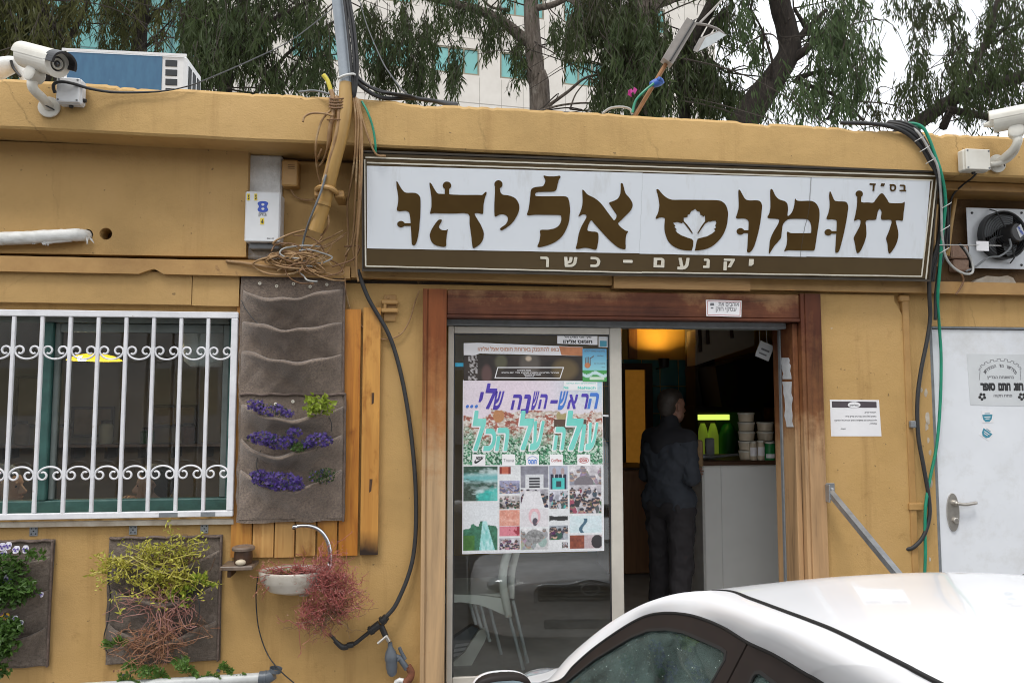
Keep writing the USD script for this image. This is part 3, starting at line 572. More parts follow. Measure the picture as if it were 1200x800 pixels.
# ------------------------------------------------------------------ white metal door at the right
Dw = thing('white_metal_door', 'plain white metal door at the right edge with a lever handle', 'door', (3.65, .03, -.1))
wl = W(1091.5, 384, .0)[0]
build('leaf', MB().box(wl+.008, 4.13, .012, .055, -.12, 2.128, .004), 'door_white', Dw)
build('frame', MB().box(wl-.018, wl+.005, .0, .12, -.12, 2.145, .003).box(wl+.006, 4.148, .0, .12, 2.131, 2.1445, .002).box(4.133, 4.148, .0, .12, -.12, 2.13, .002), 'dull_grey', Dw)
def ellplate(cpx, cpy, rx, rz, y, t): 
    c = W(cpx, cpy, y); th_ = np.linspace(0, 2*np.pi, 28, endpoint=False)
    return Polygon(np.c_[c[0]+rx*np.cos(th_), c[2]+rz*np.sin(th_)])
pc = W(1117.5, 600, .0)
hp = build('handle_plate', MB().poly(ellplate(1117.5, 600, .041, .118, 0, 0), (0, .001, 0), EX, EZ, .0105), 'nickel', Dw, smooth=40)
hc = W(1118, 589, 0)
build('lever', MB().lathe([(.0, -.02), (.018, -.02), (.02, 0), (.014, .03), (.0, .03)], (hc[0], .0, hc[2]), (0, -1, 0), 16).tube([(hc[0], -.026, hc[2]), (hc[0]+.05, -.03, hc[2]-.006), (hc[0]+.105, -.028, hc[2]-.001), (hc[0]+.135, -.02, hc[2]+.002)], [.011, .0105, .010, .011], 10, True, 4), 'nickel', hp, smooth=True)
lc = W(1119.5, 609.5, 0)
build('lock_cylinder', MB().lathe([(0, -.004), (.019, -.004), (.019, .010), (.015, .013), (0, .013)], (lc[0], .0, lc[2]), (0, -1, 0), 16).box(lc[0]-.002, lc[0]+.002, -.0145, -.012, lc[2]-.007, lc[2]+.007), 'nickel', hp)

# ================================================================== the shop sign, leaning forward under the slab
sgb, sgt = W(430, 315, -.13), W(430, 179, -.253)
SX0, SX1 = -.379, 3.085
so = V3(SX0, sgb[1], sgb[2]); sv = V3(0, sgt[1]-sgb[1], sgt[2]-sgb[2]); SH = np.linalg.norm(sv); sv /= SH
sn = np.cross(EX, sv)                                    # towards the street
def sgn(px, py, out=0.0):
    q = WP(px, py, so, sn)-so; return q[0], q @ sv
SG = thing('shop_sign', 'long white and brown shop sign with large brown Hebrew lettering above the entrance', 'sign', (1.35, -.2, 2.4))
def onsign(geom, out, t): return MB().poly(geom, so+sn*out, EX, sv, t)
SW = SX1-SX0
build('box', MB().poly(sbox(0, 0, SW, SH), so, EX, sv, .10), 'sign_side', SG)
build('panel', onsign(sbox(.004, .004, SW-.004, SH-.004), .003, .0025), 'sign_brown', SG)
fa, fb, fc, fd = sgn(430, 194.5), sgn(1089.6, 211.6), sgn(1079, 303), sgn(430.4, 291)
# the face is made of three sheets butted together
cuts = [(0, 1), (sgn(751, 250)[0], 0), (sgn(948, 250)[0], 0)]
def edge(x, a, b): return a[1]+(b[1]-a[1])*(x-a[0])/(b[0]-a[0])
xs_ = [fa[0], cuts[1][0], cuts[2][0], fb[0]]
for i in range(3):
    a, b = xs_[i]+(.0005 if i else 0), xs_[i+1]-(.0003 if i < 2 else 0); dz_ = .002*(i % 2)
    build('face_sheet', onsign(Polygon([(a, edge(a, fd, fc)-dz_), (b, edge(b, fd, fc)-dz_), (b, edge(b, fa, fb)-dz_), (a, edge(a, fa, fb)-dz_)]), .0045+.0003*(i == 1), .0015), 'sign_white', SG)
LW = .0075
def sline(pts, w=LW): return LineString(pts).buffer(w/2, cap_style=2, join_style=2)
t1, t2 = sgn(432, 184.5)[1], sgn(432, 191)[1]
for pts in ([sgn(428, 184.6), sgn(1097, 206.4)], [sgn(430, 190.8), sgn(1092, 211.5)], [sgn(1097.5, 206), sgn(1084.5, 327)], [sgn(1092.3, 211), sgn(1079.5, 323)], [sgn(427.4, 187), sgn(428.6, 311.5)], [sgn(428.5, 311.7), sgn(752, 319.5)], [sgn(752, 319), sgn(1080, 323.7)]):
    build('trim_line', onsign(sline(pts), .0058, .0025), 'sign_line', SG)
fr = MB().poly(sbox(-.008, -.014, SW+.008, -.001).union(sbox(-.008, SH+.001, SW+.008, SH+.012)).union(sbox(-.008, -.001, -.0005, SH+.001)).union(sbox(SW+.0005, -.001, SW+.008, SH+.001)), so+sn*.009, EX, sv, .11)
build('frame', fr, 'sign_side', SG)
# lettering traced from its outlines (pixels of an enlarged view: origin and scale given)
def trace(pts, o, k, n=3): return smoothpoly([sgn(o[0]+x/k, o[1]+y/k) for x, y in pts], n)
A_, B_, C_, D_, K = (450, 190), (600, 190), (755, 200), (890, 200), 6.667
def dot(o, x, y, rx, ry): return trace([(x+rx*math.cos(a), y+ry*math.sin(a)) for a in np.arange(10)*math.pi/5], o, K)
def bar_(o, x0, y0, x1, y1): return Polygon([sgn(o[0]+x/K, o[1]+y/K) for x, y in [(x0, y0), (x1, y0), (x1, y1), (x0, y1)]])
LET = []
LET.append(unary_union([trace([(97,153),(108,158),(125,190),(150,225),(175,240),(225,240),(258,247),(280,270),(286,310),(284,400),(275,520),(262,600),(248,640),(235,650),(222,646),(216,620),(210,500),(205,440),(200,405),(188,388),(165,381),(103,381),(110,320),(110,260),(100,200)], A_, K), dot(A_,133,485,30,25), bar_(A_,150,478,214,499)]))
LET.append(unary_union([trace([(355,165),(370,170),(390,205),(410,235),(425,247),(470,250),(600,257),(730,257),(765,258),(785,240),(797,233),(801,245),(788,280),(778,330),(775,380),(772,404),(758,405),(740,400),(708,403),(725,440),(755,490),(776,540),(779,570),(770,610),(745,645),(712,668),(698,672),(690,655),(680,570),(668,480),(657,405),(540,402),(420,400),(385,400),(365,405),(360,395),(370,350),(370,280),(362,220)], A_, K),
    dot(A_,492,184,33,31), bar_(A_,475,195,508,260), trace([(440,448),(452,452),(448,468),(430,500),(432,515),(445,527),(465,533),(485,532),(499,525),(492,560),(486,610),(481,660),(430,657),(395,645),(370,620),(358,580),(362,550),(378,515),(405,475),(425,452)], A_, K)]))
Y5 = (420, 170)
LET.append(unary_union([trace([(820+24*math.cos(a), 231+24*math.sin(a)) for a in np.arange(10)*math.pi/5], Y5, 5), trace([(802,240),(826,240),(830,272),(845,291),(880,296),(915,310),(935,335),(942,365),(935,400),(910,445),(880,475),(850,495),(838,500),(829,493),(840,480),(862,465),(875,440),(872,420),(855,408),(830,407),(808,418),(797,412),(796,340),(800,280)], Y5, 5)]))
LET.append(trace([(250,105),(275,112),(340,112),(368,107),(378,118),(365,140),(355,175),(345,215),(325,230),(280,233),(230,234),(195,237),(180,250),(185,265),(220,268),(300,268),(400,268),(425,272),(440,290),(450,340),(451,400),(442,470),(420,530),(385,585),(335,625),(270,652),(200,664),(212,620),(220,570),(221,531),(280,528),(330,518),(365,495),(382,460),(382,425),(370,415),(270,413),(180,412),(118,415),(128,370),(138,300),(145,230),(155,208),(180,197),(220,192),(240,188),(255,165),(258,140),(246,115)], B_, K))
LET.append(trace([(548,218),(560,222),(590,255),(640,280),(690,320),(740,385),(785,445),(797,455),(810,440),(815,415),(800,390),(770,345),(757,318),(790,305),(825,285),(843,250),(848,205),(848,170),(862,168),(872,200),(885,245),(915,280),(938,320),(938,350),(920,385),(885,420),(840,465),(826,480),(850,510),(885,535),(905,542),(890,570),(885,620),(886,672),(870,681),(830,668),(780,630),(730,580),(680,525),(640,480),(618,455),(600,480),(590,510),(590,535),(620,542),(655,545),(672,560),(673,600),(668,640),(658,680),(640,684),(600,673),(560,670),(500,678),(508,630),(520,560),(540,505),(565,460),(580,430),(575,412),(560,408),(545,412),(518,425),(528,400),(545,350),(550,300),(548,250)], B_, K))
sam = trace([(92,150),(110,150),(135,180),(170,210),(215,228),(300,228),(430,230),(560,232),(600,240),(630,265),(648,310),(650,360),(640,430),(615,495),(575,550),(520,595),(460,617),(390,625),(370,625),(300,620),(240,600),(195,565),(170,520),(155,460),(156,410),(158,375),(140,366),(115,368),(92,378),(88,365),(105,330),(115,270),(105,200)], C_, K)
leaf = Polygon([sgn(C_[0]+x/K, C_[1]+y/K) for x, y in [(362,640),(378,590),(380,550),(370,535),(330,522),(285,505),(255,485),(240,465),(250,460),(232,440),(240,432),(222,408),(245,403),(262,403),(290,412),(300,402),(325,432),(350,465),(372,494),(376,490),(355,452),(330,420),(306,395),(305,368),(320,366),(336,362),(337,345),(352,340),(363,318),(380,310),(395,299),(412,318),(432,322),(435,345),(452,350),(457,362),(472,350),(473,395),(452,422),(430,457),(412,490),(417,494),(440,460),(472,415),(500,398),(512,400),(530,393),(555,392),(560,410),(551,430),(559,445),(541,456),(553,468),(530,490),(490,512),(440,525),(415,532),(405,560),(398,600),(388,640)]]).buffer(0)
LET.append(sam.difference(leaf))
LET.append(unary_union([trace([(733,153),(745,155),(765,190),(785,222),(815,233),(880,233),(905,245),(916,275),(912,330),(900,420),(880,510),(855,590),(835,625),(815,640),(800,632),(802,600),(808,500),(812,420),(810,395),(795,380),(770,374),(715,372),(725,330),(735,280),(732,200)], C_, K), dot(C_,748,475,30,26), bar_(C_,765,466,815,488)]))
LET.append(trace([(82,150),(98,150),(120,195),(150,225),(195,240),(215,265),(218,310),(215,352),(235,345),(255,315),(268,270),(275,220),(285,232),(320,238),(390,236),(430,250),(455,285),(465,330),(460,400),(445,500),(430,600),(422,622),(400,625),(300,623),(220,622),(190,630),(205,590),(213,540),(213,478),(240,488),(300,489),(390,488),(400,478),(400,430),(390,400),(370,382),(340,378),(240,378),(205,390),(180,420),(172,460),(165,520),(150,545),(110,590),(80,640),(70,645),(72,610),(80,540),(105,480),(135,430),(150,395),(140,378),(62,370),(75,330),(82,280),(80,200)], D_, K))
LET.append(unary_union([trace([(545,165),(553,170),(570,210),(590,238),(660,242),(680,255),(688,285),(682,340),(665,440),(640,550),(618,625),(600,640),(588,632),(592,560),(598,460),(600,400),(590,385),(560,380),(520,378),(535,330),(545,270),(540,200)], D_, K), dot(D_,533,482,28,25), bar_(D_,550,473,602,493)]))
LET.append(unary_union([dot(D_,775,183,28,27), trace([(762,195),(788,195),(788,235),(797,248),(845,249),(885,250),(905,225),(935,187),(952,178),(968,190),(995,230),(1010,252),(1060,256),(1110,254),(1130,248),(1122,320),(1115,385),(1105,392),(1090,388),(1060,390),(1065,420),(1077,470),(1078,520),(1060,580),(1025,635),(1008,646),(1000,620),(995,570),(985,530),(1000,490),(1018,440),(1025,387),(955,385),(945,360),(950,325),(935,298),(918,325),(910,365),(898,385),(830,390),(828,440),(830,500),(815,560),(785,625),(760,645),(750,620),(742,570),(733,525),(755,480),(780,430),(785,390),(765,382),(745,390),(735,388),(745,345),(758,270)], D_, K)]))
for gme in LET: build('letter', onsign(gme, .0075, .0024), 'sign_letter', SG)
for ch, px0, px1, py0, py1, m_ in [('י',877.5,882.5,303.5,311.5,0),('ק',848,860,303,317,0),('נ',824,831,303,314,0),('ע',794,807,302,316,0),('ם',766,778,302,313.5,0),('-',730,741,304.5,308,0),('כ',692,703,301,313,0),('ש',661,676,301,313,0),('ר',633,643,300.5,313,0),
        ('ב',1054,1061,216.5,224.5,1),('ס',1042,1049,216,224.5,1),('״',1031.5,1036,215,218.5,1),('ד',1018.5,1025,215,224,1)]:
    g_ = glyphs(ch, True, 1 if ch == 'י' else 4 if not m_ else 3); (u0, v1), (u1, v0) = sgn(px0, py0), sgn(px1, py1)
    build('small_letter', onsign(fit(g_, u0, v0, u1, v1), .0062 if not m_ else .0075, .0028), 'sign_line' if not m_ else 'sign_letter', SG)
ck = [sgn(D_[0]+x/K, D_[1]+y/K) for x, y in [(398, 55), (390, 180), (382, 300), (370, 370), (352, 430), (338, 500), (324, 590), (310, 700)]]
build('cut_line', onsign(sline(ck, .0022), .0079, .0004), 'sign_side', SG)

# ================================================================== papers, notices and the big poster
def flat(pxs, y, dy=0):                                   # outline on the plane y from picture corners
    return Polygon([W(a, b, y)[[0, 2]] for a, b in pxs])
def sheet(geom, y, t=.0012): return MB().poly(geom, (0, y, 0), EX, EZ, t)
def textline(s_, x0, y0, x1, y1, y, heb=True, bold=2):
    p, q = W(x0, y1, y), W(x1, y0, y); return fit(glyphs(s_, heb, bold), p[0], p[2], q[0], q[2])
nt = thing('paper_notice', 'small white typed notice with a dark heading on the wall right of the entrance', 'notice', (W(1003, 490, -.024)))
ny = -.0235
build('sheet', sheet(flat([(972.5, 468), (1030, 468.5), (1033, 511), (974, 511)], ny), ny), 'paper', nt)
build('heading', sheet(flat([(975, 470), (1027, 470.5), (1027.5, 477.5), (975.2, 477.2)], ny-.001), ny-.001), 'notice_head', nt)
e_ = flat([(1001+7.5*math.cos(a), 474.2+3.6*math.sin(a)) for a in np.arange(14)*2*math.pi/14], ny-.002); build('emblem', sheet(e_, ny-.0018, .0007), 'paper', nt)
build('emblem_text', sheet(textline('אליהו', 996, 473.6, 1006, 475.6, ny-.0026), ny-.0026, .0006), 'ink', nt)
tl = MB()
for s_, a, b, c, d in [('לקוחות יקרים,', 1013, 481.8, 1026.5, 484.2), ('בימים אלו אנו עורכים בדק בית', 991, 486.4, 1027, 489.0), ('לא נכנסים עם משקאות ומזון מבחוץ אל המקום', 978, 491.0, 1027.5, 493.6), ('בתודה,', 1019, 495.2, 1027.5, 497.4), ('ההנהלה', 985.5, 501.3, 991, 503)]:
    tl.poly(textline(s_, a, b, c, d, ny-.001, True, 1), (0, ny-.001, 0), EX, EZ, .0006)
build('typed_text', tl, 'ink_grey', nt)
kc = thing('certificate_paper', 'grey certificate sheet with a crenellated arch and Hebrew print on the white door', 'certificate', W(1172, 445, .01))
ky = .0105
build('sheet', sheet(flat([(1133, 414.5), (1210, 415), (1210, 476), (1137, 474.5)], ky), ky), 'paper_grey', kc)
arc = []
for i in range(9):
    a0 = math.pi*(1-(i+.08)/9); a1 = math.pi*(1-(i+.55)/9); a2 = math.pi*(1-(i+1)/9)
    for a, r in ((a0, 1.0), (a0, 1.22), (a1, 1.22), (a1, 1.0), (a2, 1.0)): arc.append((1172+23.5*math.cos(a)*r**.3, 434-11.2*math.sin(a)*r))
arc = [(1147.5, 445)]+arc+[(1196, 445)]
build('arch', sheet(LineString([W(a, b, ky)[[0, 2]] for a, b in arc]).buffer(.0014), ky-.0008, .0007), 'ink_grey', kc)
at_ = MB()
for i, ch in enumerate('מהדרין מן המהדרין'[::-1]):
    if ch == ' ': continue
    t = (i+.5)/17; a = math.pi*(.93-.86*t); cx, cy = 1172+19*math.cos(a), 440-11.5*math.sin(a)
    gl = textline(ch, cx-1.1, cy-1.8, cx+1.1, cy+1.6, ky-.001, True, 2); at_.poly(affinity.rotate(gl, -(t-.5)*95*.0-(90-math.degrees(a))*.5*1.0, origin='centroid'), (0, ky-.0008, 0), EX, EZ, .0006)
at_.poly(textline('בהשגחת הבד״ץ', 1157, 440.5, 1188, 444.5, ky), (0, ky-.0008, 0), EX, EZ, .0006)
at_.poly(textline('פתח תקוה', 1164.5, 462, 1186, 466, ky), (0, ky-.0008, 0), EX, EZ, .0006)
build('small_print', at_, 'ink_grey', kc)
at_ = MB()
for w_, a, b in (('חוג', 1188, 1199), ('חתם', 1170, 1184), ('סופר', 1149, 1166)): at_.poly(textline(w_, a, 448.5, b, 457.8, ky, True, 7), (0, ky-.0008, 0), EX, EZ, .0006)
build('bold_print', at_, 'ink', kc)
for cx in (1151, 1197.5):
    at_ = MB()
    for k in range(5):
        a = k*2*math.pi/5+.4; at_.poly(flat([(cx+3*math.cos(a)+1.8*math.cos(b_), 464.5+3*math.sin(a)+1.8*math.sin(b_)) for b_ in np.arange(7)*2*math.pi/7], ky), (0, ky-.0008-.0001*k, 0), EX, EZ, .0006)
    build('flower_mark', at_, 'ink', kc)
def sticker(label, c, rot, zc):
    t = thing('round_sticker', label, 'sticker', W(c[0], c[1], .01)); y = .0105
    q = flat([(c[0]-6.5, c[1]-7.2), (c[0]+6.5, c[1]-7.5), (c[0]+7, c[1]+7), (c[0]-6.2, c[1]+7.2)], y)
    build('backing', sheet(affinity.rotate(q, rot), y), 'paper', t)
    bowl = flat([(c[0]-6, c[1]-2.5), (c[0]+6, c[1]-2.5), (c[0]+5, c[1]+3), (c[0]+2.3, c[1]+6), (c[0]-2.3, c[1]+6), (c[0]-5, c[1]+3)], y)
    build('bowl_mark', sheet(affinity.rotate(bowl, rot, origin=q.centroid), y-.0008, .0007), 'ink_teal', t)
    ln = flat([(c[0]-3.6, c[1]-.2), (c[0]+3.6, c[1]-.2), (c[0]+3.4, c[1]+.7), (c[0]-3.4, c[1]+.7)], y); ln2 = flat([(c[0]-2.6, c[1]+2), (c[0]+2.6, c[1]+2), (c[0]+2.2, c[1]+2.9), (c[0]-2.2, c[1]+2.9)], y); ln3 = flat([(c[0]-3, c[1]-4.2), (c[0]+3, c[1]-4.2), (c[0]+3, c[1]-3.4), (c[0]-3, c[1]-3.4)], y)
    build('print', sheet(affinity.rotate(unary_union([ln, ln2]), rot, origin=q.centroid), y-.0014, .0005), 'paper', t); build('print', sheet(affinity.rotate(ln3, rot, origin=q.centroid), y-.0008, .0007), 'ink_teal', t)
sticker('upright teal bowl sticker on the white door, just under the certificate', (1157, 488), 2, 0); sticker('tilted teal bowl sticker on the white door, lower of the two', (1156.5, 507), -33, 0)
ls = thing('lintel_sticker', 'small white sticker with a red rounded border on the wooden lintel', 'sticker', W(848, 362, -.063)); ly = -.0745
q = flat([(828, 351), (870, 352), (869.5, 371), (828.5, 370)], ly); q2 = flat([(830, 353), (868, 354), (867.5, 369), (830.5, 368)], ly)
build('sheet', sheet(q, -.064, .0018), 'paper', ls); build('border', sheet(q2.buffer(.004).difference(q2.buffer(.001)), -.0648, .0006), 'ink_red', ls)
build('print', MB().poly(textline('אוהבים את', 842, 354.5, 866, 358.5, -.0648, True, 1).union(textline('עסקי חוק', 839, 360, 863, 366, -.0648, True, 1)).union(flat([(832.5, 355), (836.5, 355), (837, 358), (832, 358)], -.0648)).union(flat([(833, 360), (836, 360), (836, 361.5), (833, 361.5)], -.0648)), (0, -.0648, 0), EX, EZ, .0006), 'ink_grey', ls)

# big poster: the print is a fine sheet of printed colour
PY = GY-.0052
PO = thing('large_poster', 'large collage poster with violet and turquoise Hebrew lettering on the glass door', 'poster', W(624, 548, PY))
c00, c10, c01 = W(543.3, 445.5, PY), W(705.5, 449, PY), W(544, 648, PY)
PW, PH = c10[0]-c00[0], c00[2]-c01[2]; NX, NZ = 300, 374
U, Vv = np.meshgrid((np.arange(NX)+.5)/NX, (np.arange(NZ)+.5)/NZ, indexing='ij')      # V runs down
px_ = 543.3+U*162.2; py_ = 446+Vv*202
rg = np.random.default_rng(5)
def fb(sx, sy, seed, o=4): return meshkit.fbm(np.stack([px_/sx, py_/sy, 0*px_], -1), o, seed)
col = np.ones((NX, NZ, 3))*V3(.62, .60, .64)
col = col*(1-.0)+0*col; k = np.clip((px_-640)/60, 0, 1)*np.clip((485-py_)/35, 0, 1); col = col*(1-k[..., None]*.7)+k[..., None]*.7*V3(.30, .58, .64); k = np.exp(-((px_-600)/60)**2)*.5; col = col*(1-k[..., None])+k[..., None]*V3(.66, .52, .60)
land = py_ > 484+6*(fb(14, 14, 3)-.5)*2+np.where(px_ < 575, 6, 0)
n1, n2, n3 = fb(2.4, 1.7, 11), fb(6, 3.4, 12), fb(1.5, 1.5, 13)
roof = np.where(n2[..., None] > .52, V3(.42, .16, .12), V3(.60, .52, .46))*(.5+n1[..., None]); roof = np.where((n1 > .6)[..., None], V3(.68, .66, .62), roof)
for (cx, w_) in ((584, 6.5), (660, 9)):
    d = ((px_-cx)/w_)**2+((py_-489)/8)**2 < 1; roof = np.where(d[..., None], V3(.50, .27, .14) if cx < 600 else V3(.42, .36, .2), roof)
shade = (abs(px_-667) < 19) & (py_ > 493) & (py_ < 509); roof = np.where(shade[..., None], V3(.14, .09, .07), roof)
green = np.where(n3[..., None] > .55, V3(.55, .66, .58), np.where(n1[..., None] > .5, V3(.12, .34, .20), V3(.03, .13, .07)))
kk = np.clip((py_-503)/22+(fb(8, 8, 17)-.5)*1.8, 0, 1)[..., None]
col = np.where(land[..., None], roof*(1-kk)+green*kk, col)
def cell(x0, y0, x1, y1, fn):
    m = (px_ > x0) & (px_ < x1) & (py_ > y0) & (py_ < y1); u, v = (px_-x0)/(x1-x0), (py_-y0)/(y1-y0); c = fn(u, v); col[m] = np.clip(c, .01, .85)[m] if c.ndim == 3 else np.repeat(c[..., None], 3, 2)[m]
mix_ = lambda a, b, t: np.asarray(a)*(1-t[..., None])+np.asarray(b)*t[..., None]
def crowd(seed, lo=(.03, .03, .05), hi=(.62, .60, .64), s=1.6, tint=None):
    """A printed snapshot of a gathering: small figures over a light or dark ground."""
    def f(u, v):
        q = np.random.default_rng(seed); c = mix_(np.array(lo)*.5+np.array(hi)*.5, hi, np.clip((fb(7, 5, seed)-.5)*2+.6-.5*v, 0, 1)); n = int(26*(1.9/s)**2)
        for y in np.sort(q.uniform(.2, 1.15, n)):
            x, h = q.uniform(-.05, 1.05), .10*s*(.5+.7*y)*q.uniform(.8, 1.2); ar = .55; body = np.array(lo)+q.uniform(0, .12, 3) if q.random() < .62 else np.array(hi)*q.uniform(.75, 1.05)
            if tint is not None and q.random() < .22: body = np.array(tint)*q.uniform(.6, 1.1)
            c = np.where((((u-x)/(h*ar*1.2))**2+((v-y)/h)**2 < 1)[..., None], body, c); c = np.where((((u-x)/(h*.34))**2+((v-y+h*.95)/(h*.42))**2 < 1)[..., None], np.array([.46, .33, .27])*q.uniform(.5, 1.25), c); c = np.where((((u-x)/(h*.34))**2+((v-y+h*1.18)/(h*.25))**2 < 1)[..., None], np.array(lo)+.02, c)
        return c*(.8+.4*fb(1.4, 1.4, seed+3, 3))[..., None]
    return f
mask = py_ > 546.2; col[mask] = (.66, .67, .68)
def lake(u, v):
    n = fb(5, 2.5, 21)-.5; c = mix_((.42, .55, .56), (.60, .66, .66), fb(9, 2, 22)); st = lambda t: np.clip(t*7+.5, 0, 1)
    c = mix_(c, np.ones_like(c)*V3(.05, .11, .08)*(.6+fb(1.6, 1.6, 23))[..., None], st(.22-v+n*.35-.18*(u-.3))); c = mix_(c, np.ones_like(c)*V3(.20, .46, .47), st(.10-abs(v-.34)+n*.1)); c = mix_(c, np.ones_like(c)*V3(.05, .10, .08)*(.5+1.2*fb(1.5, 1.2, 24))[..., None], st(.09-abs(v-.53-.06*u)+n*.2))
    c = mix_(c, np.ones_like(c)*V3(.07, .44, .40)*(.7+.6*fb(6, 2, 4))[..., None], st(v-.72+(u-.6)*.35+n*.2)); return mix_(c, np.ones_like(c)*V3(.06, .09, .07)*(.4+1.4*fb(1.4, 1.4, 26))[..., None], st((.38-u)*.8+(v-.62)*.7+n*.4-.12))
def falls(u, v):
    c = np.ones(u.shape+(3,))*V3(.66, .68, .70); tree = (v > .28+.25*fb(5, 6, 31)+.25*abs(u-.55)) ; c = np.where(tree[..., None], mix_((.02, .09, .05), (.10, .30, .20), fb(2.5, 2.5, 33)), c)
    river = abs(u-.62-.12*(v-.4)) < .05+.28*np.clip(v-.35, 0, 1); c = np.where((river & (v > .38))[..., None], mix_((.08, .48, .44), (.66, .78, .80), fb(2.2, 6, 35)), c); return np.where(((v > .68) & (u < .33))[..., None], V3(.08, .20, .05)*(.6+.8*fb(4, 4, 36))[..., None], c)
cell(544, 548, 582.5, 588, lake); cell(544, 591, 583, 645, falls)
cell(585, 548.5, 598, 557, lambda u, v: mix_((.25, .04, .03), (.5, .16, .10), (abs(u-.5) < .3)*1.0)); cell(585, 565, 608, 580, crowd(41, (.06, .07, .16), (.36, .36, .50), 1.8)); cell(585, 582, 608, 598, crowd(42, (.03, .03, .03), (.6, .56, .56), 1.7, (.5, .12, .2)))
cell(585, 599, 608, 617, lambda u, v: mix_((.55, .20, .14), (.75, .50, .42), fb(1.6, 1.6, 43))); cell(585, 618, 608, 629, lambda u, v: mix_((.62, .25, .30), (.35, .05, .08), ((u > .5)*(fb(4, 4, 44) > .42))*1.0)); cell(585, 631, 608, 645, crowd(45, tint=(.5, .3, .35)))
def shop(u, v):
    c = np.ones(u.shape+(3,))*V3(.26, .26, .30)*(.7+.6*fb(5, 5, 51))[..., None]; c = np.where(((abs(u-.5) < .33) & (v > .38))[..., None], V3(.62, .63, .65), c); c = np.where(((abs(u-.5) < .2) & (v > .48) & ((v*8 % 1) > .3))[..., None], V3(.04, .04, .05), c); return c
cell(609.5, 548, 641, 573.5, shop); cell(609.5, 575, 641, 596.5, lambda u, v: np.where(((abs(u-.42) < .25+.2*v) & (v > .1))[..., None], V3(.68, .67, .69), crowd(52, s=2.2)(u, v))); cell(609.5, 598, 641, 619, lambda u, v: np.where(((((u-.5)/.22)**2+((v-.4)/.45)**2 < 1) & (((u-.5)/.13)**2+((v-.5)/.35)**2 > 1))[..., None], V3(.66, .45, .48), np.where((((u-.52)/.1)**2+((v-.72)/.22)**2 < 1)[..., None], V3(.12, .1, .13), np.ones(u.shape+(3,))*V3(.64, .62, .64))))
cell(609.5, 621, 641, 645.5, lambda u, v: np.where((((u-.5)/.33)**2+((v-.38)/.33)**2 < 1)[..., None], mix_((.08, .08, .08), (.5, .5, .5), fb(2, 2, 55)), crowd(54, (.3, .3, .3), (.72, .71, .72), 2.4)(u, v)))
def duo(u, v):
    c = np.ones(u.shape+(3,))*V3(.42, .44, .52)
    for cx in (.27, .72): c = np.where(((abs(u-cx) < .21) & (v > .35))[..., None], V3(.035, .04, .07), c); c = np.where((((u-cx)/.1)**2+((v-.24)/.16)**2 < 1)[..., None], V3(.42, .34, .34), c); c = np.where(((abs(u-cx) < .03) & (v > .36) & (v < .55))[..., None], V3(.6, .6, .62), c)
    b = (abs(u-.5) < .33) & (v > .52); c = np.where(b[..., None], V3(.10, .52, .50), c); return np.where(((abs(u-.5) < .13) & (v > .66) & (v < .9))[..., None], V3(.05, .08, .1), c)
cell(642.5, 548, 664, 575.5, duo); cell(642.5, 577, 664, 598.5, crowd(61, (.05, .06, .08), (.66, .66, .72), 2.1, (.1, .45, .42))); cell(642.5, 603, 664, 618, lambda u, v: np.where((abs(v-.45-.25*(fb(5, 5, 62)-.5)) < .14+.1*fb(3, 3, 6))[..., None], V3(.04, .04, .04), np.ones(u.shape+(3,))*V3(.66, .67, .68))); cell(642.5, 618, 664, 634.5, crowd(63, (.02, .02, .03), (.45, .48, .52), 2.5)); cell(657, 637, 664, 644, crowd(64, tint=(.5, .2, .2)))
cell(666, 548, 703.5, 572, lambda u, v: np.where(((((u-.45)/.3)**2+((v-.85)/.35)**2 < 1))[..., None], V3(.22, .2, .22), crowd(71, (.25, .23, .26), (.70, .68, .70), 2.0)(u, v))); cell(666, 571, 703.5, 604, crowd(72, (.03, .03, .05), (.66, .63, .66), 1.45, (.35, .1, .15))); cell(666, 607, 703.5, 627, lambda u, v: np.where(((abs(u-.42-.08*np.sin(v*6)) < .055) & (v > .15))[..., None], V3(.08, .16, .22), mix_((.50, .62, .64), (.68, .72, .75), fb(9, 3, 73)))); cell(666, 629.5, 703.5, 645.5, lambda u, v: np.where((u < .45)[..., None], mix_((.12, .03, .02), (.42, .14, .08), fb(3, 3, 74)), np.where((((u-.85)/.18)**2+((v-.5)/.5)**2 < 1)[..., None], V3(.05, .045, .05), mix_((.35, .26, .27), (.66, .60, .62), fb(6, 6, 75)))))
col *= (.86+.28*fb(1.3, 1.3, 91, 3))[..., None]; col = .85*col+.15*(np.roll(col, 1, 0)+np.roll(col, -1, 0)+np.roll(col, 1, 1)+np.roll(col, -1, 1))/4
v_, f_ = grid(lambda u, v: np.stack([c00[0]+u*PW, PY+0*u, c00[2]-v*PH+.006*(1-u)*(1-v)], -1), NX, NZ)
col = np.where((land | mask)[..., None], np.clip(col, 0, 1)**1.22, col*V3(1.04, 1.02, 1.03)); build('printed_sheet', (v_, f_), 'print_sheet', PO, color=col.reshape(-1, 3))
build('backing_sheet', sheet(sbox(c00[0]-.004, c01[2]-.004, c10[0]+.004, c00[2]+.003), PY+.0006, .0012), 'paper', PO)
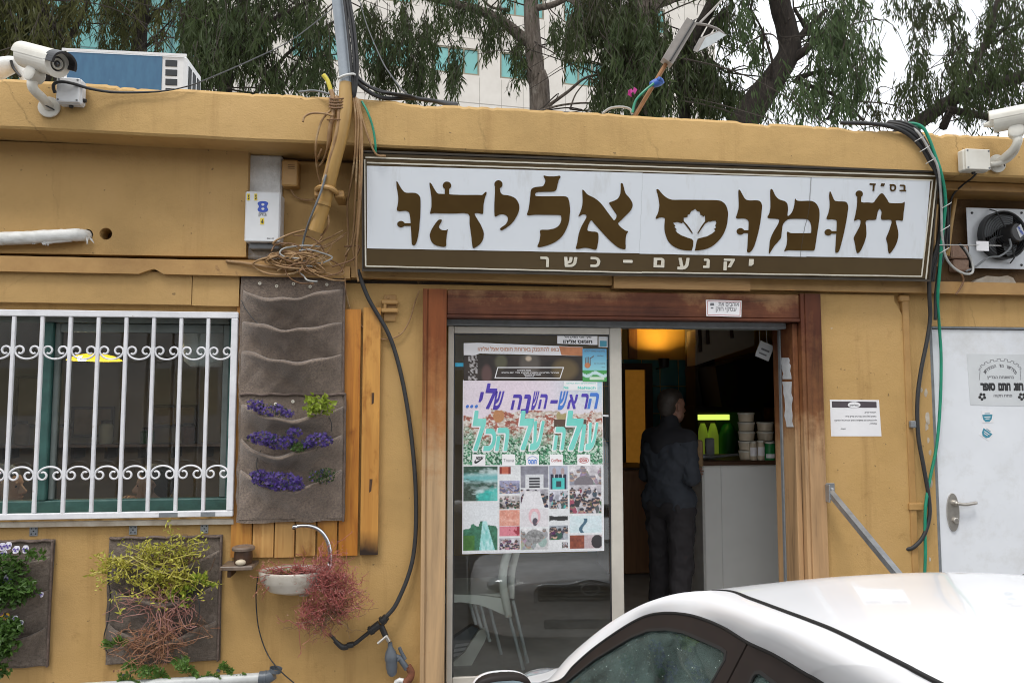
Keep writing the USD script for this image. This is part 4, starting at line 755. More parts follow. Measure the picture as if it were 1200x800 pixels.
for ch, x0, x1, y0, y1, m_ in [('ה',690,701,460,479,'ink_sky'),('ר',680,689,461,479,'ink_violet'),('א',666,676,462,479,'ink_violet'),('ש',655,664,458,480,'ink_sky'),('-',645,653.5,468.5,472.5,'ink_violet'),('ה',632,641,461.5,479,'ink_violet'),('ש',624,630,458,480,'ink_violet'),('נ',612,621,462,484,'ink_violet'),('ה',600,611,462,480,'ink_violet'),('ש',579,589,458,480,'ink_violet'),('ל',568,581,449,479,'ink_violet'),('י',562,566,459,471,'ink_violet'),('.',556.5,560,474,478,'ink_sky'),('.',551,554.5,474,478,'ink_sky'),('.',546,549.5,474,478,'ink_sky')]:
    gl = textline(ch, x0, y0, x1, y1, PY, True, 3); build('letter', sheet(affinity.skew(gl, xs=12), PY-.0012, .0009), m_, PO)
for ch, x0, x1, y0, y1 in [('ע',688,699,495,527),('ו',681,685,497,528),('ל',663,682,481,527),('ה',650,662,500,527),('ע',623,636,493,527),('ל',608,624,481,527),('ה',582,596,501,528),('כ',568,581,502,528),('ל',553,568,481,528)]:
    gl = textline(ch, x0, y0, x1, y1, PY, True, 3); gl = affinity.skew(gl, xs=8)
    build('letter_edge', sheet(affinity.translate(gl.buffer(.0050), -.004, -.004), PY-.0010, .0007), 'paper', PO); build('letter', sheet(gl.buffer(.0006), PY-.0018, .0007), 'ink_turq', PO)
build('corner_label', sheet(flat([(661, 446.5), (700, 447.5), (700, 457.5), (660.5, 457)], PY), PY-.0012, .0010), 'paper', PO)
build('corner_print', sheet(textline('Na', 660.5, 452.3, 666, 455.5, PY, False, 4).union(textline('NaNach', 677, 452.5, 698, 455.8, PY, False, 4)).union(textline('המאמינים את כולם', 664, 447.8, 698, 449.6, PY, True, 1)), PY-.0019, .0006), 'ink_turq', PO)
for i, (cx, m_) in enumerate([(561, 'ink'), (596, 'ink_grey'), (624, 'ink_sky'), (652, 'ink_red'), (684, 'ink_red')]):
    build('logo_card', sheet(flat([(cx-7.6, 532), (cx+7.6, 532.2), (cx+7.6, 545.5), (cx-7.6, 545.3)], PY), PY-.0012, .0009), 'paper', PO)
    if i == 0: gl = smoothpoly([W(cx+a, 539+b, PY)[[0, 2]] for a, b in [(6, -4), (2, .5), (-2.5, 3.6), (-4.8, 3.4), (-5.2, 1.4), (-3.4, -1.2), (-3.6, .8), (-2.4, 1.2), (1, -.6)]], 3).union(textline('NIKE', cx-3, 534.6, cx+4.5, 538.2, PY, False, 5))
    elif i == 1: gl = textline('Tnuva', cx-6, 537, cx+6, 541, PY, False, 0)
    elif i == 2: gl = textline('חומוס', cx-5, 538, cx+5, 543.5, PY, True, 4).union(LineString([W(cx+6*math.cos(a), 539-4.5*math.sin(a), PY)[[0, 2]] for a in np.linspace(.2, 2.9, 12)]).buffer(.0012))
    elif i == 3: gl = textline('Coffee', cx-6, 537.2, cx+6, 541, PY, False, 1)
    else:
        el = Polygon([W(cx+6*math.cos(a), 539+3.4*math.sin(a), PY)[[0, 2]] for a in np.arange(20)*math.pi/10]); gl = el.difference(el.buffer(-.003)).union(textline('אסם', cx-4, 537.4, cx+4, 540.8, PY, True, 3))
    build('logo_mark', sheet(gl, PY-.0019, .0006), m_, PO)
# strips and cards above it
bn = thing('paper_banner', 'torn pale pink paper strip with orange Hebrew print at the top of the glass door', 'banner', W(612, 409, PY))
build('strip', sheet(flat([(543.5, 402), (560, 401.5), (683, 406.5), (683, 417), (562, 414), (557, 416), (543.5, 419)], PY), PY), 'paper', bn)
build('pink_end', sheet(flat([(655, 405.8), (682.8, 406.8), (682.8, 416.8), (658, 416)], PY), PY-.0009, .0008), 'ink_orange', bn)
build('print', sheet(textline('בואו להתפנק בארוחת חומוס אצל אליהו', 560, 406.5, 655, 412.5, PY, True, 1), PY-.0012, .0008), 'ink_orange', bn)
ad = thing('dark_poster', 'dark food advertisement strip with a thin white frame on the glass door', 'poster', W(612, 431, PY))
nx2, nz2 = 120, 28; a0, a1 = W(543.5, 416, PY), W(683, 446, PY)
u2, v2 = np.meshgrid(np.linspace(0, 1, nx2), np.linspace(0, 1, nz2), indexing='ij'); pp = np.stack([u2*14, v2*3.2, 0*u2], -1)
c2 = mix_((.012, .010, .010), (.05, .036, .028), meshkit.fbm(pp, 3, 2))
for cx, cy, rx, rz, cc in ((.19, .75, .05, .45, (.10, .055, .05)), (.31, .25, .06, .35, (.09, .085, .05)), (.55, .3, .10, .6, (.10, .085, .07)), (.85, .55, .13, .5, (.12, .085, .04)), (.54, .12, .03, .12, (.5, .4, .3))):
    m_ = np.clip(1.6-1.6*(((u2-cx)/rx)**2+((v2-cy)/rz)**2), 0, 1); c2 = mix_(c2, np.ones_like(c2)*cc, m_)
m_ = (meshkit.fbm(pp*5, 3, 8) > .56) & (abs(u2-.075) < .04); c2[m_] = (.4, .38, .38)
v_, f_ = grid(lambda u, v: np.stack([a0[0]+u*(a1[0]-a0[0]), PY-.0004+0*u, a0[2]-v*(a0[2]-a1[2])], -1), nx2, nz2); build('printed_sheet', (v_, f_), 'print_sheet', ad, color=c2.reshape(-1, 3))
fq = flat([(583, 430), (661, 430), (656.5, 443.5), (579.5, 443)], PY); build('frame_line', sheet(fq.difference(fq.buffer(-.005)), PY-.0012, .0007), 'paper', ad)
build('print', sheet(unary_union([textline('מנות מיוחדות', 606, 433, 622, 434.6, PY, True, 1), textline('מבחר סלטים ומנות חמות מדי יום ביומו', 588, 435.6, 655, 437.2, PY, True, 1), textline('טעם של בית כשר', 613, 437.8, 634, 439.4, PY, True, 2), textline('בתאבון', 615, 440, 626, 441.5, PY, True, 1)]), PY-.0012, .0007), 'paper', ad)
wl_ = thing('opening_label', 'white two-line Hebrew label in the top right corner of the glass door', 'label', W(677, 398, PY))
build('sheet', sheet(flat([(653, 392), (700, 393.5), (700, 404), (653, 402.5)], PY), PY-.0014, .0010), 'paper', wl_); build('print', sheet(textline('איך אני מגיע אל', 661, 393.8, 693, 396.4, PY-.003, True, 2).union(textline('חומוס אליהו', 660, 397.8, 694, 402, PY-.003, True, 4)), PY-.0022, .0007), 'ink', wl_)
bs = thing('blue_sticker', 'tiny blue square sticker beside the white label on the glass door', 'sticker', W(707, 399, PY)); build('backing', sheet(flat([(701.5, 394), (712.5, 394.5), (712.5, 407), (701.5, 406.5)], PY), PY), 'tape_clear', bs); build('mark', sheet(flat([(703, 399), (711, 399.3), (711, 406), (703, 405.7)], PY), PY-.0009, .0008), 'ink_teal', bs)
hc_ = thing('hand_card', 'small blue and green card with an orange hand figure on the glass door', 'card', W(697, 428, PY))
a0, a1 = W(682.5, 408.5, PY), W(711, 447, PY); nx2, nz2 = 34, 46
u2, v2 = np.meshgrid(np.linspace(0, 1, nx2), np.linspace(0, 1, nz2), indexing='ij'); c2 = mix_((.10, .33, .55), (.25, .55, .62), np.clip(v2*1.6, 0, 1)); c2[v2 > .66] = (.06, .30, .08); c2[(abs(v2-.78-.05*np.sin(u2*9)) < .05)] = (.5, .66, .68); c2[(abs(v2-.9) < .04) & (abs(u2-.6) < .3)] = (.55, .66, .55)
v_, f_ = grid(lambda u, v: np.stack([a0[0]+u*(a1[0]-a0[0]), PY-.0024+0*u, a0[2]-v*(a0[2]-a1[2])], -1), nx2, nz2); build('printed_card', (v_, f_), 'print_sheet', hc_, color=c2.reshape(-1, 3))
hd = MB()
for k in range(4): hd.poly(flat([(685.4+k*1.9, 417.5+abs(k-1.5)), (686.3+k*1.9, 417.5+abs(k-1.5)), (686.6+k*1.9, 428), (685.4+k*1.9, 428)], PY), (0, PY-.0032, 0), EX, EZ, .0006)
hd.poly(flat([(690.5, 420), (696, 416), (695.5, 418), (692.5, 420)], PY), (0, PY-.0032, 0), EX, EZ, .0006); build('hand_fingers', hd, 'ink_grey', hc_)
build('hand_palm', sheet(flat([(688.3+3.4*math.cos(a), 428+3.2*math.sin(a)) for a in np.arange(14)*math.pi/7], PY), PY-.0038, .0005), 'ink_orange', hc_)
build('print', sheet(textline('ברוכים הבאים לכולם', 685, 409.8, 709, 412, PY, True, 2).union(textline('שלום', 700, 416, 707, 417.4, PY, True, 1)).union(textline('פתוח כל יום', 696, 425, 709, 426.4, PY, True, 1)).union(textline('טל', 705, 429.5, 709, 430.7, PY, True, 1)), PY-.0032, .0006), 'ink_grey', hc_)
ct = sheet(flat([(531.5, 425), (543, 425), (543, 429.5), (531.5, 429.5)], PY), PY); build('cyan_tape', ct, 'cyan_tape', None, label='short strip of cyan tape at the left edge of the glass door', category='tape')
tp = MB().poly(flat([(706, 485.5), (714, 486), (714, 488.2), (706, 487.8)], PY-.001), (0, PY-.001, 0), EX, EZ, .001); build('clear_tape', tp, 'tape_clear', None, label='short whitish tape beside the right edge of the large poster', category='tape')

# ================================================================== timber boards behind the felt pockets
PB = thing('timber_boards', 'varnished orange vertical timber boards behind the tall felt planter', 'boards', W(360, 500, -.02))
def plank(px0, px1, ptop, pbot, y, mt, t=.022, skew=0):
    a, b = W(px0, 500, y)[0], W(px1, 500, y)[0]; z1, z0 = W(px0, ptop, y)[2], W(px0, pbot, y)[2]
    build('plank', MB().poly(Polygon([(a, z0), (b, z0+skew), (b, z1), (a, z1)]), (0, y, 0), EX, EZ, t), mt, PB)
for i, (a, b) in enumerate([(274, 298), (299.5, 323.5), (325, 347.5), (349.5, 372), (374.5, 397)]):
    plank(a, b, 345, 653-(i > 2)*1.5, -.026, 'plank_pale' if i in (1, 2, 3) else 'plank_yellow')
plank(399, 421, 362, 651, -.03, 'plank_orange'); plank(424, 444.5, 360, 650, -.036, 'plank_burnt', .03)
build('knot_hole', MB().poly(Polygon([W(x, y, -.0375)[[0, 2]] for x, y in [(435.5, 460), (438.5, 460), (438, 472), (435.5, 474)]]).union(Polygon([W(x, y, -.0375)[[0, 2]] for x, y in [(433, 561), (436.5, 561), (435, 575), (432.5, 577)]])), (0, -.0370, 0), EX, EZ, .0010), 'charred', PB)

# ================================================================== felt wall planters
def felt_sheet(x0, x1, z0, z1, y, amp=.006, seed=1, n=34, edge=.006):
    def f(u, v):
        x = x0+u*(x1-x0); z = z0+v*(z1-z0); nn = meshkit.fbm(np.stack([x*9, z*9, 0*x+seed], -1), 3, seed)-.5
        ex_ = (meshkit.noise(np.stack([z*14, 0*z+seed, 0*z], -1), seed)-.5)*edge*2; ez_ = (meshkit.noise(np.stack([x*12, 0*x+seed, 0*x+3], -1), seed+4)-.5)*edge*2
        return np.stack([x+ex_*np.where((u < .01) | (u > .99), 1, 0), y-amp*(nn+.5), z+ez_*np.where((v < .01) | (v > .99), 1, 0)], -1)
    m = gridmb(f, n, n); b = gridmb(lambda u, v: f(u, v)*[1, 0, 1]+np.stack([0*u, 0*u+y+.006, 0*u], -1), 3, 3); return m.add(*b.arr())
def pocket(x0, x1, ztop, zbot, y, sag, depth, seed, n=44):
    """A sewn pocket: the lip sags and gapes, rolled over; below it the cloth falls back to the seam."""
    def f(u, v):                                           # v: 0 bottom seam .. .8 lip, then rolled inwards and down to the back
        x = x0+u*(x1-x0); w = np.sin(np.pi*np.clip(u, 0, 1))**.7; lip = ztop-sag*np.sin(np.pi*u**(1+.25*np.sin(seed*1.7)))**1.1+.012*np.sin(seed*2.3)*(u-.5)+.006*np.sin(x*34+seed*3)*w; vv = np.clip(v/.8, 0, 1); z = zbot+(lip-zbot)*vv
        bel = depth*w*(vv**2.6*1.0+.10*np.sin(np.pi*vv))
        nn = (meshkit.fbm(np.stack([x*10, z*10, 0*x+seed], -1), 4, seed)-.5)*.022*(.3+w); wr = (.010*np.sin(x*23+seed*2+z*30)+.006*np.sin(x*51-z*37+seed))*w*np.sin(np.pi*vv)
        fold = np.clip((v-.8)/.2, 0, 1); a = fold*np.pi*.9; rr = .019+.004*np.sin(x*21+seed)
        yy = y-.008-bel-nn-wr+np.where(fold > 0, rr*(1-np.cos(a))+np.clip(fold-.5, 0, 1)*2*bel*.35, 0); zz = z+np.where(fold > 0, rr*np.sin(a)-np.clip(fold-.5, 0, 1)*.08, 0)
        return np.stack([x, yy, zz], -1)
    return gridmb(f, n, 30)
def planter(label, x0, x1, z0, z1, rows, y, mt='felt', sag=.055, depth=.06, seed=1, grommets=True, rings=None):
    t = thing('felt_wall_planter', label, 'wall planter', ((x0+x1)/2, y, z0), None)
    build('backing', felt_sheet(x0, x1, z0, z1, y, .008, seed), mt, t, smooth=True)
    build('hem', MB().tube([(x0+.004+(x1-x0-.008)*k/14, y-.010, z1-.004+.004*math.sin(k*2.1+seed)) for k in range(15)], .0085, 6, True, 2).tube([(x1-.006, y-.010, z1-(z1-z0)*k/10-.01*0) for k in range(11)], .0065, 6, True), 'felt_edge', t, smooth=True)
    for i, (zt_, zb_) in enumerate(rows):
        build('pocket', pocket(x0+.012, x1-.012, zt_, zb_, y, sag*(1+.15*math.sin(i*2+seed)), depth, seed*7+i), mt, t, smooth=True)
    if grommets:
        gm = MB()
        for k in range(5): gm.lathe([(.003, 0), (.0085, .001), (.0095, .003), (.006, .005), (.003, .003)], (x0+(x1-x0)*(.18+.16*k), y-.012, z1-.045-.014*(k % 2)), (0, -1, 0), 10)
        build('grommet', gm, 'sign_line', t)
    return t
y1 = -.045
tx0, tx1 = W(281, 400, y1)[0], W(404, 400, y1)[0]; Zt = lambda py, y=y1: W(340, py, y)[2]
planter('upper felt planter of empty sagging pockets on the orange boards', tx0, tx1, Zt(466), Zt(324), [(Zt(342), Zt(386)), (Zt(380), Zt(423)), (Zt(416), Zt(464))], y1, seed=2, sag=.062, depth=.13)
lx0, lx1 = W(279, 530, y1-.01)[0], W(405, 530, y1-.01)[0]
planter('felt planter with violet flowers in three pockets, hung below the empty one', lx0, lx1, Zt(611), Zt(461), [(Zt(478), Zt(516)), (Zt(514), Zt(557)), (Zt(553), Zt(607))], y1-.012, seed=5, sag=.09, depth=.14)
y2 = -.012
bx0, bx1 = W(126, 700, y2)[0], W(259, 700, y2)[0]
planter('square felt planter under the window with trailing yellow and red stems', bx0, bx1, W(190, 776, y2)[2], W(190, 628, y2)[2], [(W(190, 650, y2)[2], W(190, 694, y2)[2]), (W(190, 690, y2)[2], W(190, 737, y2)[2]), (W(190, 731, y2)[2], W(190, 774, y2)[2])], y2, 'felt_wet', .07, .115, 9, False)
cx0, cx1 = W(-75, 700, y2)[0], W(61, 700, y2)[0]
planter('felt planter of pansies cut off by the left edge', cx0, cx1, W(10, 782, y2)[2], W(10, 633, y2)[2], [(W(10, 655, y2)[2], W(10, 700, y2)[2]), (W(10, 695, y2)[2], W(10, 742, y2)[2]), (W(10, 738, y2)[2], W(10, 780, y2)[2])], y2, 'felt_wet', .075, .11, 12, False)

# ------------------------------------------------------------------ plants
def florets(P, r, facing=(0, -1, .45), jit=.7):
    """Little five-petalled flowers."""
    m = MB(); v, f = [], []
    for i, p in enumerate(P):
        n = np.asarray(facing)+R.normal(size=3)*jit; n /= np.linalg.norm(n); u = np.cross(n, [0, 0, 1.]); u /= max(np.linalg.norm(u), 1e-6); w = np.cross(n, u); k = r*R.uniform(.7, 1.25); a0 = R.uniform(0, 6)
        for j in range(5):
            a = a0+j*1.2566; d = math.cos(a)*u+math.sin(a)*w; e = -math.sin(a)*u+math.cos(a)*w; b = len(v)
            v += [p, p+d*k*.62+e*k*.36+n*k*.1, p+d*k, p+d*k*.62-e*k*.36+n*k*.1]; f += [[b, b+1, b+2], [b, b+2, b+3]]
    return m.add(v, f)
def clump(name, label, cat, zone, y, nfl, nlf, r, leafm, petm, leaf=(.02, .009), depth=.05, group=None, down=0.0):
    """zone: (centre px, centre py, half width, half height) ellipses on the plane y."""
    t = thing(name, label, cat, W(zone[0][0], zone[0][1]+zone[0][3], y), group)
    def pts(n, grow=1.0):
        a = np.array([z[2]*z[3] for z in zone]); k = R.choice(len(zone), n, p=a/a.sum()); th_ = R.uniform(0, 2*np.pi, n); rr = np.sqrt(R.uniform(0, 1, n))*grow
        out = []
        for i in range(n):
            z = zone[k[i]]; q = W(z[0]+z[2]*rr[i]*math.cos(th_[i]), z[1]+z[3]*rr[i]*math.sin(th_[i]), y); q[1] -= depth*math.sqrt(max(0, 1-rr[i]**2))*R.uniform(.3, 1); out.append(q)
        return np.array(out)
    if nlf:
        P = pts(int(nlf*1.25)); P[:, 1] += R.uniform(-.008, .008, len(P)); nlf = len(P); D = R.normal(size=(nlf, 3))*[1, .5, .8]+[0, -.6, .35-down]
        build('leaves', MB().leaves(P, D, R.uniform(.6, 1.3, nlf)*leaf[0], R.uniform(.7, 1.2, nlf)*leaf[1]), leafm, t)
    stem = MB(); c = np.mean([W(z[0], z[1]+z[3]*.6, y) for z in zone], 0)
    for q in pts(max(8, nlf//14)): stem.tube([c*.55+q*.45+[0, .01, -.03*(1-down)], c*.3+q*.7+R.normal(size=3)*.006, q], .0011, 3, False, 2)
    build('stems', stem, 'leaf_dark', t)
    if nfl: build('flowers', florets(pts(int(nfl*1.5)), r*1.02), petm, t)
    return t
ypl = y1-.12
lob = 'violet lobelia in the felt pockets'
clump('lobelia', 'violet lobelia in the left of the topmost planted pocket', 'plant', [(300, 474, 11, 7), (318, 480, 18, 7), (338, 484, 8, 5)], ypl, 150, 130, .0085, 'leaf_dark', 'petal_violet', (.014, .006))
clump('lime_sedum', 'lime green round-leaved plant in the topmost planted pocket', 'plant', [(373, 473, 14, 11), (366, 480, 8, 7), (385, 478, 7, 6)], ypl-.01, 0, 120, .01, 'leaf_lime', 'petal_violet', (.032, .028), .05)
clump('lobelia', 'violet lobelia spilling from the left half of the middle planted pocket', 'plant', [(308, 513, 18, 8), (330, 518, 20, 8), (345, 506, 10, 5)], ypl-.01, 220, 190, .0085, 'leaf_dark', 'petal_violet', (.014, .006))
clump('lobelia', 'violet lobelia in the right half of the middle planted pocket', 'plant', [(375, 515, 16, 8), (360, 520, 8, 5)], ypl-.01, 130, 90, .0085, 'leaf_dark', 'petal_violet', (.014, .006))
clump('small_green_plant', 'small leafy green tuft between the lobelias of the middle pocket', 'plant', [(350, 524, 9, 6)], ypl-.015, 0, 120, .01, 'leaf_fresh', 'petal_violet', (.016, .009))
clump('lobelia', 'dense violet lobelia filling the lowest planted pocket', 'plant', [(325, 562, 30, 9), (335, 568, 22, 7), (305, 556, 12, 6)], ypl-.02, 300, 170, .009, 'leaf_dark', 'petal_violet', (.014, .006))
clump('small_green_plant', 'low green plant at the right of the lowest planted pocket', 'plant', [(377, 558, 17, 7), (385, 553, 10, 5)], ypl-.015, 14, 210, .007, 'leaf_dark', 'petal_violet', (.015, .008))
# soil in the pockets
# pansies at the left edge
ypa = y2-.075
def pansies(t, spots, petal, r=.021):
    for px, py in spots:
        c = W(px, py, ypa-.02); n = V3(R.normal()*.25, -1, .25+R.normal()*.2); n /= np.linalg.norm(n); u = np.cross(n, [0, 0, 1.]); u /= np.linalg.norm(u); w = np.cross(n, u)*-1; w = w if w[2] > 0 else -w
        m = MB()
        for a, k, s in ((90+28, 1.0, .62), (90-28, 1.0, .62), (172, .9, .6), (8, .9, .6), (270, 1.05, .8)):
            a = math.radians(a); d = math.cos(a)*u+math.sin(a)*w; e = -math.sin(a)*u+math.cos(a)*w; th_ = np.linspace(0, 2*np.pi, 11)[:-1]
            ring = np.array([c+d*r*k*(.5+.5*math.cos(q))+e*r*s*math.sin(q)*.9+n*(.002*math.cos(q*2)+.001*k) for q in th_]); m.add(np.vstack([ring.mean(0)+n*.002, ring]), [[0, i+1, (i+1) % 10+1] for i in range(10)])
        fl = build('flower', m, petal, t)
        b = MB()
        for a in (172, 8, 270):
            a = math.radians(a); d = math.cos(a)*u+math.sin(a)*w; e = -math.sin(a)*u+math.cos(a)*w; q = c+n*.006; b.add([q, q+d*r*.55+e*r*.3, q+d*r*.7, q+d*r*.55-e*r*.3], [[0, 1, 2], [0, 2, 3]])
        build('blotch', b, 'petal_purple', fl)
t = clump('pansy', 'white and violet pansies in the top pocket of the left edge planter', 'plant', [(4, 657, 26, 10), (46, 649, 12, 6), (14, 668, 24, 10), (0, 680, 16, 10)], ypa, 0, 330, .01, 'leaf_fresh', 'petal_white', (.034, .02), .06)
pansies(t, [(3, 640), (10, 639), (19, 643.5), (5, 648), (-4, 650), (30, 643)], 'petal_white')
t = clump('pansy', 'pansy with one violet bloom over dense leaves in the middle left edge pocket', 'plant', [(25, 689, 22, 12), (8, 698, 22, 14), (-8, 690, 18, 14), (36, 684, 9, 8)], ypa-.01, 0, 420, .01, 'leaf_fresh', 'petal_white', (.034, .022), .06)
pansies(t, [(10, 678)], 'petal_white', .027); pansies(t, [(3, 682)], 'petal_violet', .02)
t = clump('viola', 'yellow and white violas trailing from the lowest left edge pocket', 'plant', [(3, 735, 22, 16), (10, 748, 16, 18), (0, 768, 13, 18), (22, 732, 8, 7), (4, 782, 9, 8)], ypa-.01, 0, 420, .01, 'leaf_fresh', 'petal_white', (.040, .026), .06, None, .5)
pansies(t, [(2, 719), (9, 721), (4, 726)], 'petal_yellow', .014); pansies(t, [(18, 724), (25, 729), (21, 731), (49, 696)], 'petal_white', .014)

def tangle(mb, n, start, end, y, r, jit, depth, steps=7, sag=.0, bud=None, rng=R):
    """n wandering stems from start zones towards end zones (px, py, rx, ry)."""
    for i in range(n):
        a, b = start[rng.integers(len(start))], end[rng.integers(len(end))]
        p = W(a[0]+a[2]*rng.normal()*.5, a[1]+a[3]*rng.normal()*.5, y); q = W(b[0]+b[2]*rng.normal()*.55, b[1]+b[3]*rng.normal()*.55, y)
        k = np.linspace(0, 1, steps)[:, None]; P = p*(1-k)+q*k; P += (np.cumsum(rng.normal(size=(steps, 3))*jit, 0)+rng.normal(size=(steps, 3))*jit*.6)*np.array([1, .6, 1]); P[:, 1] -= depth*np.sin(np.pi*k[:, 0]*.8+.3)*rng.uniform(.4, 1.1); P[:, 2] -= sag*np.sin(np.pi*k[:, 0]); P[:, 1] = np.minimum(P[:, 1], -.012)
        mb.tube(P, [r*rng.uniform(.8, 1.3), r*.7], 4, False, 3)
        if bud is not None:
            for w_ in P[2:]: bud.append((w_, P[-1]-P[0]))
ys = y2-.085
t = thing('trailing_sedum', 'yellow green straggling stems over the upper half of the square planter', 'plant', W(190, 700, ys))
m = MB(); bud = []
tangle(m, 36, [(185, 652, 50, 12), (200, 668, 40, 20)], [(170, 655, 45, 12), (205, 665, 34, 18), (190, 690, 25, 25), (215, 660, 26, 24), (185, 705, 14, 14)], ys, .0027, .020, .03, bud=bud)
tangle(m, 14, [(165, 655, 20, 6)], [(125, 665, 10, 10), (232, 640, 8, 8), (120, 658, 12, 8), (245, 690, 6, 10)], ys, .003, .009, .03, bud=bud)
build('stems', m, 'stem_yellow', t)
P = np.array([b[0] for b in bud]*3)+R.normal(size=(len(bud)*3, 3))*.010; P = np.vstack([P, P+R.normal(size=(len(P), 3))*.012, P[::2]+R.normal(size=(len(P[::2]), 3))*.018]); D = R.normal(size=(len(P), 3))+[0, -.4, .2]
build('leaves', MB().leaves(P, D, R.uniform(.014, .034, len(P)), R.uniform(.007, .015, len(P))), 'leaf_yellow', t)
m = MB(); tangle(m, 40, [(195, 655, 40, 8)], [(205, 650, 40, 18), (200, 680, 35, 25), (215, 640, 22, 12)], ys, .0018, .012, .02); build('dry_twigs', m, 'stem_brown', t)
t = thing('withered_sedum', 'withered pinkish red stems hanging over the lower half of the square planter', 'plant', W(190, 750, ys))
m = MB(); tangle(m, 46, [(195, 705, 40, 24), (190, 690, 30, 14)], [(190, 745, 36, 20), (205, 735, 26, 28), (180, 750, 36, 16), (200, 715, 30, 20)], ys, .0021, .019, .04); tangle(m, 16, [(170, 705, 20, 12)], [(128, 712, 6, 10), (140, 720, 14, 14), (150, 700, 18, 8)], ys, .002, .012, .03); build('stems', m, 'stem_pink', t)
m = MB(); tangle(m, 56, [(190, 742, 50, 22)], [(175, 758, 40, 16), (205, 750, 36, 20), (190, 765, 36, 10), (158, 752, 18, 14)], ys-.01, .0018, .018, .03, bud=(bud2 := [])); build('stems', m, 'stem_rust', t)
P = np.array([b[0] for b in bud2])+R.normal(size=(len(bud2), 3))*.006; build('leaves', MB().leaves(np.vstack([P, P+R.normal(size=P.shape)*.01, P+R.normal(size=P.shape)*.014]), R.normal(size=(3*len(P), 3)), R.uniform(.008, .022, 3*len(P)), R.uniform(.004, .010, 3*len(P))), 'dry_leaf', t)
m = MB(); tangle(m, 10, [(235, 720, 8, 8)], [(236, 742, 16, 8), (240, 730, 8, 16)], ys, .0014, .008, .02); build('dry_twigs', m, 'stem_brown', t)
clump('mint_sprig', 'bright round-leaved green sprig at the right of the square planter', 'plant', [(236, 676, 9, 5), (246, 682, 5, 4), (222, 688, 10, 8), (217, 702, 6, 7), (205, 695, 6, 6)], ys-.01, 0, 60, .01, 'leaf_lime', 'petal_white', (.036, .03), .03)
def fern(label, spots, y, L=.075, n=5):
    t = thing('parsley_plant', label, 'plant', W(spots[0][0], spots[0][1]+10, y)); m = MB(); st_ = MB()
    for px, py, ang in spots:
        c = W(px, py, y)
        for k in range(n):
            a = math.radians(ang+(k-n/2)*26+R.normal()*8); d = V3(math.cos(a), -.55, math.sin(a)); l = L*R.uniform(.5, 1.0); q = c+d*l
            st_.tube([c, c+d*l*.5+[0, 0, .004], q], .0011, 3, False)
            tt = np.repeat(np.linspace(.3, 1, 8), 2); sd_ = np.tile([-1, 1], 8); Pp = c+d*tt[:, None]*l; nrm = np.cross(d, [0, -1, 0]); nrm /= np.linalg.norm(nrm)
            m.leaves(Pp, d+nrm*sd_[:, None]*.9+R.normal(size=(16, 3))*.15, .036*(1.15-tt*.6), .014)
    build('leaves', m, 'leaf_bright', t); build('stalks', st_, 'leaf_fresh', t)
fern('feathery green leaves drooping below the square planter', [(165, 772, 250), (180, 775, 270), (212, 766, 300), (140, 757, 120)], ys)
fern('feathery green leaves growing over the white drain pipe', [(222, 792, 80), (245, 800, 90), (262, 788, 60), (285, 800, 90), (190, 796, 100), (148, 802, 90)], -.09, .085)
# thin black drip tubes of the planters
def cable(name, label, pts, r, mt, cat='cable', n=7, spline=7, group=None):
    P = [W(a, b, c) for a, b, c in pts]; return build(name, MB().tube(P, r, n, True, spline), mt, None, smooth=True, label=label, category=cat, group=group)
cable('drip_tube', 'thin black drip tube curving in the right of the square planter', [(226, 690, -.11), (233, 703, -.13), (233, 722, -.13), (226, 736, -.12), (214, 742, -.09)], .0032, 'black_rubber', 'tube')
cable('drip_tube', 'thin black drip tube along the left of the square planter', [(141, 660, -.05), (130, 663, -.06), (127, 678, -.045), (129, 694, -.04), (128, 720, -.04), (122, 745, -.05), (124, 760, -.05), (128, 766, -.04)], .003, 'black_rubber', 'tube')
cable('drip_tube', 'thin black drip tube below the square planter crossing the drain pipe', [(153, 772, -.03), (153.5, 785, -.04), (151, 806, -.15)], .003, 'black_rubber', 'tube')
cable('drip_tube', 'thin black tube hanging from the basin and curling past the pipe elbow', [(302, 675, -.12), (300, 700, -.05), (303, 735, -.03), (313, 765, -.04), (328, 785, -.12), (352, 806, -.12)], .0035, 'black_rubber', 'tube')
cable('drip_tube', 'thin black drip loop across the upper empty pockets', [(283, 352, -.06), (288, 362, -.09), (300, 377, -.11), (315, 386, -.12), (335, 391, -.125), (352, 390, -.12)], .0026, 'black_rubber', 'tube')
cable('drip_tube', 'thin black drip loop between the lower flower pockets', [(306, 527, -.12), (302, 535, -.125), (301, 548, -.13), (305, 556, -.12)], .0024, 'black_rubber', 'tube')
cable('drip_tube', 'thin black drip loop beneath the lime green plant', [(384, 487, -.12), (388, 494, -.125), (388.5, 505, -.13)], .0024, 'black_rubber', 'tube')

# small metal tabs above the planters, hinge plate
def tab(label, px, py, y=-.003):
    c = W(px, py, y); t = thing('metal_tab', label, 'bracket', c); build('plate', MB().box(c[0]-.021, c[0]+.021, y-.002, y, c[2]-.026, c[2]+.026, .002), 'galvanised', t)
    s_ = MB()
    for a, b in [(-.011, .014), (.011, .014), (-.011, -.014), (.011, -.014), (0, 0)]: s_.lathe([(0, .0), (.004, .0), (.003, .003), (0, .003)], (c[0]+a, y-.002, c[2]+b), (0, -1, 0), 8)
    build('screw', s_, 'black_plastic', t)
tab('galvanised screw tab on the wall above the pansy planter', 39.5, 622); tab('galvanised screw tab above the left of the square planter', 156, 620.5); tab('galvanised screw tab above the right of the square planter', 239.5, 619)
tab('small galvanised tab at the top left corner of the tall felt planter', 303, 318, -.062)
c = W(457, 361, -.002); t = thing('hinge_hook', 'tan painted hinge hook on the wall left of the door frame', 'hinge', c)
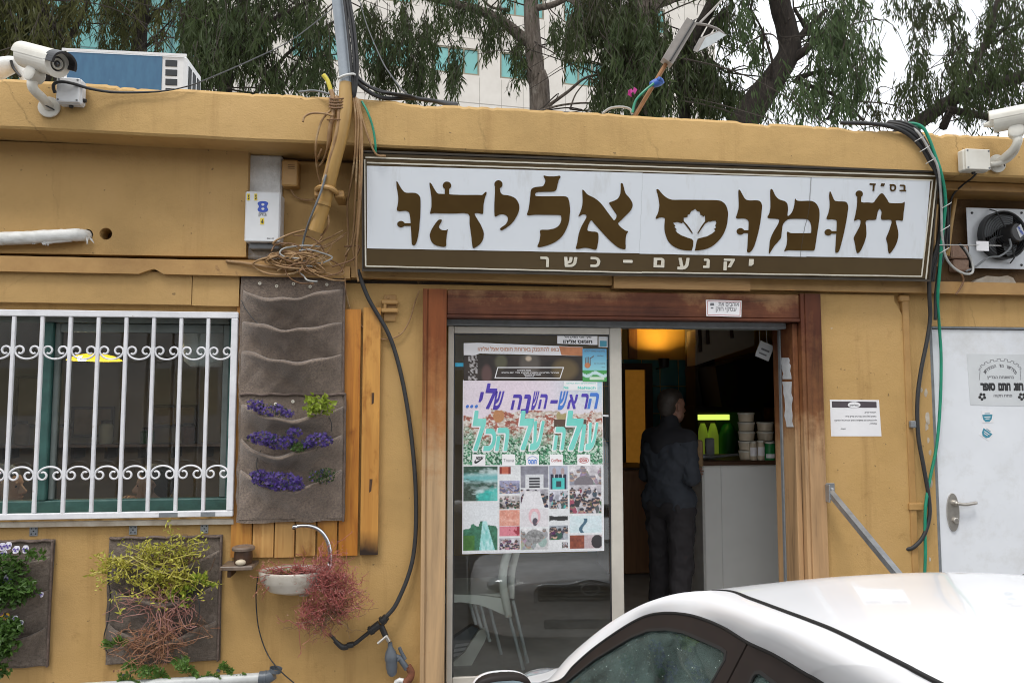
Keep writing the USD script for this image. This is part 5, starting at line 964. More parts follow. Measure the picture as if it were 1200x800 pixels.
build('plate', MB().box(c[0]-.035, c[0]+.035, -.012, -.002, c[2]-.078, c[2]+.078, .003), 'tan_paint', t); build('knuckle', MB().box(c[0]-.05, c[0]+.05, -.045, -.0125, c[2]+.02, c[2]+.045, .006).box(c[0]-.05, c[0]+.05, -.045, -.0125, c[2]-.03, c[2]-.005, .006), 'tan_paint', t); build('pin', MB().lathe([(0, -.01), (.009, -.01), (.011, .03), (0, .032)], (c[0]-.028, -.03, c[2]-.002), (0, 0, 1), 10).lathe([(0, .0), (.009, .0), (.007, .004), (0, .004)], (c[0]-.012, -.012, c[2]+.062), (0, -1, 0), 10), 'tan_paint', t)

# ------------------------------------------------------------------ basin with tap, its plant, the shelf with a jar
bc = W(345, 668, -.13); t = thing('wall_basin', 'small dirty white wall basin planted with red succulents', 'basin', bc)
rx_, ry_ = .185, .125
def basin(u, v):
    a = u*2*np.pi; prof_r = np.interp(v, [0, .35, .62, .74, .8, .86, 1.0], [.30, .72, .97, 1.03, 1.0, .9, .84]); z = np.interp(v, [0, .35, .62, .74, .8, .86, 1.0], [-.125, -.105, -.05, -.006, .006, .002, -.035])
    return np.stack([bc[0]+rx_*prof_r*np.cos(a), np.minimum(bc[1]+ry_*prof_r*np.sin(a), -.001), bc[2]+z], -1)
build('bowl', gridmb(basin, 49, 22), 'ceramic', t, smooth=True)
build('soil', MB().ell((bc[0], bc[1], bc[2]-.028), (rx_*.86, ry_*.86, .02), 3), 'soil', t)
build('outlet', MB().box(bc[0]+.02, bc[0]+.075, bc[1]+.03, bc[1]+.07, bc[2]-.15, bc[2]-.115, .005), 'ceramic', t)
tp_ = thing('arched_tap', 'chrome arched tap above the planted basin', 'tap', W(388, 650, -.10))
build('spout', MB().tube([W(a, b, -.10) for a, b in [(386.5, 662), (387, 648), (384, 634), (377, 623), (367, 617), (356, 615.5), (347, 616.5)]], [.0135, .0135, .0125, .0115, .011, .0105], 12, True, 6), 'chrome', tp_, smooth=True)
q = W(346, 616, -.10); build('nozzle', MB().tube([q+V3(.012, 0, -.002), q+V3(-.006, 0, -.004), q+V3(-.010, 0, -.016)], [.0125, .0125, .012], 10, True), 'chrome', tp_, smooth=True)
q = W(386.5, 662, -.10); build('tap_base', MB().lathe([(0, -.03), (.02, -.03), (.02, .0), (.015, .012), (0, .012)], q, (0, 0, 1), 14), 'chrome', tp_)
rs = thing('red_succulent', 'bushy red twiggy succulent spilling over the right of the basin', 'plant', W(385, 690, -.2)); ysu = -.20
m = MB(); bud = []

for z_ in [(384, 690, 26, 22), (390, 664, 22, 14), (385, 712, 30, 20), (402, 698, 22, 24), (368, 720, 24, 16), (362, 668, 22, 8), (380, 680, 16, 14)]:
    for k in range(50): c_ = (z_[0]+z_[2]*R.uniform(-.8, .8), z_[1]+z_[3]*R.uniform(-.8, .8)); tangle(m, 1, [(c_[0], c_[1], 1, 1)], [(c_[0]+R.normal()*12, c_[1]+R.normal()*11+2, 2, 2)], ysu+R.uniform(-.04, .07), .0019, .009, .02, 5, bud=bud)
tangle(m, 26, [(375, 672, 14, 8), (385, 680, 12, 10)], [(400, 665, 24, 16), (385, 715, 34, 20), (410, 705, 26, 24)], ysu, .0022, .012, .05, bud=bud); build('stems', m, 'stem_red', rs)
m = MB()
for k in range(1500):
    b, d = bud[R.integers(len(bud))]; p = b+R.normal(size=3)*.012; q = R.normal(size=3); m.tube([p, p+q*.012, p+q*.016+R.normal(size=3)*.008], [.0015, .0009], 3, False)
build('twigs', m, 'stem_red', rs)
P = np.array([bud[i][0] for i in R.integers(0, len(bud), 900)])+R.normal(size=(900, 3))*.014; build('buds', MB().leaves(P, R.normal(size=(900, 3)), .011, .0065), 'stem_pink', rs)
m = MB(); tangle(m, 45, [(385, 715, 20, 10)], [(400, 740, 28, 10), (380, 738, 30, 12), (420, 700, 20, 20), (360, 735, 20, 10)], ysu, .0013, .010, .03); build('dry_twigs', m, 'stem_brown', rs)
r2 = thing('red_succulent', 'thin red sprigs trailing over the left rim of the basin', 'plant', W(310, 680, -.2)); m = MB(); bud = []
tangle(m, 26, [(330, 668, 18, 4)], [(306, 678, 8, 10), (303, 690, 5, 10), (312, 664, 8, 8), (355, 664, 20, 6)], -.18, .0018, .009, .03, bud=bud); build('stems', m, 'stem_red', r2)
P = np.array([b[0] for b in bud]*2)+R.normal(size=(len(bud)*2, 3))*.008; build('buds', MB().leaves(P, R.normal(size=(len(P), 3)), .010, .005), 'stem_rust', r2)
clump('moss_tuft', 'yellow green mossy tuft in the soil of the basin', 'plant', [(336, 668.5, 16, 3.5), (322, 670, 8, 3)], -.16, 0, 160, .01, 'stem_yellow', 'petal_white', (.014, .006), .03)
sh = thing('wooden_ledge_shelf', 'small weathered wooden shelf left of the basin', 'shelf', W(281, 660, -.08)); p, q = W(262, 663, -.08), W(300, 657.5, -.08)
build('board', MB().box(p[0], q[0], -.16, -.002, q[2]-.030, q[2]-.008, .004), 'plank_weathered', sh); build('bracket', MB().box(p[0]+.03, p[0]+.05, -.12, -.002, q[2]-.075, q[2]-.0305, .003), 'wood_dark', sh)
jr = thing('log_pot', 'small log pot with a pale top standing on the wooden shelf', 'pot', W(285, 656, -.09)); o = W(285, 656.5, -.09); o[2] = q[2]-.0075
build('body', MB().lathe([(0, 0), (.046, 0), (.05, .03), (.047, .075), (0, .075)], o, (0, 0, 1), 20), 'wood_dark', jr, smooth=40); build('rim', MB().lathe([(0, .0755), (.060, .0755), (.062, .088), (.052, .095), (.040, .088), (0, .086)], o, (0, 0, 1), 22), 'plank_weathered', jr, smooth=40); build('stone', MB().ell(o+V3(.0, -.056, .018), (.028, .018, .016), 2), 'tub_cream', jr)

# ------------------------------------------------------------------ irrigation line, valve and drain
hose = cable('black_hose', 'thick black hose dropping from the sign corner down the wall to the valve', [(419, 316, -.085), (432, 350, -.065), (459, 400, -.04), (477, 475, -.03), (487, 570, -.03), (484.5, 650, -.035), (466, 704, -.05), (448, 727, -.06)], .0125, 'black_rubber', 'hose', 10, 7)
iv = thing('irrigation_valve', 'grey filter valve with black tee and rusty elbow at the foot of the hose', 'valve', W(455, 760, -.07)); yv = -.065
Wv = lambda a, b, y=yv: W(a, b, y)
build('tee', MB().tube([Wv(453, 722), Wv(447, 729)], [.021, .023], 10).tube([Wv(445, 730.5), Wv(433, 740)], .0225, 10).tube([Wv(446, 731), Wv(452, 745)], .017, 10).tube([Wv(449.5, 725), Wv(448, 727)], .027, 10).tube([Wv(436, 737), Wv(434.5, 738.5)], .027, 10), 'black_plastic', iv, smooth=50)
build('branch_pipe', MB().tube([Wv(433, 740), Wv(418, 752), Wv(412, 756)], .0115, 8, True).tube([Wv(414, 754.5), Wv(407, 756)], .017, 8).tube([Wv(408, 757), Wv(401, 757.5), Wv(392, 750)], [.0165, .017, .012], 8, True, 4).tube([Wv(394, 751), Wv(386, 742)], .009, 8), 'black_plastic', iv, smooth=50)
build('brass_tap', MB().tube([Wv(451, 743), Wv(456, 751)], .0125, 10).tube([Wv(453, 744.5, -.09), Wv(442.5, 753.5, -.095)], [.006, .008], 6).tube([Wv(453, 745), Wv(453, 745, -.095)], .007, 8), 'nickel', iv, smooth=50)
ax0, ax1 = Wv(457, 752), Wv(459.5, 787); axd = ax1-ax0; Lv = np.linalg.norm(axd)
build('filter_body', MB().lathe([(0, 0), (.012, 0), (.014, .03*Lv/.19), (.030, .055), (.034, .075), (.036, .08), (.036, .095), (.033, .10), (.032, .14), (.028, .155), (.028, .165), (.020, .18), (.013, .185), (0, .185)], ax0, axd, 22), 'pvc_grey', iv, smooth=35)
build('outlet_valve', MB().tube([Wv(463, 768), Wv(468, 770), Wv(477, 783)], [.012, .016, .017], 10, True).tube([Wv(468, 758), Wv(470, 763), Wv(475, 772)], .010, 8).tube([Wv(466, 770.5), Wv(467.5, 772)], .021, 10), 'pvc_grey', iv, smooth=50)
build('elbow', MB().tube([Wv(478, 780), Wv(482, 788), Wv(479, 796), Wv(473, 799)], [.020, .021, .021, .019], 10, True, 4), 'rust_pipe', iv, smooth=50); build('supply_pipe', MB().tube([Wv(476, 797), Wv(462, 806), Wv(462, 900)], .013, 10, True, 4), 'wrap_white', iv, smooth=50)
dp = thing('drain_pipe', 'white plastic drain pipe along the foot of the wall with a grey elbow', 'pipe', W(220, 797, -.10)); yd = -.11
build('pipe', MB().tube([W(92, 806, yd), W(306, 793.5, yd)], .0265, 16, True), 'pvc', dp, smooth=50)
build('elbow', MB().tube([W(304, 793.6, yd), W(313, 793, yd), W(321, 789, yd)], [.034, .0335, .030], 16, True, 4).tube([W(310, 793.4, yd), W(312.5, 793.3, yd)], .037, 16).tube([W(322.5, 787, yd), W(323.5, 782, yd)], [.032, .034], 16, False), 'pvc_grey', dp, smooth=50)
bl = MB(); 
for a, b in ((145, 791), (256, 785)): bl.lathe([(0, 0), (.011, 0), (.010, .006), (.004, .007), (0, .004)], W(a, b, -.002), (0, -1, 0), 12)
build('wall_plug', bl, 'pvc_grey', dp)

# ================================================================== upper wall: pipes, boxes, cables
wp = thing('lagged_pipe', 'white wrapped pipe ending in a hole of the upper left panel', 'pipe', W(50, 278, -.06))
P = [W(-520, 262, .03), W(-505, 264, -.06), W(-300, 274, -.06), W(-90, 281, -.06), W(-30, 280.5, -.065), W(20, 279, -.065), W(60, 277, -.065), W(88, 275.5, -.06), W(99, 276, -.03), W(103, 276, .03)]
def ragged(P, r, seed, n=14):
    C = catmull(P, 10); m = MB().tube(C, 1.0, n, True); v, f = m.arr(); i = np.minimum(np.arange(len(v))//n, len(C)-1); c = C[i]; k = r*(.9+.35*(meshkit.fbm(np.c_[v*14]+c*30, 3, seed)-.2)); k *= np.interp(np.linspace(0, 1, len(C)), [0, .8, .95, 1], [1, 1, .85, .7])[i]
    return c+(v-c)*k[:, None], f
build('wrapping', ragged(P, .036, 4), 'wrap_white', wp, smooth=60)
m = MB()
for a, b, l in ((103, 277, 9), (55, 284, 4), (40, 284.5, 2)):
    q = W(a, b, -.075); m.leaves([q+[R.normal()*.004, 0, 0] for _ in range(5)], R.normal(size=(5, 3))*[.35, .3, .2]+[0, 0, -1], l*.0052, .012)
m.tube([W(50, 285, -.07), W(62, 283, -.07), W(74, 282, -.07), W(84, 281, -.07)], .011, 8, True, 3); build('loose_strip', m, 'wrap_white', wp)
# telephone box
tb = thing('telephone_box', 'white telephone junction box with a blue emblem and yellow number stickers', 'junction box', W(307, 255, -.0)); p, q = W(286, 283, -.09), W(329, 225, -.09)
build('cabinet', MB().box(p[0], q[0], -.09, .03, p[2], q[2], .008), 'box_white', tb); build('base', MB().box(p[0]+.02, q[0]-.01, -.06, .03, p[2]-.035, p[2]-.001, .006), 'dull_grey', tb); build('lip', MB().box(p[0]+.004, q[0]-.004, -.093, -.0905, p[2]+.004, p[2]+.010), 'paper_grey', tb)
yb = -.0915
for a in (289.5, 298): build('number_tag', sheet(flat([(a, 227), (a+3.4, 227), (a+3.4, 235), (a, 235)], yb+.001), yb), 'sticker_yellow', tb); build('number', sheet(textline('3', a+.8, 228.5, a+2.9, 233.8, yb, False, 5), yb-.0008, .0007), 'ink', tb)
build('number_tag', sheet(flat([(305, 255.5), (309.5, 255.5), (309.5, 263), (305, 263)], yb+.001), yb), 'sticker_yellow', tb); build('number', sheet(textline('4', 306, 257, 308.8, 262, yb, False, 5), yb-.0008, .0007), 'ink', tb)
em = smoothpoly([W(308+a, 242+b, yb)[[0, 2]] for a, b in [(-4.5, -5.6), (0, -6.2), (4.5, -5.6), (6.2, -3.4), (4.6, 0), (6.2, 3.4), (4.5, 6), (0, 6.6), (-4.5, 6), (-6.2, 3.4), (-4.6, 0), (-6.2, -3.4)]], 4)
for b in (-2.4, 2.6): em = em.difference(flat([(306.2+1.9*math.cos(a)+1.8, 242+b+1.5*math.sin(a)) for a in np.arange(12)*math.pi/6], yb))
build('emblem', sheet(em, yb, .0010), 'ink_blue', tb); build('lettering', sheet(textline('בזק', 303, 249.5, 312.5, 253.8, yb, True, 3), yb, .0010), 'ink_grey', tb); build('small_print', sheet(textline('box-41', 313, 278.4, 321, 280, yb, False, 1), yb, .0010), 'ink_grey', tb)
c = thing('sounder_box', 'small tan painted alarm box on the dark wall under the roof slab', 'alarm box', W(340, 203, .0)); p, q = W(330, 218, -.02), W(350, 188, -.02)
build('case', MB().box(p[0], q[0], -.03, .06, p[2], q[2], .008), 'tan_paint', c); build('slot', MB().box(p[0]+.035, q[0]-.02, -.0315, -.029, q[2]-.045, q[2]-.041).box(p[0]+.035, q[0]-.02, -.0315, -.029, q[2]-.055, q[2]-.051).box(p[0]+.035, q[0]-.02, -.0315, -.029, q[2]-.035, q[2]-.031), 'tan_dark', c)
# mast and painted conduit
mp_ = thing('steel_mast', 'grey steel mast leaning up above the roof edge with black cables beside it', 'mast', W(405, 100, -.29))
build('pole', MB().tube([W(406, 104, -.285), W(402, 60, -.285), W(394, -20, -.285), W(383, -140, -.285)], .034, 16, True, 3), 'pole_grey', mp_, smooth=50)
build('collar', MB().tube([W(396.5, 92, -.32), W(404, 88.5, -.335), W(414, 87, -.325), W(418, 90, -.3)], .007, 8, True, 4), 'wrap_white', mp_, smooth=True)
cd = thing('painted_conduit', 'thick tan painted conduit slanting down across the roof edge to the wall', 'conduit', W(390, 190, -.27))
build('tube', MB().tube([W(405.5, 98, -.29), W(404, 130, -.295), W(399, 160, -.29), W(390, 195, -.27), W(379, 240, -.22), W(370, 271, -.19)], [.036, .039, .039, .039, .039, .039], 18, True, 5), 'bamboo', cd, smooth=50)
q0, q1 = W(377.3, 244, -.218), W(376.5, 247, -.214); build('joint', MB().tube([W(379.5, 237, -.223), W(378.5, 241, -.222)], .043, 18), 'bamboo', cd, smooth=50)
p = W(388, 229, -.20); build('clamp', MB().tube([W(371, 222, -.21), W(376, 219, -.27), W(386, 220, -.285), W(393, 224, -.26), W(395, 228, -.215)], .014, 8, True, 5).box(p[0]-.09, p[0]-.045, -.215, .05, p[2]-.01, p[2]+.03, .004).box(p[0]+.02, p[0]+.075, -.235, -.05, p[2]-.018, p[2]+.022, .006), 'tan_paint', cd)
build('wire_binding', MB().tube([W(397+9*math.cos(t*6.283)*1.25, 113+t*3.5+2.2*math.sin(t*6.283), -.29-.045*math.sin(t*6.283)) for t in np.linspace(0, 4, 50)], .0045, 5).tube([W(394+9*math.cos(t*6.283)*1.2+6*0, 140+t*1.2, -.29-.045*math.sin(t*6.283)) for t in np.linspace(0, 1, 14)], .004, 5), 'brown_wire', cd)
blk = 'black cables on the mast'
for i, (dx, lab) in enumerate([(0, 'black cable running up against the mast, nearest to it'), (4, 'black cable beside the mast, middle of three'), (7.5, 'black cable beside the mast, farthest to the right')]):
    cable('mast_cable', lab, [(386+dx*.3, -140, -.32), (401+dx*.7, -20, -.32), (407+dx, 30, -.32), (411+dx, 70, -.32), (413+dx*.7, 92, -.31), (414+dx*.3, 108, -.30), (414, 118, -.28)], .009, 'black_rubber')
for i, (lab, pts, r) in enumerate([('black cable sagging from the mast along the roof edge, lowest of the bundle', [(413, 86, -.31), (422, 100, -.29), (440, 112, -.26), (455, 115.5, -.22), (480, 115, -.20), (505, 118, -.19), (522, 121.5, -.1), (535, 122, .1)], .012), ('black cable sagging from the mast along the roof edge, middle of the bundle', [(414, 84, -.31), (428, 99, -.28), (450, 108, -.25), (475, 113, -.22), (500, 117, -.18), (515, 119, -.1), (530, 121, .1)], .010), ('thin black cable just over the bundle on the roof edge', [(416, 90, -.31), (440, 106, -.27), (462, 109.5, -.25), (480, 112, -.23), (490, 116, -.2)], .006), ('thin dark wire running up from the roof edge bundle into the branches', [(480, 113, -.22), (470, 104, -.1), (458, 88, .5), (447, 70, 1.2), (430, 30, 2.5), (421, 0, 3.5)], .005)]): cable('roof_cable', lab, pts, r, 'black_rubber')
cable('yellow_conduit_stub', 'yellow cable end sticking up beside the conduit', [(379, 88, -.30), (384, 95, -.30), (388, 107, -.30)], .0125, 'yellow_plastic', 'cable', 10)
cable('tan_tube', 'tan flexible tube beside the conduit, from the yellow end downwards', [(388, 106, -.30), (391, 118, -.305), (391, 132, -.30), (387, 150, -.30), (386, 165, -.28), (385, 175, -.25)], .0135, 'tan_wire', 'cable', 10)
cable('tan_tube', 'tan tube hugging the left of the conduit and running down to the clamp', [(394, 113, -.315), (397, 125, -.32), (396, 145, -.325), (392, 165, -.32), (386, 190, -.30), (379, 212, -.285)], .010, 'tan_wire')
cable('green_wire', 'green wire hanging from the roof edge at the sign corner', [(424, 119, -.27), (431, 132, -.29), (437, 150, -.29), (440, 170, -.285), (440, 180, -.27)], .0065, 'green_wire')
cable('green_wire', 'faded green cable lying on the roof edge left of the mast', [(350, 108, -.24), (368, 106.5, -.26), (385, 110, -.29), (390, 113, -.29)], .006, 'dull_grey')
cable('green_wire', 'faded green wire down the conduit to the tangle of wires', [(382, 205, -.30), (377, 222, -.29), (370, 240, -.27), (362, 260, -.20), (356, 280, -.10), (353, 297, -.09)], .0062, 'dull_grey')
# vertical tan wires
rw = np.random.default_rng(3)
vw = [('tan wire hanging down beside the sign, leftmost of the hanging bundle', [(414, 112, -.29), (417, 140, -.29), (416, 180, -.27), (412, 210, -.2), (407, 240, -.12), (408, 270, -.09), (406, 300, -.08), (400, 318, -.08)]), ('tan wire hanging down beside the sign, second of the hanging bundle', [(416, 112, -.29), (420, 140, -.295), (419, 175, -.28), (417, 215, -.22), (415, 260, -.14), (412, 285, -.10), (404, 300, -.09)]), ('tan wire hanging down beside the sign, third of the hanging bundle', [(418, 115, -.29), (423, 145, -.295), (422, 180, -.28), (421, 225, -.24), (418, 265, -.18), (414, 290, -.12), (417, 312, -.09)]), ('pale wire closest to the left edge of the sign', [(421, 118, -.28), (424, 150, -.295), (424, 200, -.285), (421, 250, -.22), (418, 290, -.16), (418, 316, -.11), (420, 330, -.085)]), ('tan wire looping behind the conduit clamp', [(419, 116, -.29), (425, 140, -.29), (433, 165, -.29), (441, 181, -.28), (452, 183, -.265)]),
      ('thin tan wire looping left of the conduit', [(389, 128, -.30), (378, 140, -.30), (372, 158, -.29), (370, 175, -.27), (372, 200, -.15), (376, 216, -.1)]), ('thin tan wire bowing out left beside the conduit', [(390, 135, -.30), (386, 155, -.30), (382, 180, -.25), (374, 195, -.15), (371, 190, -.2), (377, 175, -.25)]), ('thin brown wire sticking out left from the wire knot', [(391, 136, -.31), (378, 133, -.32), (365, 133, -.33), (357, 137, -.33), (355, 143, -.33)]), ('short tan wire in front of the conduit foot', [(384, 250, -.2), (385, 262, -.2), (380, 272, -.16), (376, 276, -.12)]), ('tan wire curving under the alarm box', [(341, 222, .02), (346, 230, .03), (356, 234, .04), (368, 234, .02)])]
for lab, pts in vw: cable('tan_wire', lab, pts, .006, 'tan_wire')
cable('tan_wire', 'tan wire sweeping from the ledge across the hinge hook to the door frame', [(404, 325, -.085), (406, 345, -.04), (412, 365, -.02), (424, 382, -.02), (441, 395, -.02), (456, 397, -.02), (470, 391, -.02), (480, 375, -.02), (486, 355, -.02), (491, 341, -.06)], .0045, 'tan_wire')
cable('ledge_wire', 'tan cable lying along the ledge left of the tangle', [(265, 306, -.085), (285, 308, -.09), (310, 312, -.09), (335, 315, -.09), (350, 315, -.09), (358, 309, -.10)], .009, 'tan_wire')
ct_ = thing('wire_tangle', 'tangle of tan wires looped on the ledge below the conduit', 'wires', W(365, 300, -.1))
for k in range(26):
    cx, cy, rx, ry = 358+rw.normal()*14, 302+rw.normal()*8, rw.uniform(10, 32), rw.uniform(4, 13); a0 = rw.uniform(0, 6.28); n_ = rw.integers(5, 10); tl_ = rw.normal()*.55
    pts = [W(cx+rx*math.cos(a0+j*.75)*(1+.1*rw.normal())+tl_*ry*math.sin(a0+j*.75), cy+ry*math.sin(a0+j*.75)+tl_*rx*.4*math.cos(a0+j*.75), -.095-.035*rw.random()) for j in range(n_)]
    build('wire', MB().tube(pts, rw.choice([.0042, .0052, .0062]), 5, True, 6), ['tan_wire', 'brown_wire', 'tan_wire', 'grey_wire'][k % 4 if k % 8 == 3 else k % 3], ct_, smooth=True)
for pts in ([(352, 296, -.1), (365, 288, -.1), (385, 279, -.1), (402, 270, -.1)], [(356, 300, -.11), (375, 290, -.11), (392, 282, -.1), (407, 272, -.09)], [(360, 295, -.1), (376, 280, -.09), (378, 272, -.08)], [(330, 288, -.05), (340, 286, -.08), (352, 294, -.1)], [(355, 300, -.1), (372, 315, -.1), (392, 322, -.1), (403, 320, -.1), (398, 310, -.1)], [(350, 303, -.1), (366, 319, -.11), (385, 327, -.105), (404, 329, -.09)], [(376, 290, -.11), (379, 297, -.115), (381, 303, -.11)]):
    build('wire', MB().tube([W(*p) for p in pts], .0048, 6, True, 6), 'tan_wire', ct_, smooth=True)
# thin tan conduits beside the sign on the right
for i, (lab, pts, r) in enumerate([('upright tan conduit pipe in the recess beside the fan', [(1119, 233, -.02), (1114, 265, -.02), (1110, 300, -.02)], .014), ('tan conduit pipe close behind the right end of the sign', [(1097, 240, -.05), (1094, 280, -.06), (1096, 312, -.06)], .013)]): cable('tan_conduit', lab, pts, r, 'bamboo', 'conduit', 12, 3)
# right hand cable bundle
for lab, pts, r, mt in [
    ('black cable over the right roof edge, outermost curve of the bundle', [(985, 144, -.22), (1020, 145, -.255), (1045, 149, -.265), (1065, 158, -.27), (1080, 173, -.275), (1090, 190, -.28), (1099, 207, -.27), (1103, 240, -.2), (1100, 280, -.14), (1090, 318, -.11), (1089, 345, -.09), (1090, 372, -.06), (1086, 400, -.05), (1079, 435, -.045), (1075, 470, -.045), (1076, 510, -.045), (1082, 545, -.045), (1088, 580, -.045), (1089, 605, -.045), (1082, 628, -.045), (1070, 641, -.035), (1061, 643, -.01)], .0125, 'black_rubber'),
    ('black cable over the right roof edge, second of the bundle', [(1010, 144, -.2), (1045, 147, -.26), (1065, 153, -.275), (1080, 165, -.285), (1090, 182, -.29), (1098, 200, -.285), (1104, 225, -.23), (1104, 265, -.17), (1097, 300, -.12), (1093, 330, -.10)], .011, 'black_rubber'),
    ('black cable over the right roof edge, third of the bundle', [(1040, 143, -.2), (1060, 147, -.26), (1078, 158, -.285), (1089, 175, -.295), (1097, 195, -.29), (1102, 220, -.24), (1106, 270, -.17), (1103, 300, -.12), (1097, 340, -.085), (1096, 375, -.06)], .010, 'black_rubber'),
    ('black cable over the right roof edge, topmost of the bundle', [(1042, 142, -.15), (1058, 143, -.25), (1074, 151, -.285), (1086, 168, -.30), (1095, 188, -.30), (1104, 210, -.27), (1110, 250, -.19), (1108, 290, -.13), (1100, 318, -.11)], .008, 'black_rubber'),
    ('white wire running within the right cable bundle', [(1066, 146, -.26), (1078, 158, -.30), (1090, 178, -.31), (1100, 200, -.31), (1103, 240, -.24), (1104, 275, -.2), (1108, 300, -.17), (1118, 314, -.15), (1132, 321, -.13), (1140, 318, -.11), (1138, 304, -.08), (1130, 290, -.05)], .0075, 'grey_wire'),
    ('bright green cable down the right side past the white door', [(1062, 145, -.25), (1072, 145, -.28), (1082, 150, -.30), (1089, 163, -.305), (1096, 182, -.31), (1103, 203, -.31), (1108, 235, -.25), (1104, 280, -.19), (1101, 320, -.14), (1099, 350, -.09), (1101, 385, -.04), (1103, 420, -.03), (1102, 470, -.03), (1098, 520, -.03), (1090, 560, -.035), (1085, 590, -.05), (1084, 620, -.045), (1084.5, 650, -.045), (1083, 690, -.045)], .0095, 'green_wire'),
    ('thin second green cable on the right roof edge', [(1068, 147, -.25), (1084, 153, -.295), (1092, 170, -.31), (1101, 195, -.315), (1106, 215, -.3), (1108, 240, -.245)], .006, 'green_wire'),
    ('dark cable dropping from the right junction box behind the bundle', [(1146, 200, -.27), (1140, 208, -.25), (1128, 217, -.15), (1116, 230, -.08), (1113, 250, -.06), (1112, 290, -.05)], .006, 'black_rubber'),
    ('black loop of cable below the fan plate', [(1124, 285, .0), (1134, 298, -.02), (1139, 312, -.03), (1138, 320, -.03)], .0095, 'black_rubber'),
    ('grey green lead of the fan motor', [(1183, 280, -.08), (1184, 290, -.08), (1172, 300, -.07), (1158, 302, -.06), (1144, 312, -.05), (1132, 318, -.08)], .0065, 'dull_grey'),
    ('thin pale tie wire across the fan', [(1101, 287, -.2), (1125, 287, -.15), (1150, 287.5, -.13), (1173, 288, -.13)], .004, 'grey_wire'),
    ('brown wire end hanging below the cable bundle', [(1125, 318, -.08), (1129, 328, -.08), (1125, 338, -.08), (1120, 345, -.09)], .006, 'brown_wire')]: cable('bundle_cable', lab, pts, r, mt)
tiesm = [(1077, 163, -.30), (1083, 175, -.31), (1090, 189, -.31), (1109, 241, -.25), (1107, 268, -.22), (1106, 294, -.18)]
for i, (a, b, y) in enumerate(tiesm):
    nm = ['topmost', 'second', 'third', 'fourth', 'fifth', 'lowest'][i]
    build('cable_tie', MB().tube([W(a-5, b+3, y+.005), W(a, b, y-.016), W(a+5, b-3, y-.002), W(a+6, b-4, y-.006)], .0024, 5, True, 3), 'wrap_white', None, label=f'{nm} white cable tie on the right cable bundle', category='cable tie')
pc_ = thing('corner_conduit', 'narrow tan painted conduit trunking between the side panel and the white door', 'conduit', W(1067, 520, -.03)); a, b = W(1064, 520, -.03)[0], W(1071.5, 520, -.03)[0]
build('trunking', MB().box(a, b, -.032, -.001, -.15, 2.335, .005), 'tan_paint', pc_); build('bend', MB().box(a-.02, b+.004, -.04, -.0015, 2.295, 2.337, .008), 'tan_paint', pc_); p = W(1075, 594, -.05); build('clip', MB().box(a-.01, b+.045, -.04, -.0015, p[2]-.02, p[2]+.022, .004), 'tan_paint', pc_)
c = W(1071, 497, -.06); build('cable_clip', MB().box(c[0]-.018, c[0]+.018, -.062, -.0325, c[2]-.022, c[2]+.022, .006), 'dull_grey', None, label='grey clip holding the black cable on the narrow conduit', category='clip')
# chipped paint on the strip beside the white door
cp = MB()
for (a, b, s_) in [(1085, 460, 1), (1087, 490, 1.6), (1086, 500, 1), (1088, 516, .8), (1090, 530, .8), (1080, 457, .7), (1091, 566, 1.0), (1090, 655, .6)]:
    pts = [(a+s_*2*math.cos(t)*(.6+.6*R.random()), b+s_*5*math.sin(t)*(.6+.6*R.random())) for t in np.arange(9)*.7]; cp.poly(flat(pts, -.0015), (0, -.0012, 0), EX, EZ, .001)
build('bare_plaster', cp, 'white_wood_chip', B)

# ------------------------------------------------------------------ fan in the band wall
fn = thing('extractor_fan', 'round black extractor fan on a square steel plate under the roof at the right', 'fan', W(1170, 280, .0)); fy = .03
p, q = W(1135.5, 314, fy), W(1205, 245.5, fy); fc_ = W(1171, 277, fy); rr = .160
sq = sbox(p[0], p[2], q[0]+.03, q[2]).difference(Point(fc_[0], fc_[2]).buffer(rr-.012)); build('plate', MB().poly(sq, (0, fy, 0), EX, EZ, .004), 'steel_plate', fn)
build('ring', MB().lathe([(rr-.014, .0), (rr-.002, -.0), (rr, .05), (rr-.012, .05), (rr-.014, 0)], (fc_[0], fy-.001, fc_[2]), (0, -1, 0), 36), 'black_plastic', fn, smooth=50)
for k, rad in enumerate(np.linspace(.05, .150, 8)): build('guard_ring', MB().tube([(fc_[0]+rad*math.cos(a), fy-.052-.02*(1-rad/.18), fc_[2]+rad*math.sin(a)) for a in np.arange(36)*math.pi/18], .0022, 4, False, 0, True), 'black_plastic', fn)
for k in range(4): a = k*math.pi/2+.35; d = V3(math.cos(a), 0, math.sin(a)); o = V3(fc_[0], fy, fc_[2]); build('guard_arm', MB().tube([o+d*.04+[0, -.075, 0], o+d*.11+[0, -.064, 0], o+d*.163+[0, -.05, 0], o+d*.188+[0, -.006, 0]], .0045, 6), 'black_plastic', fn)
for k in range(5):
    a = k*2*math.pi/5; pts = []
    def bl_(u, v, a=a):
        r = .05+.09*v; t = a+(u-.5)*1.1+v*.35; return np.stack([fc_[0]+r*np.cos(t), fy-.018+(u-.5)*.05, fc_[2]+r*np.sin(t)], -1)
    build('blade', gridmb(bl_, 6, 5), 'dull_grey', fn, smooth=True)
dirm = V3(.25, -1, .05); dirm /= np.linalg.norm(dirm); mo = V3(fc_[0]+.02, fy-.03, fc_[2]-.0)
build('motor', MB().lathe([(0, 0), (.062, 0), (.066, .02), (.064, .075), (.056, .085), (0, .087)], mo, dirm, 26), 'black_plastic', fn, smooth=40)
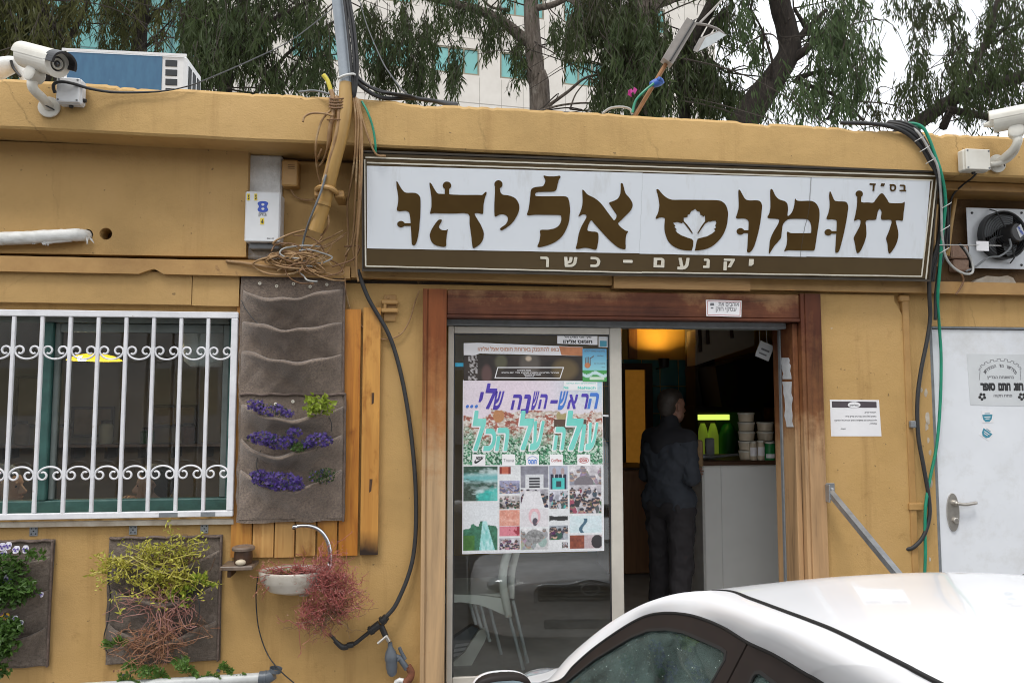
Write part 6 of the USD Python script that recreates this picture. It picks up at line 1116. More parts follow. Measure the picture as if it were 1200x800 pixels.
c = W(1180, 272, -.10); lab_ = Polygon([(-.03, -.038), (.03, -.038), (.03, .038), (-.03, .038)]); lab_ = affinity.rotate(lab_, 30); build('motor_label', MB().poly(affinity.scale(lab_, .62, .95), mo+dirm*.0885+V3(.012, 0, .008), EX, EZ, .0012), 'paper_grey', fn)
build('label_print', MB().poly(affinity.rotate(fit(glyphs('AIRFAN', False, 4), -.030, -.008, .030, .008), 122, origin=(0, 0)), mo+dirm*.0895+V3(.012, -.001, .008), EX, EZ, .0008), 'ink_blue', fn)
build('tag', MB().box(*(lambda p, q: (p[0], q[0], -.135, -.131, p[2], q[2]))(W(1144, 294, -.13), W(1158, 283, -.13)), .001), 'paper', fn)
scw = MB()
for a, b in ((1139, 249.5), (1197, 249.5), (1139, 310.5), (1197, 310.5)): scw.lathe([(0, 0), (.009, 0), (.007, .005), (0, .006)], W(a, b, fy), (0, -1, 0), 8)
build('bolt', scw, 'black_plastic', fn)
# ------------------------------------------------------------------ security cameras
def cctv(label, base, yb, body0, body1, r, flip):
    """base: mounting disc on the slab; body0 back end, body1 front end (world points)."""
    t = thing('security_camera', label, 'camera', base)
    ax = body1-body0; L = np.linalg.norm(ax); ax /= L; up_ = V3(0, 0, 1)-ax*ax[2]; up_ /= np.linalg.norm(up_); sd_ = np.cross(ax, up_)
    def sec(prof):                                                   # an outline in (side, up) swept along the axis
        return lambda a, b, geom: MB().poly(geom, body0+ax*a, sd_, up_, b-a)
    def ext(geom, a, b):
        m = trimesh.creation.extrude_polygon(geom, b-a, engine='earcut'); v = np.array(m.vertices); return MB().add(body0+ax*(a+v[:, 2:3])+sd_*v[:, :1]+up_*v[:, 1:2], m.faces)
    th_ = np.linspace(0, math.pi, 15)
    low = Polygon([(r*.93*math.cos(-a), r*.95*math.sin(-a)*1.0) for a in th_]+[(-r*.93, .02), (r*.93, .02)]).buffer(.004)
    top = Polygon([(r*math.cos(a), .012+r*.86*math.sin(a)) for a in th_]); hole = Polygon([(r*.92*math.cos(a), .010+r*.78*math.sin(a)) for a in th_])
    build('housing', ext(low.union(hole.buffer(-.004)).buffer(0), 0, L*.90), 'cctv_white', t, smooth=40)
    cover = top.difference(hole).union(sbox(-r*1.02, -.004, -r*.86, .014)).union(sbox(r*.86, -.004, r*1.02, .014))
    build('sun_shield', ext(cover, -.02, L*.92), 'cctv_white', t, smooth=40); build('shield_front', ext(cover.buffer(.002), L*.921, L*1.16), 'hood_black', t, smooth=40)
    fr_ = low.union(hole).buffer(.004); build('front_bezel', ext(fr_.difference(Point(0, 0).buffer(r*.60)), L*.902, L*.97), 'cctv_white', t); build('lens_plate', ext(Point(0, 0).buffer(r*.6), L*.90, L*.925), 'lens', t); build('lens', MB().lathe([(0, .0), (r*.42, 0), (r*.44, .012), (r*.36, .016), (r*.26, .006), (0, .008)], body0+ax*L*.926, ax, 22), 'cctv_white', t, smooth=40); build('glass', MB().lathe([(0, .004), (r*.3, .004), (r*.2, .014), (0, .017)], body0+ax*L*.927, ax, 18), 'lens', t, smooth=True)
    build('rear_gland', MB().lathe([(0, -.05), (.012, -.05), (.016, -.03), (.022, -.02), (.022, .0)], body0+up_*-.01, ax, 12), 'cctv_white', t)
    m_ = body0+ax*L*.42-up_*r*.95
    build('knuckle', MB().lathe([(0, -.036), (.034, -.036), (.042, -.03), (.042, .03), (.034, .036), (0, .036)], m_-up_*.022, sd_, 20).box(-.03, .03, -.022, .022, -.03, .02, .004, np.array([[ax[0], sd_[0], up_[0], m_[0]], [ax[1], sd_[1], up_[1], m_[1]], [ax[2], sd_[2], up_[2], m_[2]], [0, 0, 0, 1]])), 'cctv_white', t, smooth=40)
    e_ = m_-up_*.055; mid = (e_+base)/2+V3(0, -.05, -.02)
    build('arm', MB().tube([e_+V3(0, 0, .02), e_+V3(0, -.005, -.03), mid*.5+e_*.25+base*.25+V3(flip*.0, -.03, 0), base+V3(0, -.07, .02), base+V3(0, -.005, 0)], [.026, .025, .024, .024, .026], 14, True, 6), 'cctv_white', t, smooth=True)
    build('mount_disc', MB().lathe([(0, 0), (.056, 0), (.056, .008), (.050, .013), (0, .013)], base, (0, -1, 0), 28), 'cctv_white', t, smooth=40)
    build('cable', MB().tube([base+V3(-.02, -.07, .02), base+V3(.0, -.055, -.005), base+V3(.035, -.02, -.02)], .004, 6, True, 4), 'black_rubber', t)
yc_ = -.262
cctv('white security camera at the top left corner aimed to the right', W(58, 126, yc_), yc_, W(30, 65, -.38), W(69, 75.5, -.50), .064, 1)
cctv('white security camera at the right edge above the fan', W(1168, 192, yc_), yc_, W(1164, 143, -.36), W(1225, 131, -.52), .066, -1)
def jbox(label, px0, px1, py0, py1, mt):
    p, q = W(px0, py1, -.33), W(px1, py0, -.33); t = thing('junction_box', label, 'junction box', (p+q)/2)
    build('body', MB().box(p[0], q[0], -.318, -.262, p[2], q[2], .008), mt, t); build('lid', MB().box(p[0]+.003, q[0]-.003, -.336, -.3185, p[2]+.003, q[2]-.003, .005), mt, t)
    for a in (p[0]+.014, q[0]-.014):
        for b in (p[2]+.014, q[2]-.014): build('screw', MB().lathe([(0, 0), (.006, 0), (.005, .003), (0, .002)], (a, -.336, b), (0, -1, 0), 8), 'dull_grey', t)
    build('gland', MB().lathe([(0, 0), (.010, 0), (.012, .014), (0, .014)], ((p[0]+q[0])/2, -.29, p[2]-.012), (0, 0, 1), 10), 'black_plastic', t); build('gland', MB().lathe([(0, 0), (.012, 0), (.010, .016), (0, .016)], (q[0]-.002, -.29, p[2]+.03), (1, 0, 0), 10), 'black_plastic', t)
jbox('white junction box beside the left security camera', 65, 95, 91.5, 120, 'box_white'); jbox('beige junction box beside the right security camera', 1131.5, 1160, 175, 199, 'cctv_white')
cable('camera_cable', 'black cable arching over the left junction box and along the parapet', [(64.5, 109, -.33), (62.5, 103, -.345), (64, 98, -.355), (72, 96, -.355), (85, 98, -.35), (105, 104, -.31), (130, 108, -.28), (160, 108.5, -.27), (190, 107, -.268), (215, 102.5, -.262), (240, 94, -.2), (300, 68, .3), (345, 45, .8), (390, 10, 1.5)], [.0085, .0085, .0085, .007, .0035, .0035, .0035], 'black_rubber')
cable('grey_elbow_arm', 'grey bent pipe between the right junction box and camera', [(1160, 193, -.29), (1168, 192, -.30), (1180, 188, -.32), (1190, 178, -.36), (1194, 166, -.42)], .016, 'cctv_white', 'pipe', 12)
# nail holes and dark spots on the roof edge are part of its paint
# ------------------------------------------------------------------ on the roof: cooler unit, bent pipe, floodlight
ac = thing('rooftop_cooler', 'white rooftop air cooler with a blue front panel and square vents', 'air cooler', W(150, 100, .55)); ya = .5
p, q = W(72, 112, ya), W(219, 64, ya); xv = W(190, 80, ya)[0]
build('case', MB().box(p[0], q[0], ya, ya+.32, p[2]-.1, q[2], .02), 'box_white', ac); b0, b1 = W(74, 104, ya-.001), W(190, 65.5, ya-.001)
build('front_panel', MB().box(p[0]+.03, xv-.0, ya-.006, ya+.004, p[2]-.08, b1[2]-.006, .003), 'ac_blue', ac)
build('top_trim', MB().box(p[0]-.005, q[0]+.003, ya-.012, ya-.0065, q[2]-.02, q[2]-.002, .002), 'box_white', ac)
for k in range(4):
    a, b = W(194, 70.5+k*11, ya), W(207.5, 78.5+k*11, ya); build('vent', MB().box(a[0], b[0], ya-.004, ya+.002, b[2], a[2], .002), 'ac_dark', ac)
for k in range(3): build('side_vent', MB().box(q[0]-.004, q[0]+.004, ya+.04+k*.09, ya+.10+k*.09, p[2]+.02, q[2]-.06, .002), 'ac_dark', ac)
bp = thing('bent_white_pipe', 'thick white bent duct rising behind the parapet left of the camera', 'duct', W(8, 92, .2))
build('duct', MB().tube([W(-50, 100, .1), W(-12, 86, .1), W(6, 78, .1), (W(18, 76, .12)), W(26, 82, .12), W(33, 96, .12), W(36, 110, .12)], [.06, .06, .055, .045, .036, .036, .036], 16, True, 6), 'wrap_white', bp, smooth=True); build('strap', MB().tube([W(13, 71, .06), W(16, 80, .07), W(24, 90, .07)], .008, 6, True, 4), 'black_rubber', bp)
fl = thing('floodlight', 'floodlight strapped to a leaning wooden stick above the roof edge', 'floodlight', W(745, 135, -.1)); yf_ = -.08
build('stick', MB().tube([W(743.5, 137, yf_), W(765, 101, yf_), W(784, 69, yf_)], .013, 8, True), 'stick_wood', fl); pA, pB = W(781, 74, yf_-.015), W(809, 27, yf_-.015)
d = (pB-pA)/np.linalg.norm(pB-pA); s_ = np.cross(d, [0, 1, 0]); build('channel', MB().add(*(lambda c: (np.array(c), [[0, 1, 3, 2], [4, 6, 7, 5], [0, 4, 5, 1], [2, 3, 7, 6], [0, 2, 6, 4], [1, 5, 7, 3]]))([pA*(1-i)+pB*i+s_*.036*j+V3(0, .03*k, 0) for i in (0, 1) for j in (-1, 1) for k in (-1, 1)])), 'flood_pole', fl)
build('cable_line', MB().tube([pA+V3(.012, -.034, -.0), pB+V3(.014, -.034, 0)], .006, 6), 'black_rubber', fl)
build('bracket', MB().tube([W(808, 28, yf_-.02), W(825, 29, yf_-.02), W(840, 34, yf_-.02), W(848, 40, yf_-.02)], .008, 6, True, 4).tube([W(820, 27, yf_), W(835, 12, .1), W(848, -2, .3)], .007, 6), 'flood_pole', fl)
hq = [W(817, 61, yf_-.05), W(832, 54, yf_-.05), W(852, 41, yf_-.05), W(843, 36.5, yf_-.05), W(826, 44, yf_-.05)]; mid = np.mean(hq, 0)
hull = trimesh.convex.convex_hull(np.vstack([np.array(hq), np.array(hq)*.85+mid*.15+V3(0, .11, .05), np.array(hq)+V3(0, .02, .01)])); build('lamp_head', (np.array(hull.vertices), np.array(hull.faces)), 'flood_pole', fl)
build('glass', MB().add(np.array([h*.93+mid*.07+V3(0, -.003, -.0012) for h in hq]), [[0, 1, 2], [0, 2, 3], [0, 3, 4]]), 'flood_glass', fl); build('blue_tape', MB().tube([W(763, 100, yf_), W(770, 97, yf_), W(775, 96, yf_), W(772, 92, yf_-.03)], [.022, .028, .02, .012], 8, True, 3), 'tape_blue', fl, smooth=True); build('green_lead', MB().tube([W(741, 132, yf_-.02), W(745, 118, yf_-.02), W(755, 107, yf_-.03), W(766, 98, yf_-.03)], .008, 6, True, 4), 'green_wire', fl)
cable('white_hoop', 'pale bent wire hoop on the roof left of the floodlight', [(706, 133, .2), (715, 127, .2), (728, 125.5, .2), (738, 128, .2), (741, 134, .2)], .008, 'grey_wire', 'wire')
build('pink_flag', MB().leaves([W(737+3*k, 106-2*k, .3) for k in range(3)], [(.4, 0, -1), (-.3, 0, -1), (.1, 0, -1)], .05, .035), 'holly_pink', None, label='small scrap of pink plastic near the floodlight stick', category='scrap')
# ------------------------------------------------------------------ galvanised stay beside the door
gr_ = thing('galvanised_stay', 'galvanised square tube stay slanting down from the door frame', 'stay', W(968, 578, -.05)); a, b = W(973, 577, -.09), W(1058, 680, -.75)
dd = (b-a); a2 = a; b2 = a+dd*1.5; d = dd/np.linalg.norm(dd); u = np.cross(d, [0, 1, 0]); u /= np.linalg.norm(u); w = np.cross(d, u); h = .017
build('tube', MB().add([o+u*h*j+w*h*k for o in (a2, b2) for j in (-1, 1) for k in (-1, 1)], [[0, 1, 3, 2], [4, 6, 7, 5], [0, 4, 5, 1], [2, 3, 7, 6], [0, 2, 6, 4], [1, 5, 7, 3]]), 'galvanised', gr_)
c = W(971, 575, -.05); build('bracket', MB().box(c[0]-.035, c[0]-.027, -.12, -.0225, c[2]-.06, c[2]+.045, .002).box(c[0]-.03, c[0]+.05, -.035, -.0235, c[2]-.035, c[2]+.045, .004), 'galvanised', gr_)
for k in ((-.01, .028), (.03, .01), (-.012, -.02)): build('bolt', MB().lathe([(0, 0), (.009, 0), (.009, .007), (0, .008)], (c[0]+k[0], -.0352, c[2]+k[1]), (0, -1, 0), 6), 'steel_plate', gr_)


# ================================================================== people
def sph(p, r): return m3.Manifold.sphere(float(r), 20).translate([float(x) for x in p])
def bones(bs, ref=.022, it=8):
    M = m3.Manifold()
    for b in bs:
        M = M + m3.Manifold.batch_hull([sph(p, r) for p, r in b])
    M = M.refine_to_length(ref); k = M.to_mesh(); t = trimesh.Trimesh(np.array(k.vert_properties)[:, :3], np.array(k.tri_verts), process=True)
    trimesh.smoothing.filter_taubin(t, .5, .53, it); return np.array(t.vertices), np.array(t.faces)
def head_bones(c, s=1.0):
    """Local head, face towards +y."""
    q = lambda x, y, z: c+V3(x, y, z)*s
    return [[(q(0, -.015, .045), .082*s), (q(0, .02, .03), .078*s)], [(q(0, .02, .03), .07*s), (q(0, .055, -.06), .045*s), (q(.03, .03, -.05), .04*s), (q(-.03, .03, -.05), .04*s)],
            [(q(0, .062, -.085), .026*s), (q(0, .03, -.075), .035*s)], [(q(0, .090, .015), .011*s), (q(0, .116, -.022), .014*s), (q(.013, .095, -.028), .010*s), (q(-.013, .095, -.028), .010*s)],
            [(q(.035, .082, .030), .011*s), (q(-.035, .082, .030), .011*s)], [(q(.016, .095, -.055), .008*s), (q(-.016, .095, -.055), .008*s)], [(q(.014, .092, -.068), .008*s), (q(-.014, .092, -.068), .008*s)],
            [(q(.078, -.008, .02), .012*s), (q(.086, -.015, .03), .009*s), (q(.078, -.004, -.02), .009*s)], [(q(-.078, -.008, .02), .012*s), (q(-.086, -.015, .03), .009*s), (q(-.078, -.004, -.02), .009*s)]]
def hand(w, d, side, curl=.5):
    """A hand from the wrist w pointing along d; side: towards the thumb."""
    d = d/np.linalg.norm(d); side = side-d*(side@d); side /= np.linalg.norm(side); n = np.cross(d, side); B = [[(w, .026), (w+d*.05+side*.026, .016), (w+d*.075-side*.0, .016), (w+d*.06-side*.028, .014)]]
    for k, l in enumerate((.074, .084, .078, .06)):
        b = w+d*.08+side*(.030-.020*k); a = d*math.cos(curl)+n*math.sin(curl); a2 = d*math.cos(curl*2.2)+n*math.sin(curl*2.2)
        B += [[(w+d*.05+side*(.024-.016*k), .011), (b, .0095)], [(b, .0095), (b+a*l*.45, .0088)], [(b+a*l*.45, .0088), (b+a*l*.45+a2*l*.45, .0078)]]
    t = w+d*.025+side*.034; t2 = t+(d*.6+side*.7)*.035; return B+[[(w+d*.02+side*.012, .014), (t, .012)], [(t, .012), (t2, .0105)], [(t2, .0105), (t2+d*.03+n*.008, .009)]]
def person(label, at, heading, J, skin, top, topm, legm, hairm, yoke=None, headyaw=0, cap=None, group=None):
    """J: joints in the body's own frame (x right, y forward, z up)."""
    t = thing('person', label, 'person', at, group); ca, sa = math.cos(heading), math.sin(heading)
    Rm = np.array([[ca, -sa, 0], [sa, ca, 0], [0, 0, 1]]); place = lambda vf: (vf[0]@Rm.T+np.asarray(at), vf[1])
    g = {k: V3(*v) for k, v in J.items()}; hy = math.radians(headyaw); Rh = np.array([[math.cos(hy), -math.sin(hy), 0], [math.sin(hy), math.cos(hy), 0], [0, 0, 1]])
    hb = [[(g['head']+Rh@(p-g['head']), r) for p, r in b] for b in head_bones(g['head'])]
    limb = []
    for s in 'lr':
        limb += [[(g['sh'+s], .058), (g['el'+s], .042)], [(g['el'+s], .040), (g['wr'+s], .027)], [(g['hip'+s], .085), (g['kn'+s], .056)], [(g['kn'+s], .055), (g['an'+s], .038)], [(g['an'+s]+V3(0, -.03, -.03), .036), (g['an'+s]+V3(0, .15, -.05), .028)], [(g['chest'], .11), (g['sh'+s], .062)]]
        limb += hand(g['wr'+s], g['hd'+s], g.get('th'+s, V3(0, 0, 1)))
    body = [[(g['hipl'], .10), (g['hipr'], .10), (g['waist'], .105)], [(g['waist'], .11), (g['chest']+V3(.07, 0, 0), .11), (g['chest']-V3(.07, 0, 0), .11)], [(g['neck'], .052), (g['head']+V3(0, -.01, -.04), .052)], [(g['chest'], .09), (g['neck'], .058)]]
    build('body', place(bones(body+limb+hb, .02, 6)), skin, t, smooth=True)
    jb = [[(g['hipl']+V3(0, 0, .03), .125), (g['hipr']+V3(0, 0, .03), .125), (g['waist'], .135)], [(g['waist'], .14), (g['chest']+V3(.09, 0, 0), .132), (g['chest']-V3(.09, 0, 0), .132)], [(g['chest'], .12), (g['neck']+V3(0, 0, -.02), .072)]]
    for s in 'lr': jb += [[(g['chest'], .12), (g['sh'+s], .071)], [(g['sh'+s], .071), (g['el'+s], .06)], [(g['el'+s], .061), (g['wr'+s]*.92+g['el'+s]*.08, .043)]]
    v, f = bones(jb, .02, 5); nn = meshkit.fbm(v*9, 3, 5)-.5; v = v+(v-np.array([0, v[:, 1].mean(), 0])*[0, 1, 0])*[1, 1, 0]*nn[:, None]*.06; v = v+np.c_[np.sin(v[:, 2]*62+v[:, 0]*25+nn*14)*.005*np.clip(1-abs(v[:, 2]-v[:, 2].mean())/.5, 0, 1), np.sin(v[:, 2]*55+v[:, 0]*30+nn*16)*.006, 0*nn]
    jk = build('jacket' if yoke else 'shirt', place((v, f)), topm, t, smooth=True)
    if yoke: build('yoke', place(bones([[(g['chest']+V3(0, 0, .06), .137), (g['neck']+V3(0, 0, -.03), .085)], [(g['chest']+V3(.03, 0, .09), .12), (g['shr'], .074)], [(g['chest']+V3(-.03, 0, .09), .12), (g['shl'], .074)], [(g['neck']+V3(0, 0, -.01), .07), (g['neck']+V3(0, 0, .03), .066)]], .02, 5)), yoke, jk, smooth=True)
    lb = [[(g['hipl'], .122), (g['hipr'], .122)]]
    for s in 'lr': lb += [[(g['hip'+s], .112), (g['kn'+s], .082)], [(g['kn'+s], .081), (g['an'+s]+V3(0, 0, .02), .07)]]
    v, f = bones(lb, .022, 4); nn = meshkit.fbm(v*8, 3, 9)-.5; v = v+np.c_[nn, nn, 0*nn]*.04+np.c_[np.sin(v[:, 2]*48+nn*20), np.cos(v[:, 2]*52+nn*18), 0*nn]*.005; build('trousers', place((v, f)), legm, t, smooth=True)
    for s in 'lr': build('shoe', place(bones([[(g['an'+s]+V3(0, -.05, -.04), .045), (g['an'+s]+V3(0, .05, -.03), .048), (g['an'+s]+V3(0, .17, -.05), .034)]], .03, 3)), 'jacket_yoke', t, smooth=True)
    hs = [[(g['head']+Rh@V3(0, -.030, .058), .084), (g['head']+Rh@V3(0, .012, .072), .071)], [(g['head']+Rh@V3(0, -.045, .02), .074), (g['head']+Rh@V3(0, -.05, -.02), .058)]]
    build('hair' if not cap else 'cap', place(bones(hs, .016, 3)), hairm, t, smooth=True)
    e = MB()
    for x in (-.034, .034): e.ell(Rm@(g['head']+Rh@V3(x, .081, .012))+np.asarray(at), (.009, .009, .006), 2)
    build('eyes', e, 'jacket_yoke', t, smooth=True)
    return t
STAND = dict(hipl=(-.095, 0, .93), hipr=(.095, 0, .93), waist=(0, 0, 1.08), chest=(0, .0, 1.28), neck=(0, .02, 1.49), head=(0, .05, 1.615), shl=(-.165, .01, 1.395), shr=(.165, .01, 1.395), ell=(-.205, .0, 1.12), elr=(.205, .0, 1.13), wrl=(-.12, .21, 1.08), wrr=(.02, .20, 1.12), hdl=(.2, 1, -.1), hdr=(-.2, 1, .1), knl=(-.10, .03, .50), knr=(.11, -.01, .50), anl=(-.11, 0, .08), anr=(.12, -.05, .08))
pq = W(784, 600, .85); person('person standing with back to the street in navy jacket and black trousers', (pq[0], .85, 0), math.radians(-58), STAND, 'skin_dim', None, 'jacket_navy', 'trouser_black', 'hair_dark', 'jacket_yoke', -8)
SIT = dict(hipl=(-.09, -.12, .47), hipr=(.09, -.12, .47), waist=(0, -.10, .60), chest=(0, -.03, .84), neck=(0, .03, 1.015), head=(0, .075, 1.145), shl=(-.17, -.01, .95), shr=(.17, -.01, .95), ell=(-.22, .20, .80), elr=(.20, .22, .80), wrl=(-.07, .25, 1.01), wrr=(.05, .34, .80), hdl=(.5, -.35, .7), hdr=(-.5, .6, .1), thl=(0, -1, .2), knl=(-.12, .33, .46), knr=(.12, .33, .46), anl=(-.12, .28, .08), anr=(.12, .33, .08))
pq = W(172, 562, .5); person('seated person in violet jersey behind the grille, hand raised to the mouth', (pq[0]+.15, .42, 0), math.radians(90), SIT, 'skin', None, 'jersey_violet', 'trouser_black', 'hair_dark', None, 0)
SIT2 = dict(SIT, wrl=(-.10, .36, .80), hdl=(.4, .8, 0), ell=(-.22, .16, .72), head=(0, .08, 1.15))
pq = W(18, 560, .5); person('seated person in a dark cap at the left edge of the window, facing right', (pq[0]-.10, .42, 0), math.radians(-90), SIT2, 'skin', None, 'shirt_grey', 'trouser_black', 'cap_blue', None, 0, True)
q0 = W(95, 600, .62)
tb_ = thing('dining_table', 'dark dining table between the two people behind the window', 'table', (q0[0], .7, 0)); build('tabletop', MB().box(q0[0]-.36, q0[0]+.36, .35, 1.2, .70, .735, .008), 'wood_mid', tb_)
for a in (-.3, .3):
    for b in (.42, 1.12): build('leg', MB().box(q0[0]+a-.025, q0[0]+a+.025, b-.025, b+.025, 0, .699), 'wood_dark', tb_)
for x, lab in ((W(172, 562, .62)[0]+.24, 'wooden bench under the person in the violet jersey'), (W(18, 560, .62)[0]-.24, 'wooden bench under the person in the dark cap')):
    t = thing('bench', lab, 'bench', (x, .62, 0)); build('seat', MB().box(x-.18, x+.18, .3, 1.1, .33, .365, .006), 'wood_mid', t); build('support', MB().box(x-.15, x+.15, .36, .40, 0, .329), 'wood_dark', t); build('support', MB().box(x-.15, x+.15, 1.0, 1.04, 0, .329), 'wood_dark', t)
# dining room things seen through the pane
lp = thing('pendant_lamp', 'glowing yellow pendant lamp behind the window grille', 'lamp', W(111, 418, 1.0)); lc_ = W(111, 419, 1.0)
build('shade', MB().lathe([(.0, .030), (.05, .028), (.12, .012), (.165, -.012), (.172, -.020), (.16, -.016), (.1, .004), (0, .012)], lc_, (0, 0, 1), 30), 'lamp_yellow', lp, smooth=40); build('bulb', MB().ell(lc_+V3(-.03, -.12, -.012), (.03, .03, .018), 2), 'lamp_white', lp, smooth=True); build('cord', MB().tube([lc_+V3(0, 0, .03), (lc_[0], lc_[1], 2.93)], .005, 6), 'black_rubber', lp)
t = thing('drum_shade', 'pale hanging drum shade in the upper right of the window', 'lamp shade', W(242, 405, .4)); c = W(242, 405, .4); build('shade', MB().lathe([(0, -.13), (.09, -.13), (.125, -.10), (.15, .05), (.145, .115), (.06, .13), (0, .13)], c, (0, 0, 1), 26), 'shade_white', t, smooth=40); build('cord', MB().tube([c+V3(0, 0, .13), (c[0], c[1], 2.93)], .006, 6), 'black_rubber', t)
yy = 4.2
def wallbox(name, label, cat, x0, x1, y0, y1, Y, m_, d=.05, fr='wood_dark'):
    p, q = W(x0, y1, Y), W(x1, y0, Y); t = thing(name, label, cat, (p+q)/2); build('panel', MB().box(p[0]+.03, q[0]-.03, Y-d, Y, p[2]+.03, q[2]-.03, .004), m_, t); build('frame', MB().box(p[0], q[0], Y-d-.01, Y, q[2]-.03, q[2], .003).box(p[0], q[0], Y-d-.01, Y, p[2], p[2]+.03, .003).box(p[0], p[0]+.03, Y-d-.01, Y, p[2]+.03, q[2]-.03, .003).box(q[0]-.03, q[0], Y-d-.01, Y, p[2]+.03, q[2]-.03, .003), fr, t); return t
wallbox('wall_picture', 'tall brown picture on the dining room wall, behind the left bars', 'picture', 18, 50, 440, 500, yy, 'room_wall', .03)
wallbox('wall_picture', 'tan framed picture on the dining room wall, behind the middle bars', 'picture', 84, 135, 476, 512, yy, 'bag_tan', .03)
wallbox('wall_picture', 'wide pale framed picture on the dining room wall, behind the right bars', 'picture', 178, 232, 474, 500, yy, 'bag_tan', .03)
t = thing('wall_shelf', 'long wooden shelf across the back of the dining room', 'shelf', W(120, 520, 4.1)); p, q = W(-10, 524, 4.1), W(262, 519, 4.1); build('board', MB().box(p[0], q[0], 3.98, 4.29, p[2], q[2], .004), 'wood_mid', t)
for i in range(7): x = p[0]+(q[0]-p[0])*(i+.5)/7; build('bracket', MB().box(x-.015, x+.015, 4.02, 4.29, p[2]-.12, p[2]-.001), 'wood_dark', t)
rj = np.random.default_rng(4); jars = [('bag_tan', 'tan jar'), ('wood_mid', 'brown jar'), ('shade_white', 'pale jar'), ('green_plastic', 'green jar'), ('rust_pipe', 'rusty red jar')]
for i in range(5):
    x = p[0]+(q[0]-p[0])*(.12+.18*i); t = thing('jar', f'{jars[i][1]} on the long shelf of the dining room', 'jar', (x, 4.12, q[2])); h = rj.uniform(.16, .26); build('body', MB().lathe([(0, 0), (.06, 0), (.07, .03), (.07, h*.75), (.05, h*.85), (0, h*.86)], (x, 4.12, q[2]+.001), (0, 0, 1), 16), jars[i][0], t, smooth=40); build('lid', MB().lathe([(0, 0), (.052, 0), (.052, .03), (0, .032)], (x, 4.12, q[2]+h*.861), (0, 0, 1), 16), 'wood_dark', t)
# ------------------------------------------------------------------ take-away room
yc = 1.15; p0 = W(822, 545, yc); ctop = p0[2]; cn = thing('serving_counter', 'tall grey serving counter with a dark worktop inside the entrance', 'counter', (p0[0]+.8, yc+.3, 0)); xj = W(845, 560, yc)[0]
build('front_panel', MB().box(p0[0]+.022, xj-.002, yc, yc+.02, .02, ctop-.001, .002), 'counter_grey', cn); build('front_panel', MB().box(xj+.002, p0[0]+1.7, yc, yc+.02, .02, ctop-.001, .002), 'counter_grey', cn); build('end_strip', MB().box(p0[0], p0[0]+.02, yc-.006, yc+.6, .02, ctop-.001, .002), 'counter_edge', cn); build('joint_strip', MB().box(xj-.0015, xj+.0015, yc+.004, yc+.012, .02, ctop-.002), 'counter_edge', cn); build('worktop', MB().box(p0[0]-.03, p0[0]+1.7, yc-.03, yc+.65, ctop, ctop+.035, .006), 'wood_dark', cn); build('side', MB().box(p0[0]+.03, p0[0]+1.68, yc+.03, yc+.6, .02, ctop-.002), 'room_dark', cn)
zt_ = ctop+.0355
tubr = .062
rows_ = [(875.5, .08, 5, 'left'), (897.5, .08, 4, 'right')]
nmn = ['lowest', 'second lowest', 'third', 'fourth', 'topmost']
for px, dy, n_, nm in rows_:
    x = W(px, 540, yc+dy)[0]
    for k in range(n_):
        z = zt_+k*.0735; lab = f"cream food tub, {nmn[k] if k < n_-1 else 'topmost'} of the {nm} stack on the counter"
        t = thing('food_tub', lab, 'tub', (x, yc+dy, z)); build('body', MB().lathe([(0, .0005), (.054, .0005), (.057, .01), (tubr, .056), (0, .056)], (x, yc+dy, z), (0, 0, 1), 22), 'tub_cream', t, smooth=40); build('lid', MB().lathe([(0, .0565), (tubr+.004, .0565), (tubr+.004, .068), (tubr-.004, .071), (0, .0715)], (x, yc+dy, z), (0, 0, 1), 22), 'tub_lid', t, smooth=40)
for px, lab, bm, hh in ((883.5, 'cream jar with a white label, left of two in front of the stacked tubs', 'tub_cream', .145), (892.5, 'cream jar with a white label, right of two in front of the stacked tubs', 'tub_cream', .15), (903, 'green jar with a white label at the right end of the counter', 'green_plastic', .14)):
    x = W(px, 540, yc+.0)[0]; y = yc+.01; r_ = .029 if bm != 'green_plastic' else .04; t = thing('labelled_jar', lab, 'jar', (x, y, zt_)); build('body', MB().lathe([(0, .0005), (r_*.94, .0005), (r_, .01), (r_, hh*.86), (r_*.9, hh*.9), (0, hh*.9)], (x, y, zt_), (0, 0, 1), 18), bm, t, smooth=40); build('lid', MB().lathe([(0, hh*.905), (r_*.95, hh*.905), (r_*.95, hh), (0, hh)], (x, y, zt_), (0, 0, 1), 18), 'tub_lid', t)
    build('label', gridmb(lambda u, v: np.stack([x+(r_+.001)*np.sin((u-.5)*2.4), y-(r_+.001)*np.cos((u-.5)*2.4), zt_+hh*(.22+.46*v) if bm != 'green_plastic' else zt_+hh*(.12+.22*v)], -1), 10, 3), 'paper', t, smooth=True)
x = W(838, 540, yc+.2)[0]; t = thing('serving_spoon', 'pale metal scoop lying on the dark worktop', 'scoop', (x, yc+.15, zt_)); build('handle', MB().tube([(x-.10, yc+.1, zt_+.012), (x+.12, yc+.14, zt_+.03), (x+.25, yc+.18, zt_+.035)], [.014, .010, .012], 8, True, 4), 'galvanised', t, smooth=True); build('bowl', MB().ell((x-.13, yc+.1, zt_+.022), (.06, .035, .02), 2), 'galvanised', t, smooth=True); build('stand', MB().box(x-.07, x-.0, yc+.2, yc+.24, zt_+.0005, zt_+.16, .01), 'dull_grey', t)
x = W(813, 530, 1.1)[0]; t = thing('paper_bag', 'brown paper bag held in front of the standing person', 'bag', (x, 1.1, 1.2)); a, b = W(806, 547, 1.1), W(822, 515, 1.1); build('bag', MB().box(a[0], b[0], 1.06, 1.14, a[2], b[2], .012), 'bag_tan', t)
